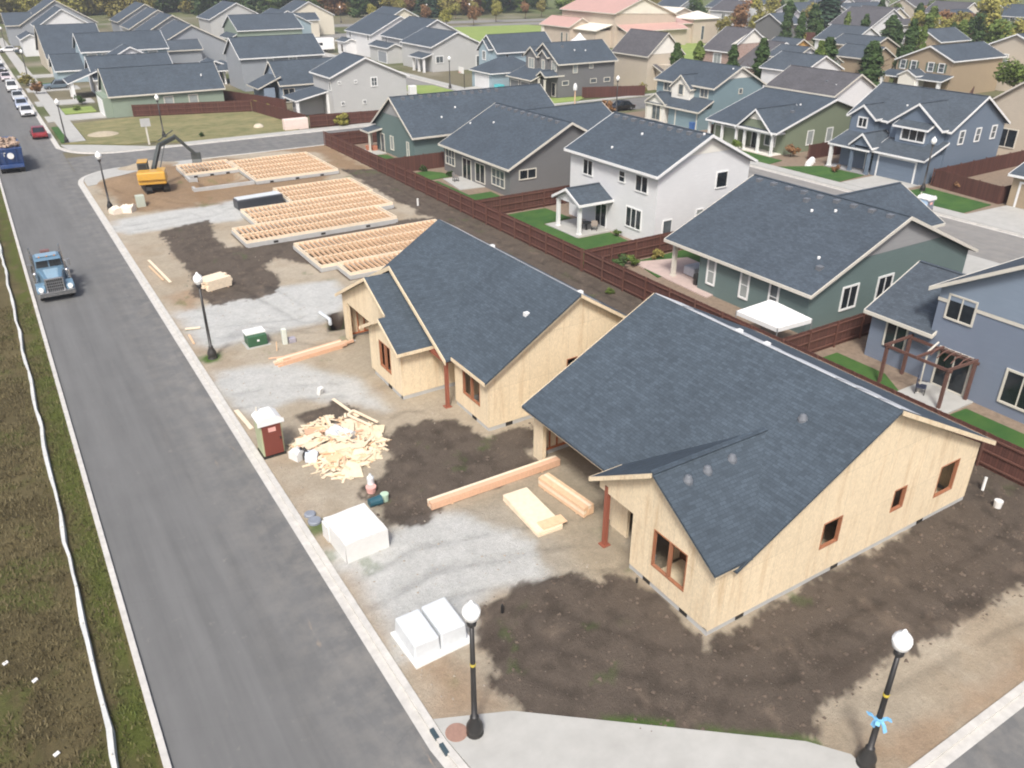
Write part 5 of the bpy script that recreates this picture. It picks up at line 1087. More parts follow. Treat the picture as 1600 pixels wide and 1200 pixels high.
fence('short red fence beside the light grey colonnaded house', (91, 157.5), (99, 149), 1.9, 1, 'fence_far'); fence('dark red fence near the small outbuilding', (33.8, 171), (40, 168), 1.8, 1, 'fence_far')
fence('dark red fence panels right of the white window band house', (35, 191), (42, 187), 2.0, 1, 'fence_far'); fence('long red fence below the large white house on the slope', (196, 178), (232, 150), 2.2, 1, 'fence_far', 5)
fence('red fence beside the white gabled house at the top left', (30, 240), (36, 236), 2.2, 1, 'fence_far'); fence('orange brown fence beside the house with green shutters', (139, 80), (146, 83.6), 1.8, 1, 'fence')

# white silt fence along the verge
t = thing('silt_fence', 'low white fabric silt fence running along the grass verge', 'silt fence', (-1.45, 12, 0)); mb = MB(); y = 12.0; pts = []
while y < 96:
    pts.append((y, -1.42 + .035 * math.sin(y * .9) + random.uniform(-.035, .035), .30 + random.uniform(-.05, .05), .07 + random.uniform(-.015, .03))); y += 1.1
for (y0, x0, h0, w0), (y1, x1, h1, w1) in zip(pts, pts[1:]):
    w0 *= .88; w1 *= .88; mb.hexa([(x0 - w0 * .5, y0, .0), (x0 + w0 * 1.6, y0, .0), (x1 + w1 * 1.6, y1, 0), (x1 - w1 * .5, y1, 0), (x0 - w0, y0, h0), (x0 + w0, y0, h0), (x1 + w1, y1, h1), (x1 - w1, y1, h1)])
M['fabric'] = plain('white_fabric', srgb(198, 199, 195), .8, .12, 2.5)
mb.build('fabric', M['fabric'], t)
for i in range(0, len(pts), 2):
    s = MB(); s.box(pts[i][1] - .02, pts[i][1] + .02, pts[i][0] - .025, pts[i][0] + .025, 0, pts[i][2] + .05); s.build('stake', M['offwhite'], t)

# ------------------------------------------------------------------ lamp posts
def lamp_post(x, y, label, ring=False, h=5.6, grp='black street lamps with white globes'):
    t = thing('street_lamp', label, 'street lamp', (x, y, 0), grp)
    p = MB(); p.lathe((x, y, 0), [(.095, .9), (.085, 2.5), (.07, h - .95)], 12); p.build('pole', M['black'], t, True)
    b = MB(); b.lathe((x, y, 0), [(.30, 0), (.30, .12), (.24, .2), (.27, .3), (.27, .46), (.21, .6), (.13, .78), (.15, .84), (.1, .92)], 16); b.build('base', M['black'], t, True)
    c = MB(); c.lathe((x, y, 0), [(.075, h - .98), (.14, h - .9), (.15, h - .8), (.1, h - .72)], 12); c.build('collar', M['black'], t, True)
    g = MB(); g.lathe((x, y, h - .72), [(.12, 0), (.21, .08), (.265, .24), (.26, .34)], 16); go = g.build('globe', M['globe'], t, True)
    g = MB(); g.lathe((x, y, h - .72), [(.275, .34), (.255, .44), (.17, .56), (.09, .62), (.07, .68), (.02, .74)], 16); g.build('cap', M['globe'], go, True)
    if ring: r = MB(); r.lathe((x, y, 0), [(.088, 3.05), (.094, 3.06), (.094, 3.14), (.088, 3.15)], 12); r.build('yellow_band', paint('yellow_band', srgb(190, 170, 60)), t)
    return t
lamp_post(8.45, 15.75, 'black street lamp at the corner of the pale footway, beside the rusty manhole', True)
lamp_post(18.0, 8.45, 'black street lamp with a blue ribbon tied to its post', True)
lamp_post(8.35, 48.0, 'black street lamp standing in a green tuft across from the blue truck'); lamp_post(8.36, 86.9, 'black street lamp beside the two white sheets near the excavator')
lamp_post(8.6, 124.0, 'black street lamp at the corner of the dry lawn by the red car'); lamp_post(20.2, 121.0, 'black street lamp on the dry lawn behind the excavator arm')
lamp_post(83.8, 103.6, 'black street lamp behind the black car on the cross road'); lamp_post(81.4, 49.4, 'black street lamp in front of the blue grey house with two gables'); lamp_post(9.6, 262, 'black street lamp far up the main road'); lamp_post(9.6, 196, 'black street lamp between the parked cars up the main road')
for p, l in (((150, 300), 'black street lamp on the park road below the rust coloured trees'), ((166, 296), 'black street lamp on the park road in front of the dark wood'), ((118, 305), 'black street lamp at the park road end beside the green trees'), ((74.6, 141), 'black street lamp at the bend of the back road')): lamp_post(*p, l)
t = thing('tied_ribbon', 'blue ribbon tied round the right hand lamp post', 'ribbon', (18.0, 8.45, 2.0)); mb = MB(); cx, cy = 18.0, 8.45
mb.lathe((cx, cy, 2.02), [(.1, 0), (.115, .02), (.115, .12), (.1, .14)], 10)
for a, l, dz in ((2.7, .42, .32), (3.6, .3, .02), (5.6, .36, -.02), (4.6, .3, -.25), (3.0, .2, -.2)):
    e = Vector((cx + math.cos(a) * l, cy + math.sin(a) * l, 2.08 + dz)); s_ = Vector((cx + math.cos(a) * .1, cy + math.sin(a) * .1, 2.08)); mb.beam(s_, (s_ + e) / 2 + Vector((0, 0, .06)), .1, .05); mb.beam((s_ + e) / 2 + Vector((0, 0, .06)), e, .13, .03)
mb.build('bow', plain('blue_ribbon', srgb(120, 180, 220), .6, .15, 8), t)
t = thing('sign_post', 'grey sign seen from behind on a pale post on the dry lawn', 'sign', (17.6, 117.4, 0)); mb = MB(); mb.box(17.5, 17.7, 117.3, 117.5, 0, 2.6); mb.build('post', M['offwhite'], t); mb = MB(); mb.box(17.0, 18.2, 117.2, 117.28, 2.3, 3.3); mb.build('panel', M['found'], t)
t = thing('sign_post', 'small white sign on a post by the dark grey house with stepped gables', 'sign', (83.7, 114.4, 0)); mb = MB(); mb.box(83.63, 83.77, 114.33, 114.47, 0, 2.2); mb.build('post', M['lumber'], t); mb = MB(); mb.lathe((83.7, 114.4, 2.2), [(.3, 0), (.34, .5), (.24, .9), (.05, 1.1)], 8); mb.build('panel', M['white'], t)
t = thing('basketball_hoop', 'basketball hoop by the drive of the pale blue house', 'hoop', (75.8, 138.6, 0)); mb = MB(); mb.tube([(76.3, 138.6, 0), (76.3, 138.6, 2.6), (75.8, 138.6, 3.2)], .07); mb.build('post', M['black'], t); mb = MB(); mb.box(75.7, 75.76, 137.7, 139.5, 2.8, 3.9); mb.build('backboard', M['white'], t); mb = MB(); mb.lathe((75.4, 138.6, 3.0), [(.24, 0), (.27, .02), (.27, .05), (.24, .06)], 10); mb.build('rim', paint('hoop_rim', srgb(200, 90, 60)), t)

# ------------------------------------------------------------------ vehicles
def wheel(root, x, y, r, w_, axis='x', rim='chrome', z=None):
    t = MB(); t.lathe((x, y, r if z is None else z), [(r * .62, -w_ / 2), (r * .93, -w_ / 2), (r, -w_ * .36), (r, w_ * .36), (r * .93, w_ / 2), (r * .62, w_ / 2)], 16, 0, axis)
    wo = thing2 = t.build('wheel', M['rubber'], root); m = MB(); m.lathe((x, y, r if z is None else z), [(r * .2, -w_ * .5 - .01), (r * .6, -w_ * .44), (r * .6, w_ * .44), (r * .2, w_ * .5 + .01)], 12, 0, axis); m.build('rim', M[rim], wo)
def car(x, y, rz, label, c, kind='car', cat='car', group='parked cars', L=4.5, W=1.8, H=1.45):
    """nose towards +x before turning by rz"""
    t = thing('parked_' + kind if kind != 'car' else 'parked_car', label, cat, (0, 0, 0), group)
    pm = paint('car_' + '_'.join(str(round(q, 3)) for q in c), c, .28, .15)
    h0 = .28; bl = H * .58
    prof = {'car': [(-L/2, .42), (-L/2 + .05, bl - .08), (-L/2 + .5, bl + .02), (L*.16, bl), (L/2 - .25, bl - .14), (L/2, bl - .32), (L/2 + .02, .4), (L/2 - .1, h0), (-L/2 + .1, h0)],
            'suv': [(-L/2, .45), (-L/2 + .02, bl), (L*.2, bl), (L/2 - .2, bl - .1), (L/2, bl - .25), (L/2 + .02, .45), (L/2 - .1, h0 + .05), (-L/2 + .1, h0 + .05)]}[('car' if kind == 'car' else 'suv')]
    b = MB(); n = len(prof)
    for sy, ins in ((-1, 1), (1, 1)): pass
    b.prism([(px, -W / 2, pz) for px, pz in prof], (0, W, 0)); b.build('body', pm, t, bevel=.07)
    if kind == 'car': g = [(-L * .40, bl), (-L * .24, H), (L * .05, H), (L * .21, bl)]
    elif kind == 'pickup': g = [(-L * .06, bl), (-L * .03, H), (L * .12, H), (L * .23, bl)]
    else: g = [(-L * .48, bl), (-L * .42, H), (L * .08, H), (L * .22, bl)]
    k = .16; cb = MB(); a = [(g[0][0], -W/2+.04, bl), (g[3][0], -W/2+.04, bl), (g[3][0], W/2-.04, bl), (g[0][0], W/2-.04, bl), (g[1][0], -W/2+k, H), (g[2][0], -W/2+k, H), (g[2][0], W/2-k, H), (g[1][0], W/2-k, H)]
    cb.hexa(a); co = cb.build('cabin', pm, t, bevel=.05)
    def pane(q, s=.12, out=.012):
        c4 = [Vector(p) for p in q]; ctr = sum(c4, Vector()) / 4; nn = (c4[1] - c4[0]).cross(c4[3] - c4[0]).normalized(); w2 = MB()
        pts = [p + (ctr - p) * s + nn * .004 for p in c4]; w2.prism(pts, nn * out); return w2
    for nm, q in (('windscreen', (a[1], a[2], a[6], a[5])), ('rear_window', (a[3], a[0], a[4], a[7])), ('side_window', (a[0], a[1], a[5], a[4])), ('side_window', (a[2], a[3], a[7], a[6]))): pane(q).build(nm, M['glass'], co)
    if kind == 'pickup': q = MB(); q.box(-L/2 + .15, -L * .1, -W/2 + .1, W/2 - .1, bl - .35, bl + .012); q.build('load_bed', M['dark'], t)
    for wx in (-L * .31, L * .32):
        for wy in (-1, 1): wheel(t, wx, wy * (W / 2 - .06), .33, .22, 'y', 'steel')
    for wy in (-1, 1):
        q = MB(); q.box(L/2 - .06, L/2 + .05, wy * W * .34 - .18, wy * W * .34 + .18, bl - .38, bl - .24); q.build('headlight', M['globe'], t)
        q = MB(); q.box(-L/2 - .03, -L/2 + .06, wy * W * .38 - .14, wy * W * .38 + .14, bl - .25, bl - .08); q.build('tail_light', paint('tail_red', srgb(150, 30, 28)), t)
    q = MB(); q.box(L/2 - .04, L/2 + .06, -.45, .45, .42, .62); q.build('grille', M['black'], t)
    t.location = (x, y, .01); t.rotation_euler = (0, 0, rz); return t
up = R(90); dn = R(-90)
car(5.95, 130.6, up, 'red car parked at the kerb with its tail towards the corner', srgb(140, 26, 36)); car(6.0, 150.6, dn, 'white car nearest of the row parked along the main road', srgb(225, 226, 228))
car(5.9, 158.5, dn, 'pale blue car parked behind the white one on the main road', srgb(190, 200, 220)); car(6.0, 168, dn, 'silver car third in the parked row on the main road', srgb(206, 208, 210)); car(5.9, 180, dn, 'white van like car fourth in the parked row', srgb(232, 232, 230), 'suv', H=1.8)
car(5.9, 197, dn, 'pinkish white car fifth in the parked row', srgb(222, 210, 214)); car(5.8, 214, dn, 'grey car parked far up the main road', srgb(150, 152, 160)); car(5.9, 228, dn, 'white car last of the parked row on the main road', srgb(230, 230, 232))
car(13.2, 178.5, R(180), 'grey blue car parked on the drive by the white porch column', srgb(96, 112, 124), 'suv', H=1.6, L=4.8); car(13.5, 250, R(175), 'dark pickup parked on a drive far up the main road', srgb(40, 56, 62), 'pickup', cat='pickup', L=5.4, H=1.75); car(9.8, 256, R(170), 'pale car on the footway side far up the main road', srgb(225, 225, 225))
car(86.3, 104.2 + 1.5, R(178), 'black car waiting on the cross road behind the white house', srgb(18, 19, 22), L=4.7)
t = thing('travel_trailer', 'white travel trailer parked beside the slate roofed houses', 'trailer', (76, 211.8, 0)); mb = MB(); mb.box(73.4, 79.4, 210.8, 213.2, .7, 3.5); mb.build('body', paint('trailer_white', srgb(236, 236, 234), .4), t, bevel=.25)
mb = MB(); mb.box(73.8, 79.0, 210.74, 210.8, .55, .85); mb.build('skirt', M['dark'], t); mb = MB(); mb.box(75, 76.2, 210.75, 210.82, 1.9, 2.5); mb.build('window', M['glass'], t)
for x in (75.8, 76.9): wheel(t, x, 211, .36, .22, 'y', 'steel')

# blue bonneted lorry, facing the camera
def truck():
    x0, y0 = 1.45, 63.3; W = 2.3
    t = thing('truck', 'old blue bonneted lorry tractor with a chrome bumper parked on the left kerb', 'lorry', (x0, y0, 0)); bl = paint('truck_blue', srgb(92, 124, 146), .35, .05); bd = paint('truck_blue_pale', srgb(136, 164, 182), .4, .1)
    X = lambda a: x0 + a; Yy = lambda b: y0 + b
    def tp(name, f, m, bev=.03, par=t): q = MB(); f(q); return q.build(name, m, par, bevel=bev)
    tp('bumper', lambda q: (q.hexa([(X(-1.2), Yy(.1), .42), (X(1.2), Yy(.1), .42), (X(1.2), Yy(.35), .42), (X(-1.2), Yy(.35), .42), (X(-1.15), Yy(-.05), .8), (X(1.15), Yy(-.05), .8), (X(1.2), Yy(.35), .8), (X(-1.2), Yy(.35), .8)])), M['chrome'], .05)
    hood = tp('hood', lambda q: (q.hexa([(X(-.62), Yy(.32), .8), (X(.62), Yy(.32), .8), (X(.86), Yy(2.0), .8), (X(-.86), Yy(2.0), .8), (X(-.56), Yy(.35), 1.66), (X(.56), Yy(.35), 1.66), (X(.82), Yy(2.0), 1.92), (X(-.82), Yy(2.0), 1.92)])), bl, .1)
    tp('hood_top', lambda q: q.hexa([(X(-.36), Yy(.42), 1.675), (X(.36), Yy(.42), 1.675), (X(.5), Yy(1.9), 1.9), (X(-.5), Yy(1.9), 1.9), (X(-.3), Yy(.42), 1.70), (X(.3), Yy(.42), 1.70), (X(.44), Yy(1.9), 1.93), (X(-.44), Yy(1.9), 1.93)]), bd, .02, hood)
    gr = tp('grille', lambda q: (q.box(X(-.53), X(.53), Yy(.24), Yy(.33), .78, 1.62)), M['black'], .03)
    tp('grille_frame', lambda q: (q.box(X(-.6), X(-.5), Yy(.2), Yy(.33), .74, 1.7), q.box(X(.5), X(.6), Yy(.2), Yy(.33), .74, 1.7), q.box(X(-.6), X(.6), Yy(.2), Yy(.33), 1.62, 1.72)), M['chrome'], .02, gr)
    tp('grille_bars', lambda q: ([q.box(X(-.5 + .125 * i) - .012, X(-.5 + .125 * i) + .012, Yy(.205), Yy(.25), .8, 1.6) for i in range(1, 8)], [q.box(X(-.5), X(.5), Yy(.215), Yy(.24), .8 + .2 * i, .83 + .2 * i) for i in range(1, 4)]), M['steel'], 0, gr)
    for s in (-1, 1):
        def fend(q):
            pr = [(.25, .62), (.28, .95), (.5, 1.18), (.95, 1.26), (1.4, 1.16), (1.7, .9), (1.75, .62), (1.5, .62), (1.3, .9), (.95, 1.02), (.65, .92), (.5, .62)]
            q.prism([(X(s * .66), Yy(a), z) for a, z in pr], (s * .55, 0, 0))
        fo = tp('fender', fend, bl, .05)
        tp('headlight', lambda q: q.lathe((X(s * .94), Yy(.22), .98), [(.16, -.06), (.17, .06), (.14, .12)], 12, 0, 'y'), M['globe'], 0)
        wheel(t, X(s * .98), Yy(.98), .5, .3, 'x')
        for yy in (4.9, 6.2): wheel(t, X(s * .92), Yy(yy), .5, .55, 'x')
        tp('mirror', lambda q: (q.box(X(s * 1.28) - .1, X(s * 1.28) + .1, Yy(2.0), Yy(2.08), 1.9, 2.4), q.beam((X(s * 1.0), Yy(2.2), 2.3), (X(s * 1.25), Yy(2.05), 2.3), .03, .03)), M['chrome'], .01)
        tp('exhaust_stack', lambda q: (q.lathe((X(s * .98), Yy(3.7), 0), [(.09, .7), (.09, 2.6), (.06, 2.62), (.06, 3.1)], 10)), M['chrome'], 0)
        tp('fuel_tank', lambda q: q.lathe((X(s * .95), Yy(3.0), .62), [(.3, -.6), (.3, .6)], 14, 0, 'y'), M['chrome'], .02)
        tp('air_cleaner', lambda q: q.lathe((X(s * 1.03), Yy(1.75), 0), [(.17, 1.15), (.17, 1.75), (.1, 1.82)], 12), M['chrome'], 0)
    cb = tp('cab', lambda q: q.hexa([(X(-.98), Yy(2.0), .8), (X(.98), Yy(2.0), .8), (X(.98), Yy(3.5), .8), (X(-.98), Yy(3.5), .8), (X(-.86), Yy(2.35), 2.62), (X(.86), Yy(2.35), 2.62), (X(.86), Yy(3.5), 2.66), (X(-.86), Yy(3.5), 2.66)]), bl, .09)
    tp('roof_panel', lambda q: q.box(X(-.7), X(.7), Yy(2.5), Yy(3.4), 2.66, 2.70), bd, .02, cb)
    for s in (-1, 1):
        f = lambda u, z: (X(u), Yy(2.0 + .35 * (z - .8) / 1.82 - .012), z)
        tp('windscreen', lambda q: q.prism([f(s * .05, 1.98), f(s * .84, 1.98), f(s * .78, 2.46), f(s * .05, 2.46)], (0, -.015, 0)), M['glass'], 0, cb)
        tp('side_window', lambda q: q.prism([(X(s * .95), Yy(2.3), 1.95), (X(s * .95), Yy(3.1), 1.95), (X(s * .89), Yy(3.1), 2.45), (X(s * .89), Yy(2.45), 2.45)], (s * .03, 0, 0)), M['glass'], 0, cb)
    tp('sun_visor', lambda q: q.hexa([(X(-.84), Yy(2.05), 2.5), (X(.84), Yy(2.05), 2.5), (X(.84), Yy(2.32), 2.53), (X(-.84), Yy(2.32), 2.53), (X(-.84), Yy(2.05), 2.53), (X(.84), Yy(2.05), 2.53), (X(.84), Yy(2.32), 2.62), (X(-.84), Yy(2.32), 2.62)]), bl, .01)
    tp('frame', lambda q: (q.box(X(-.45), X(-.33), Yy(.4), Yy(7), .6, .82), q.box(X(.33), X(.45), Yy(.4), Yy(7), .6, .82), q.box(X(-.6), X(.6), Yy(5), Yy(6.2), .82, .98)), M['black'], 0)
    tp('headache_rack', lambda q: (q.box(X(-.95), X(.95), Yy(3.62), Yy(3.7), .9, 2.2), q.box(X(-.3), X(.3), Yy(3.7), Yy(4.0), 1.4, 2.8)), paint('rack_red', srgb(120, 84, 80), .5), .02)
    for u in (-.5, 0, .5): tp('marker_lamp', lambda q: q.box(X(u) - .05, X(u) + .05, Yy(2.42), Yy(2.52), 2.65, 2.72), paint('amber', srgb(200, 130, 60)), 0)
truck()
# blue tipper seen from behind
t = thing('dump_truck', 'dark blue tipper lorry loaded with debris, seen from behind', 'lorry', (1.5, 108.8, 0)); nb = paint('navy_blue', srgb(36, 68, 120), .45, .05); mb = MB()
mb.hexa([(.35, 109, 1.0), (2.7, 109, 1.0), (2.7, 114.5, 1.0), (.35, 114.5, 1.0), (.15, 108.6, 2.75), (2.9, 108.6, 2.75), (2.9, 114.6, 2.75), (.15, 114.6, 2.75)]); mb.build('tipper_body', nb, t, bevel=.05)
for x in (.28, .9, 2.2, 2.8): q = MB(); q.beam((x * .92 + .12, 108.92, 1.0), (x, 108.55, 2.75), .14, .1); q.build('rib', nb, t)
q = MB(); q.box(.3, 2.75, 108.75, 109.2, .6, 1.0); q.build('tailboard', nb, t, bevel=.03); q = MB(); q.box(.45, 2.6, 108.8, 115, .5, .62); q.build('chassis', M['black'], t)
q = MB(); q.lathe((1.62, 108.72, 1.95), [(.02, -.03), (.34, -.03), (.34, .02), (.02, .02)], 18, 0, 'y'); q.build('white_disc', M['white'], t)
q = MB(); q.box(.82, 1.2, 108.64, 108.68, 2.28, 2.36); q.box(.97, 1.05, 108.65, 108.69, 1.95, 2.28); q.build('letter', M['white'], t)
for x in (.55, 2.5):
    for y in (109.5, 110.9, 116.5): wheel(t, x, y, .5, .5, 'x', 'steel')
q = MB(); q.hexa([(.4, 115, .8), (2.6, 115, .8), (2.6, 117.4, .8), (.4, 117.4, .8), (.5, 115, 2.8), (2.5, 115, 2.8), (2.5, 117.2, 2.7), (.5, 117.2, 2.7)]); q.build('cab', nb, t, bevel=.08)
rr = random.Random(4); mb = MB()
for i in range(60): mb.obox((rr.uniform(.4, 2.6), rr.uniform(108.9, 114.2), 2.75 + rr.random() * .45), rr.uniform(.1, .5), rr.uniform(.05, .2), rr.uniform(.03, .15), rr.uniform(0, 3), 0, rr.uniform(-.6, .6), rr.uniform(-.6, .6))
tag(mb.build('debris', plain('pale_debris', srgb(160, 138, 120), .9, .4, 2)), 'pale mixed rubble heaped in the blue tipper', 'debris', kind='stuff')

# excavator
def excavator():
    ex_, ey = 13.6, 92.3
    t = thing('excavator', 'yellow excavator with a dark raised arm beside the farthest joisted floor', 'excavator', (ex_, ey, 0)); ye = paint('digger_yellow', srgb(204, 156, 58), .45, .05); dk = plain('digger_grey', srgb(62, 68, 68), .5, .2, 3)
    def tp(name, f, m, bev=.03, par=t): q = MB(); f(q); return q.build(name, m, par, bevel=bev)
    for s in (-1, 1):
        def tr_(q):
            pr = [(-1.7, .45), (-1.55, .15), (-1.3, .02), (1.3, .02), (1.55, .15), (1.7, .45), (1.55, .78), (1.3, .9), (-1.3, .9), (-1.55, .78)]
            q.prism([(ex_ + s * .85 - .3, ey + a, z) for a, z in pr], (.6, 0, 0))
        tp('track', tr_, M['rubber'], .04)
    tp('undercarriage', lambda q: q.box(ex_ - .6, ex_ + .6, ey - .9, ey + .9, .4, 1.0), dk, .05)
    hd = R(-14)                      # the arm points away and to the right
    d = Vector((-math.sin(hd), math.cos(hd), 0)); r = Vector((d.y, -d.x, 0)); O = Vector((ex_, ey, 0)); P = lambda a, b, z: O + d * a + r * b + Vector((0, 0, z))
    def hb(q, a0, a1, b0, b1, z0, z1): q.hexa([P(a0, b0, z0), P(a0, b1, z0), P(a1, b1, z0), P(a1, b0, z0), P(a0, b0, z1), P(a0, b1, z1), P(a1, b1, z1), P(a1, b0, z1)])
    def body(q):
        hb(q, -1.9, .9, -1.35, 1.35, 1.05, 1.5)
        hb(q, -2.1, -.5, -1.35, 1.35, 1.5, 2.35)
    tp('counterweight', body, ye, .12)
    tp('engine_cover', lambda q: hb(q, -.45, .8, .4, 1.3, 1.5, 2.2), ye, .08)
    cb = tp('cab', lambda q: hb(q, -.4, 1.2, -1.3, -.35, 1.5, 3.0), dk, .06)
    tp('cab_window', lambda q: hb(q, -.2, 1.0, -1.33, -1.3, 1.95, 2.85), M['glass'], 0, cb); tp('cab_window', lambda q: hb(q, -.43, -.4, -1.2, -.45, 2.4, 2.85), M['glass'], 0, cb); tp('cab_roof', lambda q: hb(q, -.45, 1.25, -1.32, -.33, 3.0, 3.08), ye, .02, cb)
    A, B, C_, D_ = Vector((13.8, 93.3, 1.7)), Vector((15.1, 94.6, 4.1)), Vector((16.9, 95.6, 4.55)), Vector((18.9, 95.8, 2.5))
    tp('boom', lambda q: (q.beam(A, B, .36, .42), q.beam(B, C_, .34, .4)), dk, .04)
    tp('stick', lambda q: q.beam(C_ + Vector((0, 0, .25)), D_, .28, .32), dk, .04)
    tp('boom_cylinder', lambda q: q.tube([Vector((14.5, 93.6, 1.6)), Vector((15.7, 94.8, 4.1))], .06), dk, 0); tp('stick_cylinder', lambda q: q.tube([B + Vector((0, 0, .45)), C_ + Vector((0, 0, .75))], .06), dk, 0)
    def bk(q):
        q.prism([D_ + d * a + Vector((0, 0, z)) - r * .5 for a, z in ((-.1, .25), (.3, .1), (.45, -.4), (.15, -.8), (-.3, -.85), (-.1, -.5))], r * 1.0)
    tp('bucket', bk, dk, .03)
excavator()

# ------------------------------------------------------------------ things on the site
def simple(name, label, cat, fn, m, group=None, bev=.01, kind=None):
    mb = MB(); fn(mb); o = mb.build(name, m, bevel=bev); return tag(o, label, cat, group, kind)
def toilet(x, y, label, body, door, rz=0):
    t = thing('portable_toilet', label, 'portable toilet', (x, y, 0), 'portable toilets')
    q = MB(); q.box(x - .56, x + .56, y - .58, y + .58, 0, .16); q.build('base', M['dark'], t, bevel=.02)
    q = MB(); q.box(x - .53, x + .53, y - .5, y + .55, .16, 1.95); q.build('cabin', body, t, bevel=.04)
    q = MB(); q.box(x - .46, x + .46, y - .56, y - .5, .2, 1.88); do = q.build('door', door, t, bevel=.02); q = MB(); q.box(x - .16, x + .2, y - .585, y - .562, 1.5, 1.72); q.build('label_plate', plain('pink_plate', srgb(226, 170, 160), .6, .1), do); q = MB(); q.box(x + .34, x + .4, y - .6, y - .56, 1.0, 1.12); q.build('handle', M['black'], do)
    q = MB(); q.prism([(x - .6, y - .62, 1.95), (x + .6, y - .62, 1.95), (x + .6, y - .62, 2.08), (x + .3, y - .62, 2.28), (x - .3, y - .62, 2.28), (x - .6, y - .62, 2.08)], (0, 1.22, 0)); ro = q.build('roof', M['white'], t, bevel=.05)
    q = MB(); q.lathe((x - .35, y + .4, 2.1), [(.05, 0), (.05, .4)], 8); q.build('vent_pipe', M['offwhite'], ro)
    return t
toilet(8.15, 35.6, 'portable toilet with a brown red door and white roof by the kerb', plain('toilet_green', srgb(170, 176, 140), .6, .08), plain('toilet_red', srgb(116, 56, 46), .55, .08, 2))
q = toilet(72.3, 43.3, 'pale blue portable toilet with a white domed roof on the back road', plain('toilet_blue', srgb(170, 196, 222), .5, .08), plain('toilet_greydoor', srgb(116, 122, 134), .5, .08))
# wrapped packs
M['wrap'] = plain('white_wrap', srgb(220, 219, 215), .45, .05, 5, bmp=.3); M['wrap_grey'] = plain('silver_wrap', srgb(206, 210, 212), .35, .07, 6, bmp=.4, spec=.7)
def pack(name, label, cat, c, sx, sy, sz, rz, m, group=None, top=.0, bump_=.03):
    mb = MB(); n = 5; C4 = Vector((*c, 0)); rr = random.Random(label)
    co, si = math.cos(rz), math.sin(rz)
    P = lambda a, b, z: (c[0] + a * co - b * si, c[1] + a * si + b * co, z)
    hz = [[sz + rr.uniform(-bump_, bump_) + top * (1 - abs(2 * i / n - 1)) for j in range(n + 1)] for i in range(n + 1)]
    for i in range(n):
        for j in range(n):
            a0, a1, b0, b1 = -sx / 2 + sx * i / n, -sx / 2 + sx * (i + 1) / n, -sy / 2 + sy * j / n, -sy / 2 + sy * (j + 1) / n
            mb.poly([P(a0, b0, hz[i][j]), P(a1, b0, hz[i + 1][j]), P(a1, b1, hz[i + 1][j + 1]), P(a0, b1, hz[i][j + 1])])
    for i in range(n):
        a0, a1 = -sx / 2 + sx * i / n, -sx / 2 + sx * (i + 1) / n
        for b, j in ((-sy / 2, 0), (sy / 2, n)): mb.poly([P(a0, b * 1.02, 0.02), P(a1, b * 1.02, 0.02), P(a1, b, hz[i + 1][j]), P(a0, b, hz[i][j])])
        b0, b1 = -sy / 2 + sy * i / n, -sy / 2 + sy * (i + 1) / n
        for a, j in ((-sx / 2, 0), (sx / 2, n)): mb.poly([P(a * 1.02, b0, .02), P(a * 1.02, b1, .02), P(a, b1, hz[j][i + 1]), P(a, b0, hz[j][i])])
    return tag(mb.build(name, m, origin=(*c, 0)), label, cat, group)
GP = 'wrapped packs of building material'
pack('wrapped_pack', 'bright white wrapped pack beside the kerb, left of the grey gravel', 'wrapped pack', (9.0, 26.75), 1.9, 2.2, 1.0, R(3), M['wrap'], GP); pack('wrapped_pack', 'low step of white wrap against the bright white pack', 'wrapped pack', (8.55, 27.6), 1.2, .6, .82, R(3), M['wrap'], GP)
t = thing('wrapped_pallet', 'two silver wrapped packs side by side on a pale board near the lamp', 'wrapped pack', (9.1, 20.3, 0), GP)
mb = MB(); mb.obox((9.15, 20.15, .1), 1.15, 1.0, .05, R(2)); mb.build('base_board', M['white'], t)
for xx, w_, hh in ((8.62, 1.04, .86), (9.68, 1.06, .9)):
    mb = MB(); mb.hexa([(xx - w_ / 2, 19.35, .15), (xx + w_ / 2, 19.35, .15), (xx + w_ / 2, 21.05, .15), (xx - w_ / 2, 21.05, .15), (xx - w_ / 2 + .04, 19.4, hh), (xx + w_ / 2 - .04, 19.38, hh - .03), (xx + w_ / 2 - .04, 21.0, hh + .02), (xx - w_ / 2 + .04, 21.0, hh)]); mb.build('pack', M['wrap_grey'], t, bevel=.06)
t = thing('wrapped_pack', 'long pack wrapped in black plastic with a pale top on the middle joisted floor', 'wrapped pack', (21.0, 80.6, 0), GP); mb = MB(); mb.obox((21.0, 80.6, .55), 2.3, .7, .45, R(4)); mb.build('wrap', plain('black_plastic', (.03, .035, .045), .3, .2, 5, bmp=.4), t, bevel=.1); mb = MB(); mb.obox((21.0, 80.72, 1.03), 2.15, .56, .04, R(4)); mb.build('pale_top', M['wrap_grey'], t, bevel=.02)
simple('pink_pallet', 'pale pink wrapped pack beside the far fence at the cross road', 'wrapped pack', lambda q: q.box(35.6, 39.0, 116.9, 118.0, 0, 1.5), plain('pale_pink', srgb(226, 206, 196), .7, .06), GP, .06)
M['sheet_cream'] = plain('cream_sheet', srgb(226, 214, 198), .7, .06, 3)
for cx, cy, l, a, h_ in ((8.7, 85.2, 'left one of two crumpled white sheets by the far lamp', .3, .42), (9.75, 85.1, 'right one of two crumpled white sheets by the far lamp', 1.0, .55)): pack('white_sheet', l, 'sheet', (cx, cy), 1.1, 1.0, h_, a, M['sheet_cream'], 'crumpled white sheets', .25, .16)
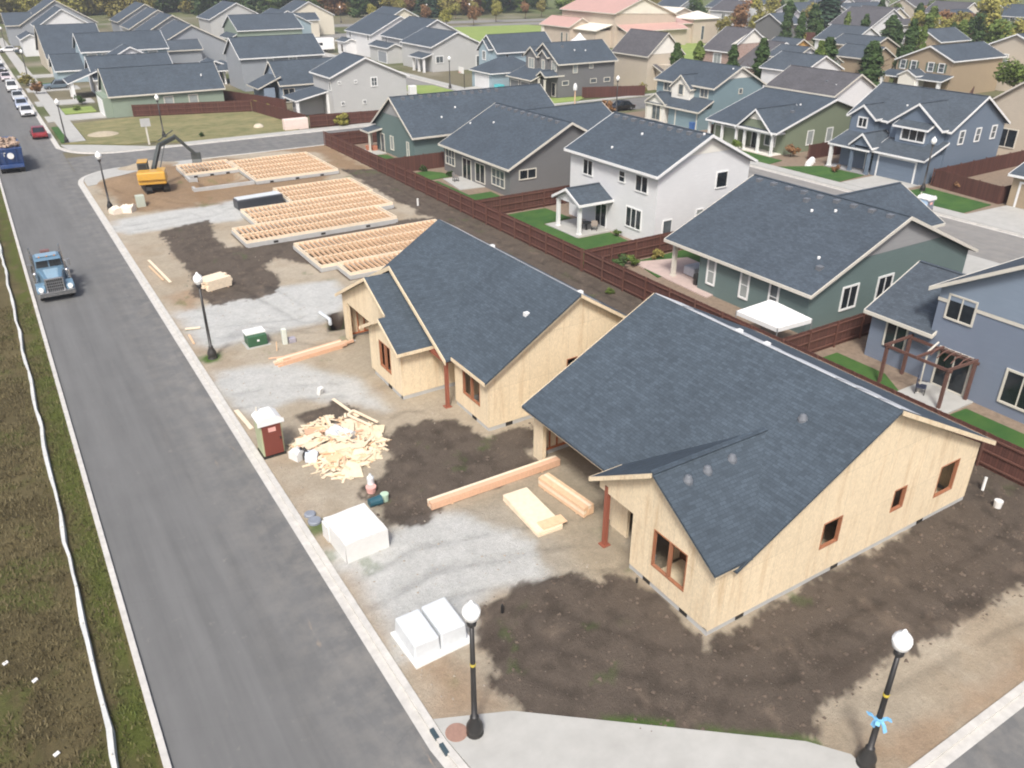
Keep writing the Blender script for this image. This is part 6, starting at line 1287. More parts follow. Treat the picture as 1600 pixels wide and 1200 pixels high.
# stacked timber
def timber(label, cat, c, ln, w_, h, rz, nx, nz, name='timber_stack', m='lumber', group='stacks of timber', ragged=.0, z0=.12):
    t = thing(name, label, cat, (*c, 0), group); rr = random.Random(label); D = Vector((math.cos(rz), math.sin(rz), 0)); S = Vector((-D.y, D.x, 0)); Cc = Vector((*c, 0))
    for k in range(nz):
        for i in range(nx):
            o = rr.uniform(-ragged, ragged); p = Cc + S * (w_ * ((i + .5) / nx - .5)) + Vector((0, 0, z0 + h * (k + .5) / nz)) + D * o
            q = MB(); q.beam(p - D * ln / 2, p + D * ln / 2, w_ / nx * .96, h / nz * .96); q.build('board', M[m if rr.random() < .7 else 'lumber2'], t)
    if z0 > .05:
        for s in (-.35, .35): q = MB(); q.beam(Cc + D * ln * s - S * w_ / 2 + Vector((0, 0, z0 / 2 + .02)), Cc + D * ln * s + S * w_ / 2 + Vector((0, 0, z0 / 2 + .02)), .09, z0 - .03); q.build('bearer', M['lumber'], t)
timber('long round edged bundle of pink lumber in front of the nearest house', 'timber stack', (16.1, 27.15), 6.9, .42, .34, R(0), 3, 3, m='lumber_pink') if False else None
M['lumber_pink'] = plain('pink_lumber', srgb(214, 172, 142), .75, .12, 4, stretch=(4, 1, 1))
timber('long pinkish timber bundle lying across the front of the nearest unfinished house', 'timber stack', (16.1, 27.15), 6.9, .44, .36, R(-.5), 3, 2, m='lumber_pink', ragged=.02, z0=.1)
timber('short thick timber block stack beside the nearest house opening', 'timber stack', (18.15, 24.5), 3.1, .62, .5, R(96), 4, 3, ragged=.03)
timber('ragged pile of long boards in front of the second unfinished house', 'timber stack', (13.9, 45.3), 4.3, .8, .3, R(7), 5, 2, m='lumber_pink', ragged=.5, z0=.02)
timber('small stack of pale timber on the dark soil near the middle street lamp', 'timber stack', (11.6, 60.2), 1.9, 1.4, .75, R(15), 4, 4, m='lumber2', ragged=.15)
t = thing('sheet_stack', 'flat stack of strandboard sheets on the gravel, left of the thick timber stack', 'sheet stack', (16.3, 24.4, 0))
for i in range(6): q = MB(); q.obox((16.3 + random.uniform(-.02, .02), 24.4 + random.uniform(-.03, .03), .1 + i * .045), .62, 1.55, .02, R(-3) + random.uniform(-.008, .008)); q.build('sheet', M['lumber2'], t)
for y in (23.2, 24.4, 25.6): q = MB(); q.box(15.7, 16.9, y - .05, y + .05, .0, .075); q.build('bearer', M['lumber'], t)
q = MB(); q.obox((16.5, 22.86 + .3, .372), .6, .28, .02, R(-3)); q.build('loose_sheet', M['lumber'], t)
def board(label, p, q_, w_=.14, h=.05, m='lumber2', group='loose boards lying on the ground'): return simple('loose_board', label, 'board', lambda b: b.beam(p, q_, w_, h), M[m], group, 0)
board('long pale board on the sand beside the kerb, near the middle lamp', (8.55, 69, .14), (8.95, 62.8, .14), .2); board('pale board lying above the scrap wood heap', (12.62, 38.9, .2), (12.95, 36.1, .35), .16); board('thin board beside the long pale board', (8.3, 67.5, .13), (8.6, 63.6, .13), .1, m='lumber')
board('short pale board by the kerb opposite the middle lamp', (7.9, 53.3, .13), (8.8, 53.0, .13), .25); board('thin board lying left of the ragged board pile', (11.2, 46.0, .12), (12.6, 45.6, .12), .12, m='lumber_pink'); board('board lying along the kerb by the gravel drive', (7.85, 50.6, .13), (7.9, 52.2, .13), .12, m='lumber'); board('pinkish board at the edge of the second gravel drive', (7.9, 38.2, .13), (7.75, 40.6, .13), .22, m='lumber2')
# heap of scrap wood: a core nobody could count and the boards that lie on it
rr = random.Random(21)
heap = [(9.00, 35.55), (9.27, 33.87), (9.46, 32.44), (9.98, 31.29), (10.95, 31.31), (12.29, 32.11), (13.49, 33.47), (13.64, 35.02), (12.92, 36.50), (11.89, 37.55), (10.59, 37.40)]
hx = sum(p[0] for p in heap) / len(heap); hy = sum(p[1] for p in heap) / len(heap)
def inheap():
    while True:
        a = rr.uniform(0, 6.283); k = math.sqrt(rr.random()); i = rr.randrange(len(heap)); p, q2 = heap[i], heap[(i + 1) % len(heap)]; u = rr.random()
        return hx + (p[0] * u + q2[0] * (1 - u) - hx) * k, hy + (p[1] * u + q2[1] * (1 - u) - hy) * k, k
mb = MB()
for i in range(420):
    x, y, k = inheap(); z = .05 + (1 - k) * .45 * rr.random(); mb.obox((x, y, z + .03), rr.uniform(.08, .42), rr.uniform(.03, .09), rr.uniform(.01, .03), rr.uniform(0, 3.14), rr.randrange(4), rr.uniform(-.2, .2), rr.uniform(-.2, .2))
tag(mb.build('scrap_wood', [M['lumber'], M['lumber2'], M['osb'], plain('pale_scrap', srgb(226, 208, 180), .8, .12)]), 'heap of small scrap wood pieces beside the brown red portable toilet', 'scrap wood', kind='stuff')
for i in range(70):
    x, y, k = inheap(); k = min(1, k * 1.0); x, y = hx + (x - hx) * .86, hy + (y - hy) * .86; z = .14 + (1 - k) * .42; sheet_ = rr.random() < .42; a = rr.uniform(0, 3.14)
    b = MB(); b.obox((x, y, z), rr.uniform(.3, .75) if not sheet_ else rr.uniform(.25, .6), rr.uniform(.04, .08) if not sheet_ else rr.uniform(.2, .4), .015 if sheet_ else .022, a, 0, rr.uniform(-.14, .14), rr.uniform(-.12, .12))
    tag(b.build('scrap_board', [M['lumber'], M['lumber2'], MATS['pale_scrap'], M['osb'], M['lumber_pink']][rr.choice((0, 1, 1, 2, 2, 3, 4))], origin=(x, y, 0)), 'piece of scrap board lying on the scrap wood heap', 'board', 'scrap boards on the heap')
pack('scrap_sheet', 'white plastic film lying in the middle of the scrap wood heap', 'film', (11.5, 34.9), .8, 1.3, .52, R(30), M['wrap_grey'], bump_=.1)
simple('lumber_frame', 'nailed lumber frame on the right end of the scrap heap', 'wood frame', lambda q: (q.beam((12.9, 36.6, .5), (13.6, 35.0, .35), .1, .1), q.beam((12.5, 36.4, .45), (13.2, 34.9, .3), .1, .1), q.beam((12.5, 36.4, .45), (12.9, 36.6, .5), .1, .1)), M['lumber2'])
simple('sheet_offcut', 'pale triangular sheet offcut in front of the scrap heap', 'sheet offcut', lambda q: q.prism([(10.0, 31.6, .1), (11.1, 31.0, .12), (11.3, 31.9, .25), (10.9, 32.4, .3)], (0, 0, .03)), MATS['pale_scrap'])
pack('rubbish_bag', 'white rubbish bag left of the scrap heap, nearest the toilet', 'bag', (9.05, 34.35), .6, .65, .45, .4, M['wrap'], 'rubbish bags by the scrap heap', .1, .06); pack('rubbish_bag', 'pale blue white rubbish bag under the edge of the scrap heap', 'bag', (9.6, 33.8), .55, .6, .42, 1.0, plain('bluish_bag', srgb(206, 214, 222), .5, .08, 5), 'rubbish bags by the scrap heap', .1, .06); pack('rubbish_bag', 'black rubbish bag between the two white ones', 'bag', (9.35, 34.25), .4, .6, .4, .2, M['black'], 'rubbish bags by the scrap heap', .1, .06)
# small items
simple('white_canister', 'white bottle standing on a pink tub in front of the scrap heap', 'bottle', lambda q: (q.lathe((11.05, 30.0, .38), [(.16, 0), (.17, .32), (.07, .42), (.06, .5)], 10)), M['wrap_grey']); simple('pink_tub', 'pale pink tub under the white bottle', 'tub', lambda q: q.lathe((10.95, 29.75, 0), [(.2, .02), (.25, .38)], 12), plain('pink_tub', srgb(222, 170, 160), .5, .1))
simple('bucket', 'dark teal bucket lying beside the pink tub', 'bucket', lambda q: q.lathe((10.72, 28.75, .24), [(.2, -.3), (.24, .3)], 12, 0, 'x'), plain('teal', srgb(40, 84, 96), .5, .15)); simple('bucket', 'pale green bucket beside the dark teal one', 'bucket', lambda q: q.lathe((11.2, 28.8, 0), [(.17, .02), (.2, .45)], 12), plain('pale_green', srgb(176, 200, 176), .5, .1))
t = thing('meter_box', 'grey lidded meter box in the grass by the kerb', 'meter box', (7.95, 29.0, 0)); q = MB(); q.lathe((7.95, 28.95, .05), [(.3, 0), (.3, .12), (.26, .16)], 12); q.build('lid', plain('meter_grey', srgb(130, 136, 146), .5, .15), t); q = MB(); q.lathe((7.95, 29.55, .05), [(.26, 0), (.26, .1), (.2, .14)], 12); q.build('lid', MATS['meter_grey'], t)
t = thing('transformer', 'green transformer box with a white top near the second gravel drive', 'transformer', (11.2, 48.6, 0)); q = MB(); q.box(10.65, 11.85, 48.2, 49.2, .08, .78); q.build('cabinet', plain('utility_green', srgb(54, 92, 66), .5, .15), t, bevel=.04); q = MB(); q.box(10.62, 11.88, 48.5, 49.3, .78, .92); q.build('cover', M['white'], t, bevel=.03); q = MB(); q.box(10.5, 12.0, 48.05, 49.35, 0, .08); q.build('pad', M['concrete'], t); q = MB(); q.box(11.2, 11.35, 48.18, 48.2, .4, .52); q.build('label_plate', M['white'], t)
t = thing('utility_pedestal', 'pale utility pedestal beside the green transformer box', 'pedestal', (12.8, 47.7, 0)); q = MB(); q.box(12.65, 12.95, 47.55, 47.85, 0, 1.1); q.build('body', plain('pedestal', srgb(206, 210, 200), .6, .08), t, bevel=.04); q = MB(); q.box(13.05, 13.5, 47.6, 48.0, 0, .35); q.build('side_box', plain('lilac_grey', srgb(160, 156, 166), .6, .1), t, bevel=.04)
simple('stake', 'thin wooden stake in the soil between the transformer and the board pile', 'stake', lambda q: q.beam((12.0, 46.9, 0), (12.05, 46.9, .7), .05, .05), M['lumber']); simple('vault_lid', 'pale rim and pipe beside the dark open pit near the second house', 'pipe', lambda q: (q.tube([(16.4, 51.2, .15), (16.5, 49.6, .2), (16.3, 49.0, .12)], .12)), M['wrap_grey'])
simple('utility_box', 'pale grey green utility box near the white sheets', 'utility box', lambda q: (q.box(10.7, 11.5, 86, 86.7, 0, 1.2)), plain('greygreen', srgb(176, 182, 168), .6, .1), None, .06); simple('manhole', 'rusty brown round manhole cover in the corner footway', 'manhole cover', lambda q: q.lathe((7.95, 16.05, .125), [(.36, 0), (.36, .022), (.33, .026)], 24), plain('rust', srgb(150, 118, 104), .7, .15, 8), None, 0)
for y in (16.4, 15.75): simple('drain_slot', 'dark drain slot in the kerb beside the manhole', 'drain', lambda q: q.box(7.28, 7.42, y - .22, y + .22, .02, .127), plain('drain_blue', srgb(50, 70, 80), .6, .2), 'drain slots in the kerb', 0)
simple('bucket', 'white bucket on the dark soil beyond the end of the nearest house', 'bucket', lambda q: q.lathe((34.2, 13.8, .05), [(.16, .02), (.19, .4)], 12), M['wrap'], None, 0); simple('pipe_stub', 'short white pipe standing near the white bucket', 'pipe', lambda q: q.tube([(34.9, 14.9, 0), (35.0, 14.95, .75)], .07), M['wrap'], None, 0); simple('pipe_stub', 'white pipe standing on the dark strip by the long fence', 'pipe', lambda q: q.tube([(34.2, 72.2, 0), (34.2, 72.2, .8)], .1), M['wrap'], None, 0)
simple('post_stub', 'short black post in the dark soil right of the corner lamp', 'post', lambda q: q.lathe((12.0, 19.9, 0), [(.06, 0), (.06, .4), (.02, .5)], 8), M['black'], None, 0); simple('post_stub', 'short black post at the front corner of the nearest house', 'post', lambda q: q.lathe((17.35, 18.5, 0), [(.05, 0), (.05, .3)], 8), M['black'], None, 0)
simple('paper_scrap', 'crumpled white paper on the soil above the scrap heap', 'paper', lambda q: q.obox((12.3, 40.0, .3), .15, .12, .25, .4, 0, .3), M['wrap'], None, .05)
for (x, y, l) in ((-4.0, 26.9, 'small white litter in the grass at the left edge'), (-2.9, 21.9, 'small white litter in the grass nearest the camera'), (-3.2, 25.5, 'tiny pale litter beside the silt fence')): simple('litter', l, 'litter', lambda q: q.obox((x, y, .13), .09, .06, .03, .5, 0, .3), M['wrap'], None, .01)

# ------------------------------------------------------------------ garden things
t = thing('gazebo', 'white canopy tent behind the long fence, beside the green grey house', 'canopy tent', (38.6, 31.3, 0)); cz = 2.1; mb = MB(); a, b, c_, d_ = (37.4, 29.75), (40.3, 29.6), (40.1, 33.1), (37.3, 33.0); pk = (38.75, 31.2, 3.0); pk2 = (38.7, 31.7, 3.0)
for q4 in ((a, b, pk), (b, c_, pk2, pk), (c_, d_, pk2), (d_, a, pk, pk2)): mb.poly([(*p, cz) if len(p) == 2 else p for p in q4])
for p, q2 in ((a, b), (b, c_), (c_, d_), (d_, a)): mb.poly([(*p, cz - .28), (*q2, cz - .28), (*q2, cz), (*p, cz)])
mb.build('canopy', M['white'], t)
for p in (a, b, c_, d_): q = MB(); q.tube([(*p, 0), (*p, cz)], .035); q.build('leg', M['steel'], t)
t = thing('pergola', 'brown timber pergola with a curved trellis on the slate blue house patio', 'pergola', (40.3, 22, 0))
for x, y in ((40.2, 24.3), (40.2, 20.6), (42.35, 20.4), (42.3, 24.3)): q = MB(); q.box(x - .08, x + .08, y - .08, y + .08, 0, 2.35); q.build('post', M['pergola_wood'], t)
for p, q2 in (((40.2, 24.5, 2.4), (40.2, 20.4, 2.4)), ((42.35, 24.5, 2.4), (42.35, 20.2, 2.4)), ((40.0, 24.3, 2.5), (42.5, 24.3, 2.5)), ((40.0, 20.55, 2.5), (42.5, 20.4, 2.5)), ((40.0, 22.4, 2.5), (42.5, 22.4, 2.5))): q = MB(); q.beam(p, q2, .09, .16); q.build('beam', M['pergola_wood'], t)
for i in range(5): q = MB(); yy = 20.55 + i * .4; q.tube([(42.5, yy, 2.5), (41.9, yy, 2.75), (41.3, yy, 2.72), (40.9, yy, 2.5)], .035, 6); q.build('trellis_rib', M['pergola_wood'], t)
q = MB(); q.tube([(42.4, 22.7, 2.7), (41.2, 22.5, 2.5), (40.9, 22.3, .1)], .06, 6); q.build('brace', M['offwhite'], t)
def chair(x, y, rz, label, m):
    t = thing('patio_chair', label, 'chair', (0, 0, 0), 'patio chairs'); q = MB(); q.box(-.27, .27, -.27, .27, .38, .46); q.build('seat', m, t, bevel=.03); q = MB(); q.box(-.27, .27, .22, .29, .46, .95); q.build('backrest', m, t, bevel=.03)
    for a in (-1, 1):
        for b in (-1, 1): q = MB(); q.box(a * .23 - .025, a * .23 + .025, b * .23 - .025, b * .23 + .025, 0, .38); q.build('leg', M['black'], t)
        q = MB(); q.box(a * .29 - .03, a * .29 + .03, -.25, .25, .6, .64); q.build('armrest', m, t)
    t.location = (x, y, .15); t.rotation_euler = (0, 0, rz)
taupe = plain('taupe_wicker', srgb(150, 138, 128), .8, .15, 6); chair(43.6, 57.6, 1.2, 'left taupe chair under the small white porch', taupe); chair(43.9, 56.4, 2.4, 'right taupe chair under the small white porch', taupe); chair(40.9, 22.2, .5, 'dark blue chair under the pergola', plain('navy', srgb(44, 52, 74), .7, .1)); chair(41.9, 78.6, 1.5, 'grey chair on the dark grey house patio', plain('grey_chair', srgb(130, 126, 124), .8, .1))
simple('patio_table', 'round dark table between the two taupe chairs', 'table', lambda q: (q.lathe((43.4, 56.9, .15), [(.2, 0), (.05, .05), (.05, .6), (.42, .63), (.42, .68)], 14)), M['black'], None, 0)
simple('patio_table', 'grey covered table on the green grey house patio', 'table', lambda q: (q.box(42.9, 44.4, 42.6, 43.8, .14, .85)), plain('table_cover', srgb(186, 190, 198), .7, .1, 4, bmp=.4), None, .12); simple('garden_toy', 'turquoise plastic chair at the corner of the green grey house patio', 'toy chair', lambda q: (q.box(41.9, 42.3, 40.3, 40.8, .1, .5), q.box(42.25, 42.35, 40.3, 40.8, .5, 1.0)), plain('turquoise', srgb(70, 180, 160), .5, .05), None, .05); simple('grill', 'small black grill beside the turquoise chair', 'grill', lambda q: (q.lathe((42.1, 41.5, .1), [(.2, .4), (.28, .6), (.24, .85), (.1, .95)], 12), q.box(41.95, 42.25, 41.35, 41.65, .1, .5)), M['black'], None, 0)
simple('planter', 'terracotta coloured seat and pots by the corner house porch', 'planter', lambda q: (q.lathe((40.3, 98.6, .1), [(.3, 0), (.4, .6)], 10), q.box(40.6, 41.2, 97.8, 98.6, .1, .7)), plain('terracotta', srgb(176, 112, 84), .8, .15), None, .05); simple('slide', 'turquoise play frame beside the dark grey garage', 'play frame', lambda q: (q.box(79.4, 80.6, 131.5, 133.2, 0, 1.3), q.hexa([(78.6, 132, 0), (79.4, 132, 0), (79.4, 132.8, 0), (78.6, 132.8, 0), (78.6, 132, .1), (79.4, 132, 1.1), (79.4, 132.8, 1.1), (78.6, 132.8, .1)])), plain('turquoise2', srgb(80, 176, 180), .5, .05), None, .05)
simple('white_box', 'white utility cabinet on the back road corner behind the grey green house', 'cabinet', lambda q: q.box(64.6, 65.9, 137, 138, 0, 1.6), M['white'], None, .1); simple('flue', 'white flue cap box at the drive of the dark grey house', 'cabinet', lambda q: q.box(75.6, 76.6, 117.5, 118.3, 0, 1.0), M['white'], None, .1); simple('blue_bin', 'blue recycling bin before the teal blue garage', 'bin', lambda q: q.hexa([(84.1, 86.9, 0), (84.6, 86.9, 0), (84.6, 87.5, 0), (84.1, 87.5, 0), (84.0, 86.8, 1.1), (84.65, 86.8, 1.1), (84.65, 87.55, 1.1), (84.0, 87.55, 1.1)]), plain('bin_blue', srgb(60, 96, 150), .5, .1), None, .03)
for y, l in ((49.2, 'left garden bed rock by the moss green house path'), (0, '')): pass
simple('rock', 'pale boulder on the dry lawn near the pink pack', 'rock', lambda q: q.lathe((33.2, 121.5, 0), [(.8, 0), (.7, .3), (.3, .55)], 7), plain('rock', srgb(196, 186, 166), .9, .2, 3), None, .1); simple('rock', 'white garden stones beside the blue grey house lawn', 'rock', lambda q: [q.lathe((80.6 + i * .9, 63.6 + .5 * i, 0), [(.45, 0), (.35, .5), (.1, .7)], 7) for i in range(3)], M['white'], None, .08)
simple('gravel_mound', 'low mound of pale earth on the dry lawn', 'mound', lambda q: q.lathe((13.5, 127.5, .05), [(2.2, 0), (1.3, .25), (.3, .4)], 14), plain('mound', srgb(172, 160, 138), .95, .2, 2, bmp=.4), None, 0)

# ------------------------------------------------------------------ trees and shrubs
def crown_mesh(kind, seed, n, size):
    r = random.Random(seed); V = []; F = []
    def leaf(p, s, nrm):
        u = nrm.orthogonal().normalized(); u.rotate(__import__('mathutils').Quaternion(nrm, r.uniform(0, 6.28))); v = nrm.cross(u); b = len(V); k = r.uniform(.5, .9)
        for a, c in ((-1, 0), (0, -k), (1, 0), (0, k)): V.append(tuple(p + u * s * a + v * s * c))
        F.append((b, b + 1, b + 2, b + 3))
    def rdir():
        while True:
            d = Vector((r.uniform(-1, 1), r.uniform(-1, 1), r.uniform(-1, 1)))
            if .05 < d.length < 1: return d.normalized()
    if kind == 'column':
        for i in range(n):
            z = r.random() ** .8; rad = (.16 + .9 * z ** .35 * (1 - z) ** .75) * (.8 + .35 * math.sin(z * 21 + seed) * r.random()); a = r.uniform(0, 6.28); q = r.uniform(.45, 1.05)
            p = Vector((math.cos(a) * rad * q * .22, math.sin(a) * rad * q * .22, .03 + z * .97)); leaf(p, size * r.uniform(.6, 1.2), (Vector((math.cos(a), math.sin(a), .5)) + rdir() * .8).normalized())
    elif kind == 'fir':
        for i in range(n):
            z = r.random(); t = z * 9 % 1; rad = (1 - z) * (.30 - .11 * t) + .015; a = r.uniform(0, 6.28); q = r.uniform(.3, 1) ** .6
            leaf(Vector((math.cos(a) * rad * q, math.sin(a) * rad * q, .08 + z * .92 - q * rad * .35)), size * r.uniform(.6, 1.3), (Vector((math.cos(a) * .5, math.sin(a) * .5, 1)) + rdir() * .5).normalized())
    else:
        cl = []
        for i in range({'round': 16, 'bushy': 22}.get(kind, 9)):
            d = rdir(); h = r.uniform(.15, 1); cl.append((Vector((d.x * .24 * h, d.y * .24 * h, .06 + .86 * r.random() ** 1.1)), r.uniform(.10, .17)) if kind == 'bushy' else (Vector((d.x * .27 * h, d.y * .27 * h, .62 + d.z * .28 * h)) if kind == 'round' else Vector((d.x * .34 * h, d.y * .34 * h, .42 + d.z * .3 * h)), r.uniform(.10, .19)))
        for i in range(n):
            c, rad = r.choice(cl); d = rdir(); p = c + d * rad * r.uniform(.55, 1.08)
            if p.z > .02: leaf(p, size * r.uniform(.5, 1.25), (d + rdir() * .7).normalized())
    me = bpy.data.meshes.new('crown'); me.from_pydata(V, [], F); me.update(); return me
def trunk_mesh(kind, seed):
    r = random.Random(seed); q = MB(); top = .8 if kind != 'round' else .55
    q.tube([(0, 0, 0), (r.uniform(-.01, .01), 0, top * .5), (0, r.uniform(-.01, .01), top)], [.022, .016, .006], 7)
    for i in range(6 if kind == 'round' else 3):
        a = r.uniform(0, 6.28); z = r.uniform(.25, .5); q.tube([(0, 0, z), (math.cos(a) * .09, math.sin(a) * .09, z + .1), (math.cos(a) * .2, math.sin(a) * .2, z + r.uniform(.15, .28))], [.010, .007, .003], 5)
    o = q.build('trunk', M['trunk']); me = o.data; bpy.data.objects.remove(o); return me
LEAF = dict(dark=leafmat('dark_leaf', srgb(44, 66, 38), srgb(70, 90, 50)), green=leafmat('green_leaf', srgb(70, 92, 44), srgb(104, 120, 60)), yellow=leafmat('yellow_leaf', srgb(122, 122, 56), srgb(150, 144, 76)), olive=leafmat('olive_leaf', srgb(104, 104, 54), srgb(140, 130, 74)), rust=leafmat('rust_leaf', srgb(116, 86, 62), srgb(142, 108, 76)), fir=leafmat('fir_leaf', srgb(36, 56, 46), srgb(58, 78, 60)))
CR = {}
def tree(kind, tint, x, y, h, label, cat='tree', group=None, wide=1.0, name=None, z=0):
    sd = random.randrange(3); k = (kind, tint, sd)
    if k not in CR:
        n, s = dict(column=(1500, .035), fir=(1500, .042), round=(1900, .034), bushy=(2400, .034), shrub=(420, .07))[kind]
        me = crown_mesh(kind, sd * 7 + 3, n, s); me.materials.append(LEAF[tint]); CR[k] = (me, trunk_mesh(kind, sd))
    me, tr_ = CR[k]
    t = thing(name or {'column': 'columnar_tree', 'fir': 'fir_tree', 'round': 'broadleaf_tree', 'bushy': 'broadleaf_tree', 'shrub': 'shrub'}[kind], label, cat, (x, y, z), group)
    for nm, m_ in (('trunk', tr_), ('crown', me)): o = bpy.data.objects.new(nm, m_); col.objects.link(o); o.parent = t
    t.scale = (h * wide, h * wide, h); t.rotation_euler = (0, 0, random.uniform(0, 6.28)); return t
GC = 'dark columnar trees behind the houses'
for x, y, h, l, w_ in ((103.4, 112.3, 8.5, 'columnar tree beside the white gable of the beige house', 1.25), (109, 112.8, 8.5, 'columnar tree between the beige house and the brick house', 1.25), (118.1, 113.4, 7.5, 'columnar tree in front of the brick house', 1.35), (121.7, 109.9, 8.6, 'columnar tree right of the brick house', 1.5), (132.9, 104.6, 8.6, 'wide columnar tree left of the white gables, with a twin top', 1.9), (130.5, 104.4, 8.2, 'slim columnar tree beside the twin topped one', 1.2),
                   (141.4, 101.5, 7.9, 'columnar tree right of the small white gable', 2.1), (132.2, 94.4, 8.2, 'columnar tree behind the plain white gable', 1.8), (160, 106.8, 10.6, 'tallest columnar tree left of the shuttered house', 1.15), (163.4, 106.5, 9.3, 'slim columnar tree beside the tallest one', .95), (157, 105.5, 6.0, 'low columnar tree at the foot of the tallest one', 2.2)):
    tree('column', random.choice(['dark', 'dark', 'green']), x, y, h, l, 'tree', GC, w_)
for x, y, h, l, w_ in ((206, 178, 10, 'columnar tree above the brick house, left', 2.0), (209, 171.4, 9.2, 'columnar tree above the brick house, right', 1.8), (200, 153, 8.5, 'slim columnar tree in front of the large white house', 1.1), (203, 149.5, 8, 'leafy columnar tree before the large white house', 1.5), (200.2, 139.7, 8.4, 'bushy columnar tree right of the large white house', 2.3), (214, 138, 10, 'columnar tree in the upper right group', 1.7), (208.3, 125.8, 7.8, 'dark columnar tree by the far white house', 1.7), (206.6, 127.2, 7.2, 'twin of the dark columnar tree by the far white house', 1.4), (215.3, 121.4, 7.8, 'broad dark tree over the far beige roof', 2.6)):
    tree('column', random.choice(['dark', 'green', 'dark']), x, y, h, l, 'tree', GC, w_)
for x, y, h, l, w_ in ((181, 152, 9, 'slim columnar tree left of the far tan house', 1.3), (176, 142, 8, 'slim columnar tree behind the brown gabled house', 1.3), (192, 166, 9, 'columnar tree below the dark timber house', 1.5), (172, 118, 8.5, 'columnar tree right of the brown gabled house', 1.3), (226, 150, 10, 'columnar tree behind the large white house', 1.5), (234, 168, 10, 'columnar tree far above the large white house', 1.5)): tree('column', 'dark', x, y, h, l, 'tree', GC, w_)
tree('fir', 'fir', 224.9, 179.1, 16, 'largest dark fir at the top of the view', wide=1.5); tree('round', 'green', 146.5, 77.2, 7.4, 'bushy green tree at the right edge before the shuttered house', wide=1.25); tree('bushy', 'yellow', 216, 199, 10, 'yellow green tree right of the hall', wide=1.0); tree('round', 'olive', 178, 176, 8, 'olive tree beside the hall')
tree('bushy', 'rust', 230, 144, 9, 'rust coloured tree at the top right', wide=1.1); tree('bushy', 'yellow', 236, 136, 13, 'large yellow green tree at the top right', wide=1.1); tree('bushy', 'green', 212, 108, 7, 'broad green tree above the far beige house', wide=1.6); tree('bushy', 'olive', 222, 112, 10, 'olive tree at the right edge of the top', wide=1.3)
young = [(153.1, 330, 'yellow'), (158.3, 314.9, 'rust'), (162, 300, 'yellow'), (176, 310, 'olive'), (184, 306, 'yellow'), (143.1, 311.8, 'olive'), (152, 268.4, 'rust'), (138, 262, 'yellow'), (168, 280, 'yellow'), (120, 272, 'olive'), (128, 300, 'yellow'), (196, 292, 'olive'), (205, 282, 'yellow'), (142, 285, 'rust'), (186, 288, 'rust'), (113, 246, 'olive')]
for x, y, tn in young: tree('round', tn, x, y, 6.5, {'yellow': 'young yellow green tree along the park road', 'rust': 'young rust coloured tree along the park road', 'olive': 'young olive tree along the park road'}[tn], 'tree', 'young trees along the park road, ' + tn, 1.0)
BLOCKED = [(o.location.x, o.location.x + 17, o.location.y, o.location.y + 14) for o in col.objects if o.parent is None and o.name.startswith(('house', 'hall'))] + [(160, 190, 150, 210)]
rr = random.Random(9); WT = {'fir': 'dark conifer in the wood along the top edge', 'dark': 'dark green broadleaf tree in the wood along the top edge', 'olive': 'olive tree in the wood along the top edge', 'yellow': 'yellow tree in the wood along the top edge', 'rust': 'rust brown tree in the wood along the top edge', 'green': 'mid green tree in the wood along the top edge'}
for i in range(118):
    u = i / 118; x = -30 + u * 260 + rr.uniform(-4, 4); base = 340 + 30 * math.sin(u * 5) - (40 if u > .62 else 0) * 0; y = base + rr.uniform(-14, 40) + (i % 3) * 12
    px_ = u * 760
    tn = rr.choice(['fir', 'dark', 'dark'] if u < .17 else ['yellow', 'yellow', 'olive'] if u < .30 else ['olive', 'olive', 'rust', 'dark', 'dark'] if u < .48 else ['dark', 'fir', 'rust', 'dark', 'dark', 'olive', 'green'])
    if math.hypot(x - 60, 0) < 0: continue
    tree('fir' if tn == 'fir' else 'bushy', tn, x, y, rr.uniform(12, 22), WT[tn], 'tree', 'wood along the top edge, ' + tn, 1.25 if tn != 'fir' else 1.5)
for i in range(105):
    x = rr.uniform(168, 330); y = rr.uniform(104, 290)
    if y > 255 - (x - 190) * .2 and x < 240: continue
    if any(a - 3 < x < b + 3 and c - 4 < y < d + 4 for a, b, c, d in BLOCKED): continue
    tn = rr.choice(['green', 'olive', 'yellow', 'dark', 'dark', 'green', 'green', 'rust']); tree(rr.choice(['round', 'bushy', 'column'] if tn in ('dark', 'green') else ['round', 'bushy']), tn, x, y, rr.uniform(5.5, 10), 'distant %s tree among the far houses' % {'green': 'green', 'olive': 'olive', 'yellow': 'yellow green', 'rust': 'rust brown', 'dark': 'dark green'}[tn], 'tree', 'distant trees among the far houses, ' + tn, 1.2)
for i in range(14): x, y = 196 + i * 2.6 + rr.uniform(-1, 1), 179 - i * 2.1 + rr.uniform(-1, 1); tn = rr.choice(['olive', 'rust', 'yellow']); tree('shrub', tn, x, y, rr.uniform(2, 3.5), 'garden shrub along the long red fence, ' + {'olive': 'olive', 'rust': 'rust brown', 'yellow': 'yellow'}[tn], 'shrub', 'shrubs along the long red fence, ' + tn, 1.4)
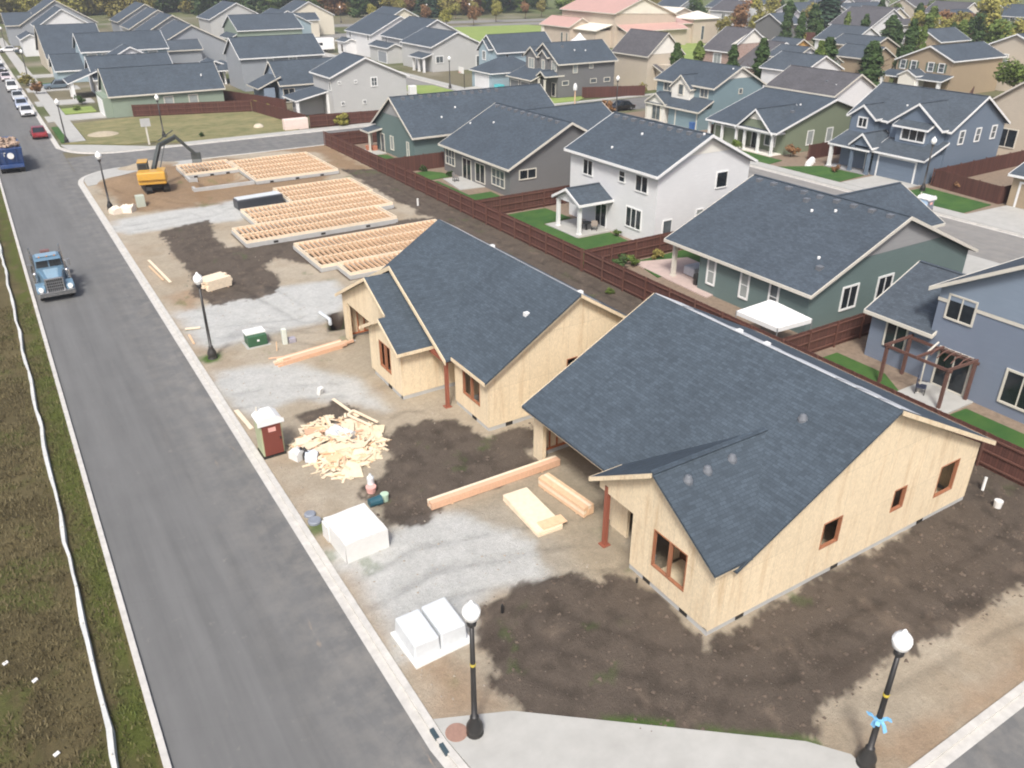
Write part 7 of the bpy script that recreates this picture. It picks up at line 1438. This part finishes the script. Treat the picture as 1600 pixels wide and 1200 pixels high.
SH = [(38.2, 133.5, 1.6, 'yellow', 'yellow shrub inside the fence corner behind the dry lawn'), (37.2, 137, 1.8, 'yellow', 'larger yellow shrub behind the dry lawn fence'), (43.8, 116, 2.4, 'yellow', 'young yellow green shrub at the fence before the light grey house'), (82.8, 104.6, 2.6, 'rust', 'rust coloured sapling beside the black car'), (80.4, 104.2, 2.3, 'yellow', 'yellow sapling left of the black car'), (82.6, 68.0, 2.2, 'rust', 'rust coloured shrub beside the moss green porch'), (79.4, 74.2, 1.9, 'green', 'upright shrub before the moss green porch'), (80.4, 59.6, 1.2, 'rust', 'small rust shrub on the blue grey house lawn'), (84.4, 47.4, 1.6, 'rust', 'orange shrub against the short fence by the blue grey house'),
      (39.6, 47.2, 1.6, 'dark', 'grey green shrub in the corner behind the long fence'), (41.0, 47.4, 1.3, 'green', 'small shrub second from the corner behind the long fence'), (43.6, 47.7, 1.2, 'olive', 'pale shrub by the fence of the green grey house'), (44.6, 54.2, 1.0, 'green', 'small plant beside the triple window of the white house'), (41.2, 84.9, 1.0, 'dark', 'low shrub beside the dark grey house patio'), (42.6, 81.2, .9, 'dark', 'round shrub at the dark grey house window'), (13.0, 150.5, 1.2, 'green', 'round shrub on the lawn of the white porch house'), (9.0, 186, 3, 'olive', 'street tree beside the parked cars'), (9.2, 173, 3, 'rust', 'rust coloured street tree beside the parked cars'), (14.5, 157, 2.0, 'dark', 'dark shrub at the white porch corner'), (34.9, 30.2, .8, 'green', 'green weeds at the foot of the long fence'), (35.7, 43.6, .7, 'green', 'patch of weeds by the fence between the two houses'), (24.6, 118.8, .9, 'dark', 'dark weed clump on the dry lawn'), (100, 116.8, 2.5, 'olive', 'olive shrub at the end of the dark grey house fence'), (141, 104, 3.5, 'olive', 'round olive shrub among the columnar trees'), (132.4, 106.4, 3.4, 'yellow', 'yellow shrub before the small white gabled house'), (96, 118.5, 1.5, 'rust', 'rust shrub before the dark grey house fence'), (17.2, 154.5, 1.4, 'rust', 'rust brown shrub beside the sage green drive')]
for x, y, h, tn, l in SH: tree('shrub', tn, x, y, h, l, 'shrub', None, 1.2)
for x, y, l in ((143.5, 94, 'dark'),): pass
for x, y, l in ((197, 323, 'left tall pole at the park road'), (176.4, 312.4, 'right tall pole before the wood'), (262, 250, 'pale tall pole above the brick house')):
    simple('utility_pole', l, 'pole', lambda q: (q.lathe((x, y, 0), [(.28, 0), (.16, 13)], 8), q.box(x - 1, x + 1, y - .08, y + .08, 11.6, 11.8)), M['offwhite'], None, 0)

# loose clods and stones on the site
def lumps(name, label, cat, n, size, x0, x1, y0, y1, ok, m, seed):
    r = np.random.default_rng(seed); X = r.uniform(x0, x1, n); Y = y0 + (y1 - y0) * r.random(n) ** 1.4; k = ok(X, Y); X, Y = X[k], Y[k]; n = len(X); Z = site_z(X, Y)
    base = np.array([(1, 0, 0), (-1, 0, 0), (0, 1, 0), (0, -1, 0), (0, 0, .7), (0, 0, -.5)]); f0 = np.array([(0, 2, 4), (2, 1, 4), (1, 3, 4), (3, 0, 4), (2, 0, 5), (1, 2, 5), (3, 1, 5), (0, 3, 5)])
    s_ = size * (.35 + 1.1 * r.random(n) ** 3); V = base[None] * (s_[:, None, None] * r.uniform(.6, 1.4, (n, 6, 3))); a = r.uniform(0, 6.28, n); c_, d_ = np.cos(a)[:, None], np.sin(a)[:, None]
    vx = V[..., 0] * c_ - V[..., 1] * d_ + X[:, None]; vy = V[..., 0] * d_ + V[..., 1] * c_ + Y[:, None]; vz = V[..., 2] + Z[:, None] + .01
    F = (f0[None] + 6 * np.arange(n)[:, None, None]).reshape(-1, 3)
    me = bpy.data.meshes.new(name); me.from_pydata(np.stack([vx, vy, vz], -1).reshape(-1, 3).tolist(), [], F.tolist()); me.materials.append(m); me.update()
    o = bpy.data.objects.new(name, me); col.objects.link(o); return tag(o, label, cat, kind='stuff')
def in_soil(x, y):
    d = np.full(len(x), -9.)
    for P in soil_polys: d = np.maximum(d, sdist(x, y, P))
    return (d > -.2) & ~((x > 17.5) & (x < 33.6) & (y > 14.8) & (y < 28.5)) & ~((x > 16) & (x < 30) & (y > 31.4) & (y < 47)) & ~((x > 16) & (x < 33) & (y > 55.5) & (y < 102))
lumps('soil_clods', 'clods of dark soil scattered over the dug ground', 'soil', 9000, .075, 7.8, 36.6, 8.5, 75, in_soil, plain('clod', srgb(92, 80, 70), .95, .3, 2), 3)
lumps('loose_stones', 'small pale stones scattered over the sandy ground', 'stones', 6000, .05, 7.8, 36.6, 8.2, 75, lambda x, y: ~in_soil(x, y) & ~((x > 17) & (x < 36)) & ~((y < 16.9) & (x < 18)), plain('pebble', srgb(158, 148, 134), .9, .3, 2), 4)
# grass blades on the near verge
rr = np.random.default_rng(5); n = 50000
gx_ = rr.uniform(-9.5, -.25, n); gy_ = rr.uniform(14, 64, n); dens = fbm(gx_, gy_, 1.3, 33); k = (dens > .35) & (np.abs(gx_ + 1.42) > .2); gx_, gy_ = gx_[k], gy_[k]; n = len(gx_)
hh = rr.uniform(.07, .24, n); an = rr.uniform(0, 6.28, n); wv = rr.uniform(.016, .045, n); lx, ly = rr.normal(0, .05, n), rr.normal(0, .05, n); z0 = np.full(n, .05)
V = np.empty((n, 3, 3)); V[:, 0] = np.stack([gx_ - np.cos(an) * wv, gy_ - np.sin(an) * wv, z0], 1); V[:, 1] = np.stack([gx_ + np.cos(an) * wv, gy_ + np.sin(an) * wv, z0], 1); V[:, 2] = np.stack([gx_ + lx, gy_ + ly, z0 + hh], 1)
me = bpy.data.meshes.new('verge_grass'); me.from_pydata(V.reshape(-1, 3).tolist(), [], np.arange(3 * n).reshape(-1, 3).tolist()); me.update()
def blade_mat():
    m, nt, b = new_mat('grass_blade'); p = pos(nt); f = rng(nt, noise_out(nt, p, .7, 4, .7), .35, .65); g = rng(nt, noise_out(nt, p, 3, 3), .3, .7)
    sx = nt.nodes.new('ShaderNodeSeparateXYZ'); nt.links.new(p, sx.inputs[0]); s = rng(nt, sx.outputs[0], -2.2, -.8)
    dry = mix(nt, g, srgb(88, 80, 55), srgb(114, 104, 74)); gr = mix(nt, g, srgb(72, 88, 38), srgb(104, 110, 54)); m1 = nt.nodes.new('ShaderNodeMath'); m1.operation = 'MULTIPLY'; nt.links.new(f, m1.inputs[0]); nt.links.new(s, m1.inputs[1])
    nt.links.new(mix(nt, m1.outputs[0], dry, gr), b.inputs['Base Color']); b.inputs['Roughness'].default_value = .8; return m
me.materials.append(blade_mat()); o = bpy.data.objects.new('verge_grass', me); col.objects.link(o); tag(o, 'short grass blades of the verge left of the road', 'grass', kind='stuff')

# ------------------------------------------------------------------ air: far things fade a little
mb = MB(); mb.box(-310, 910, -310, 910, -1.7, 27); hz = mb.build('haze', []); hz.data.materials.clear(); tag(hz, kind='stuff')
m = bpy.data.materials.new('haze'); m.use_nodes = True; nt = m.node_tree; nt.nodes.remove(nt.nodes['Principled BSDF'])
pv = nt.nodes.new('ShaderNodeVolumePrincipled'); pv.inputs['Color'].default_value = (.92, .94, .97, 1); pv.inputs['Density'].default_value = .0004; pv.inputs['Anisotropy'].default_value = .2
nt.links.new(pv.outputs[0], nt.nodes['Material Output'].inputs['Volume']); hz.data.materials.append(m)
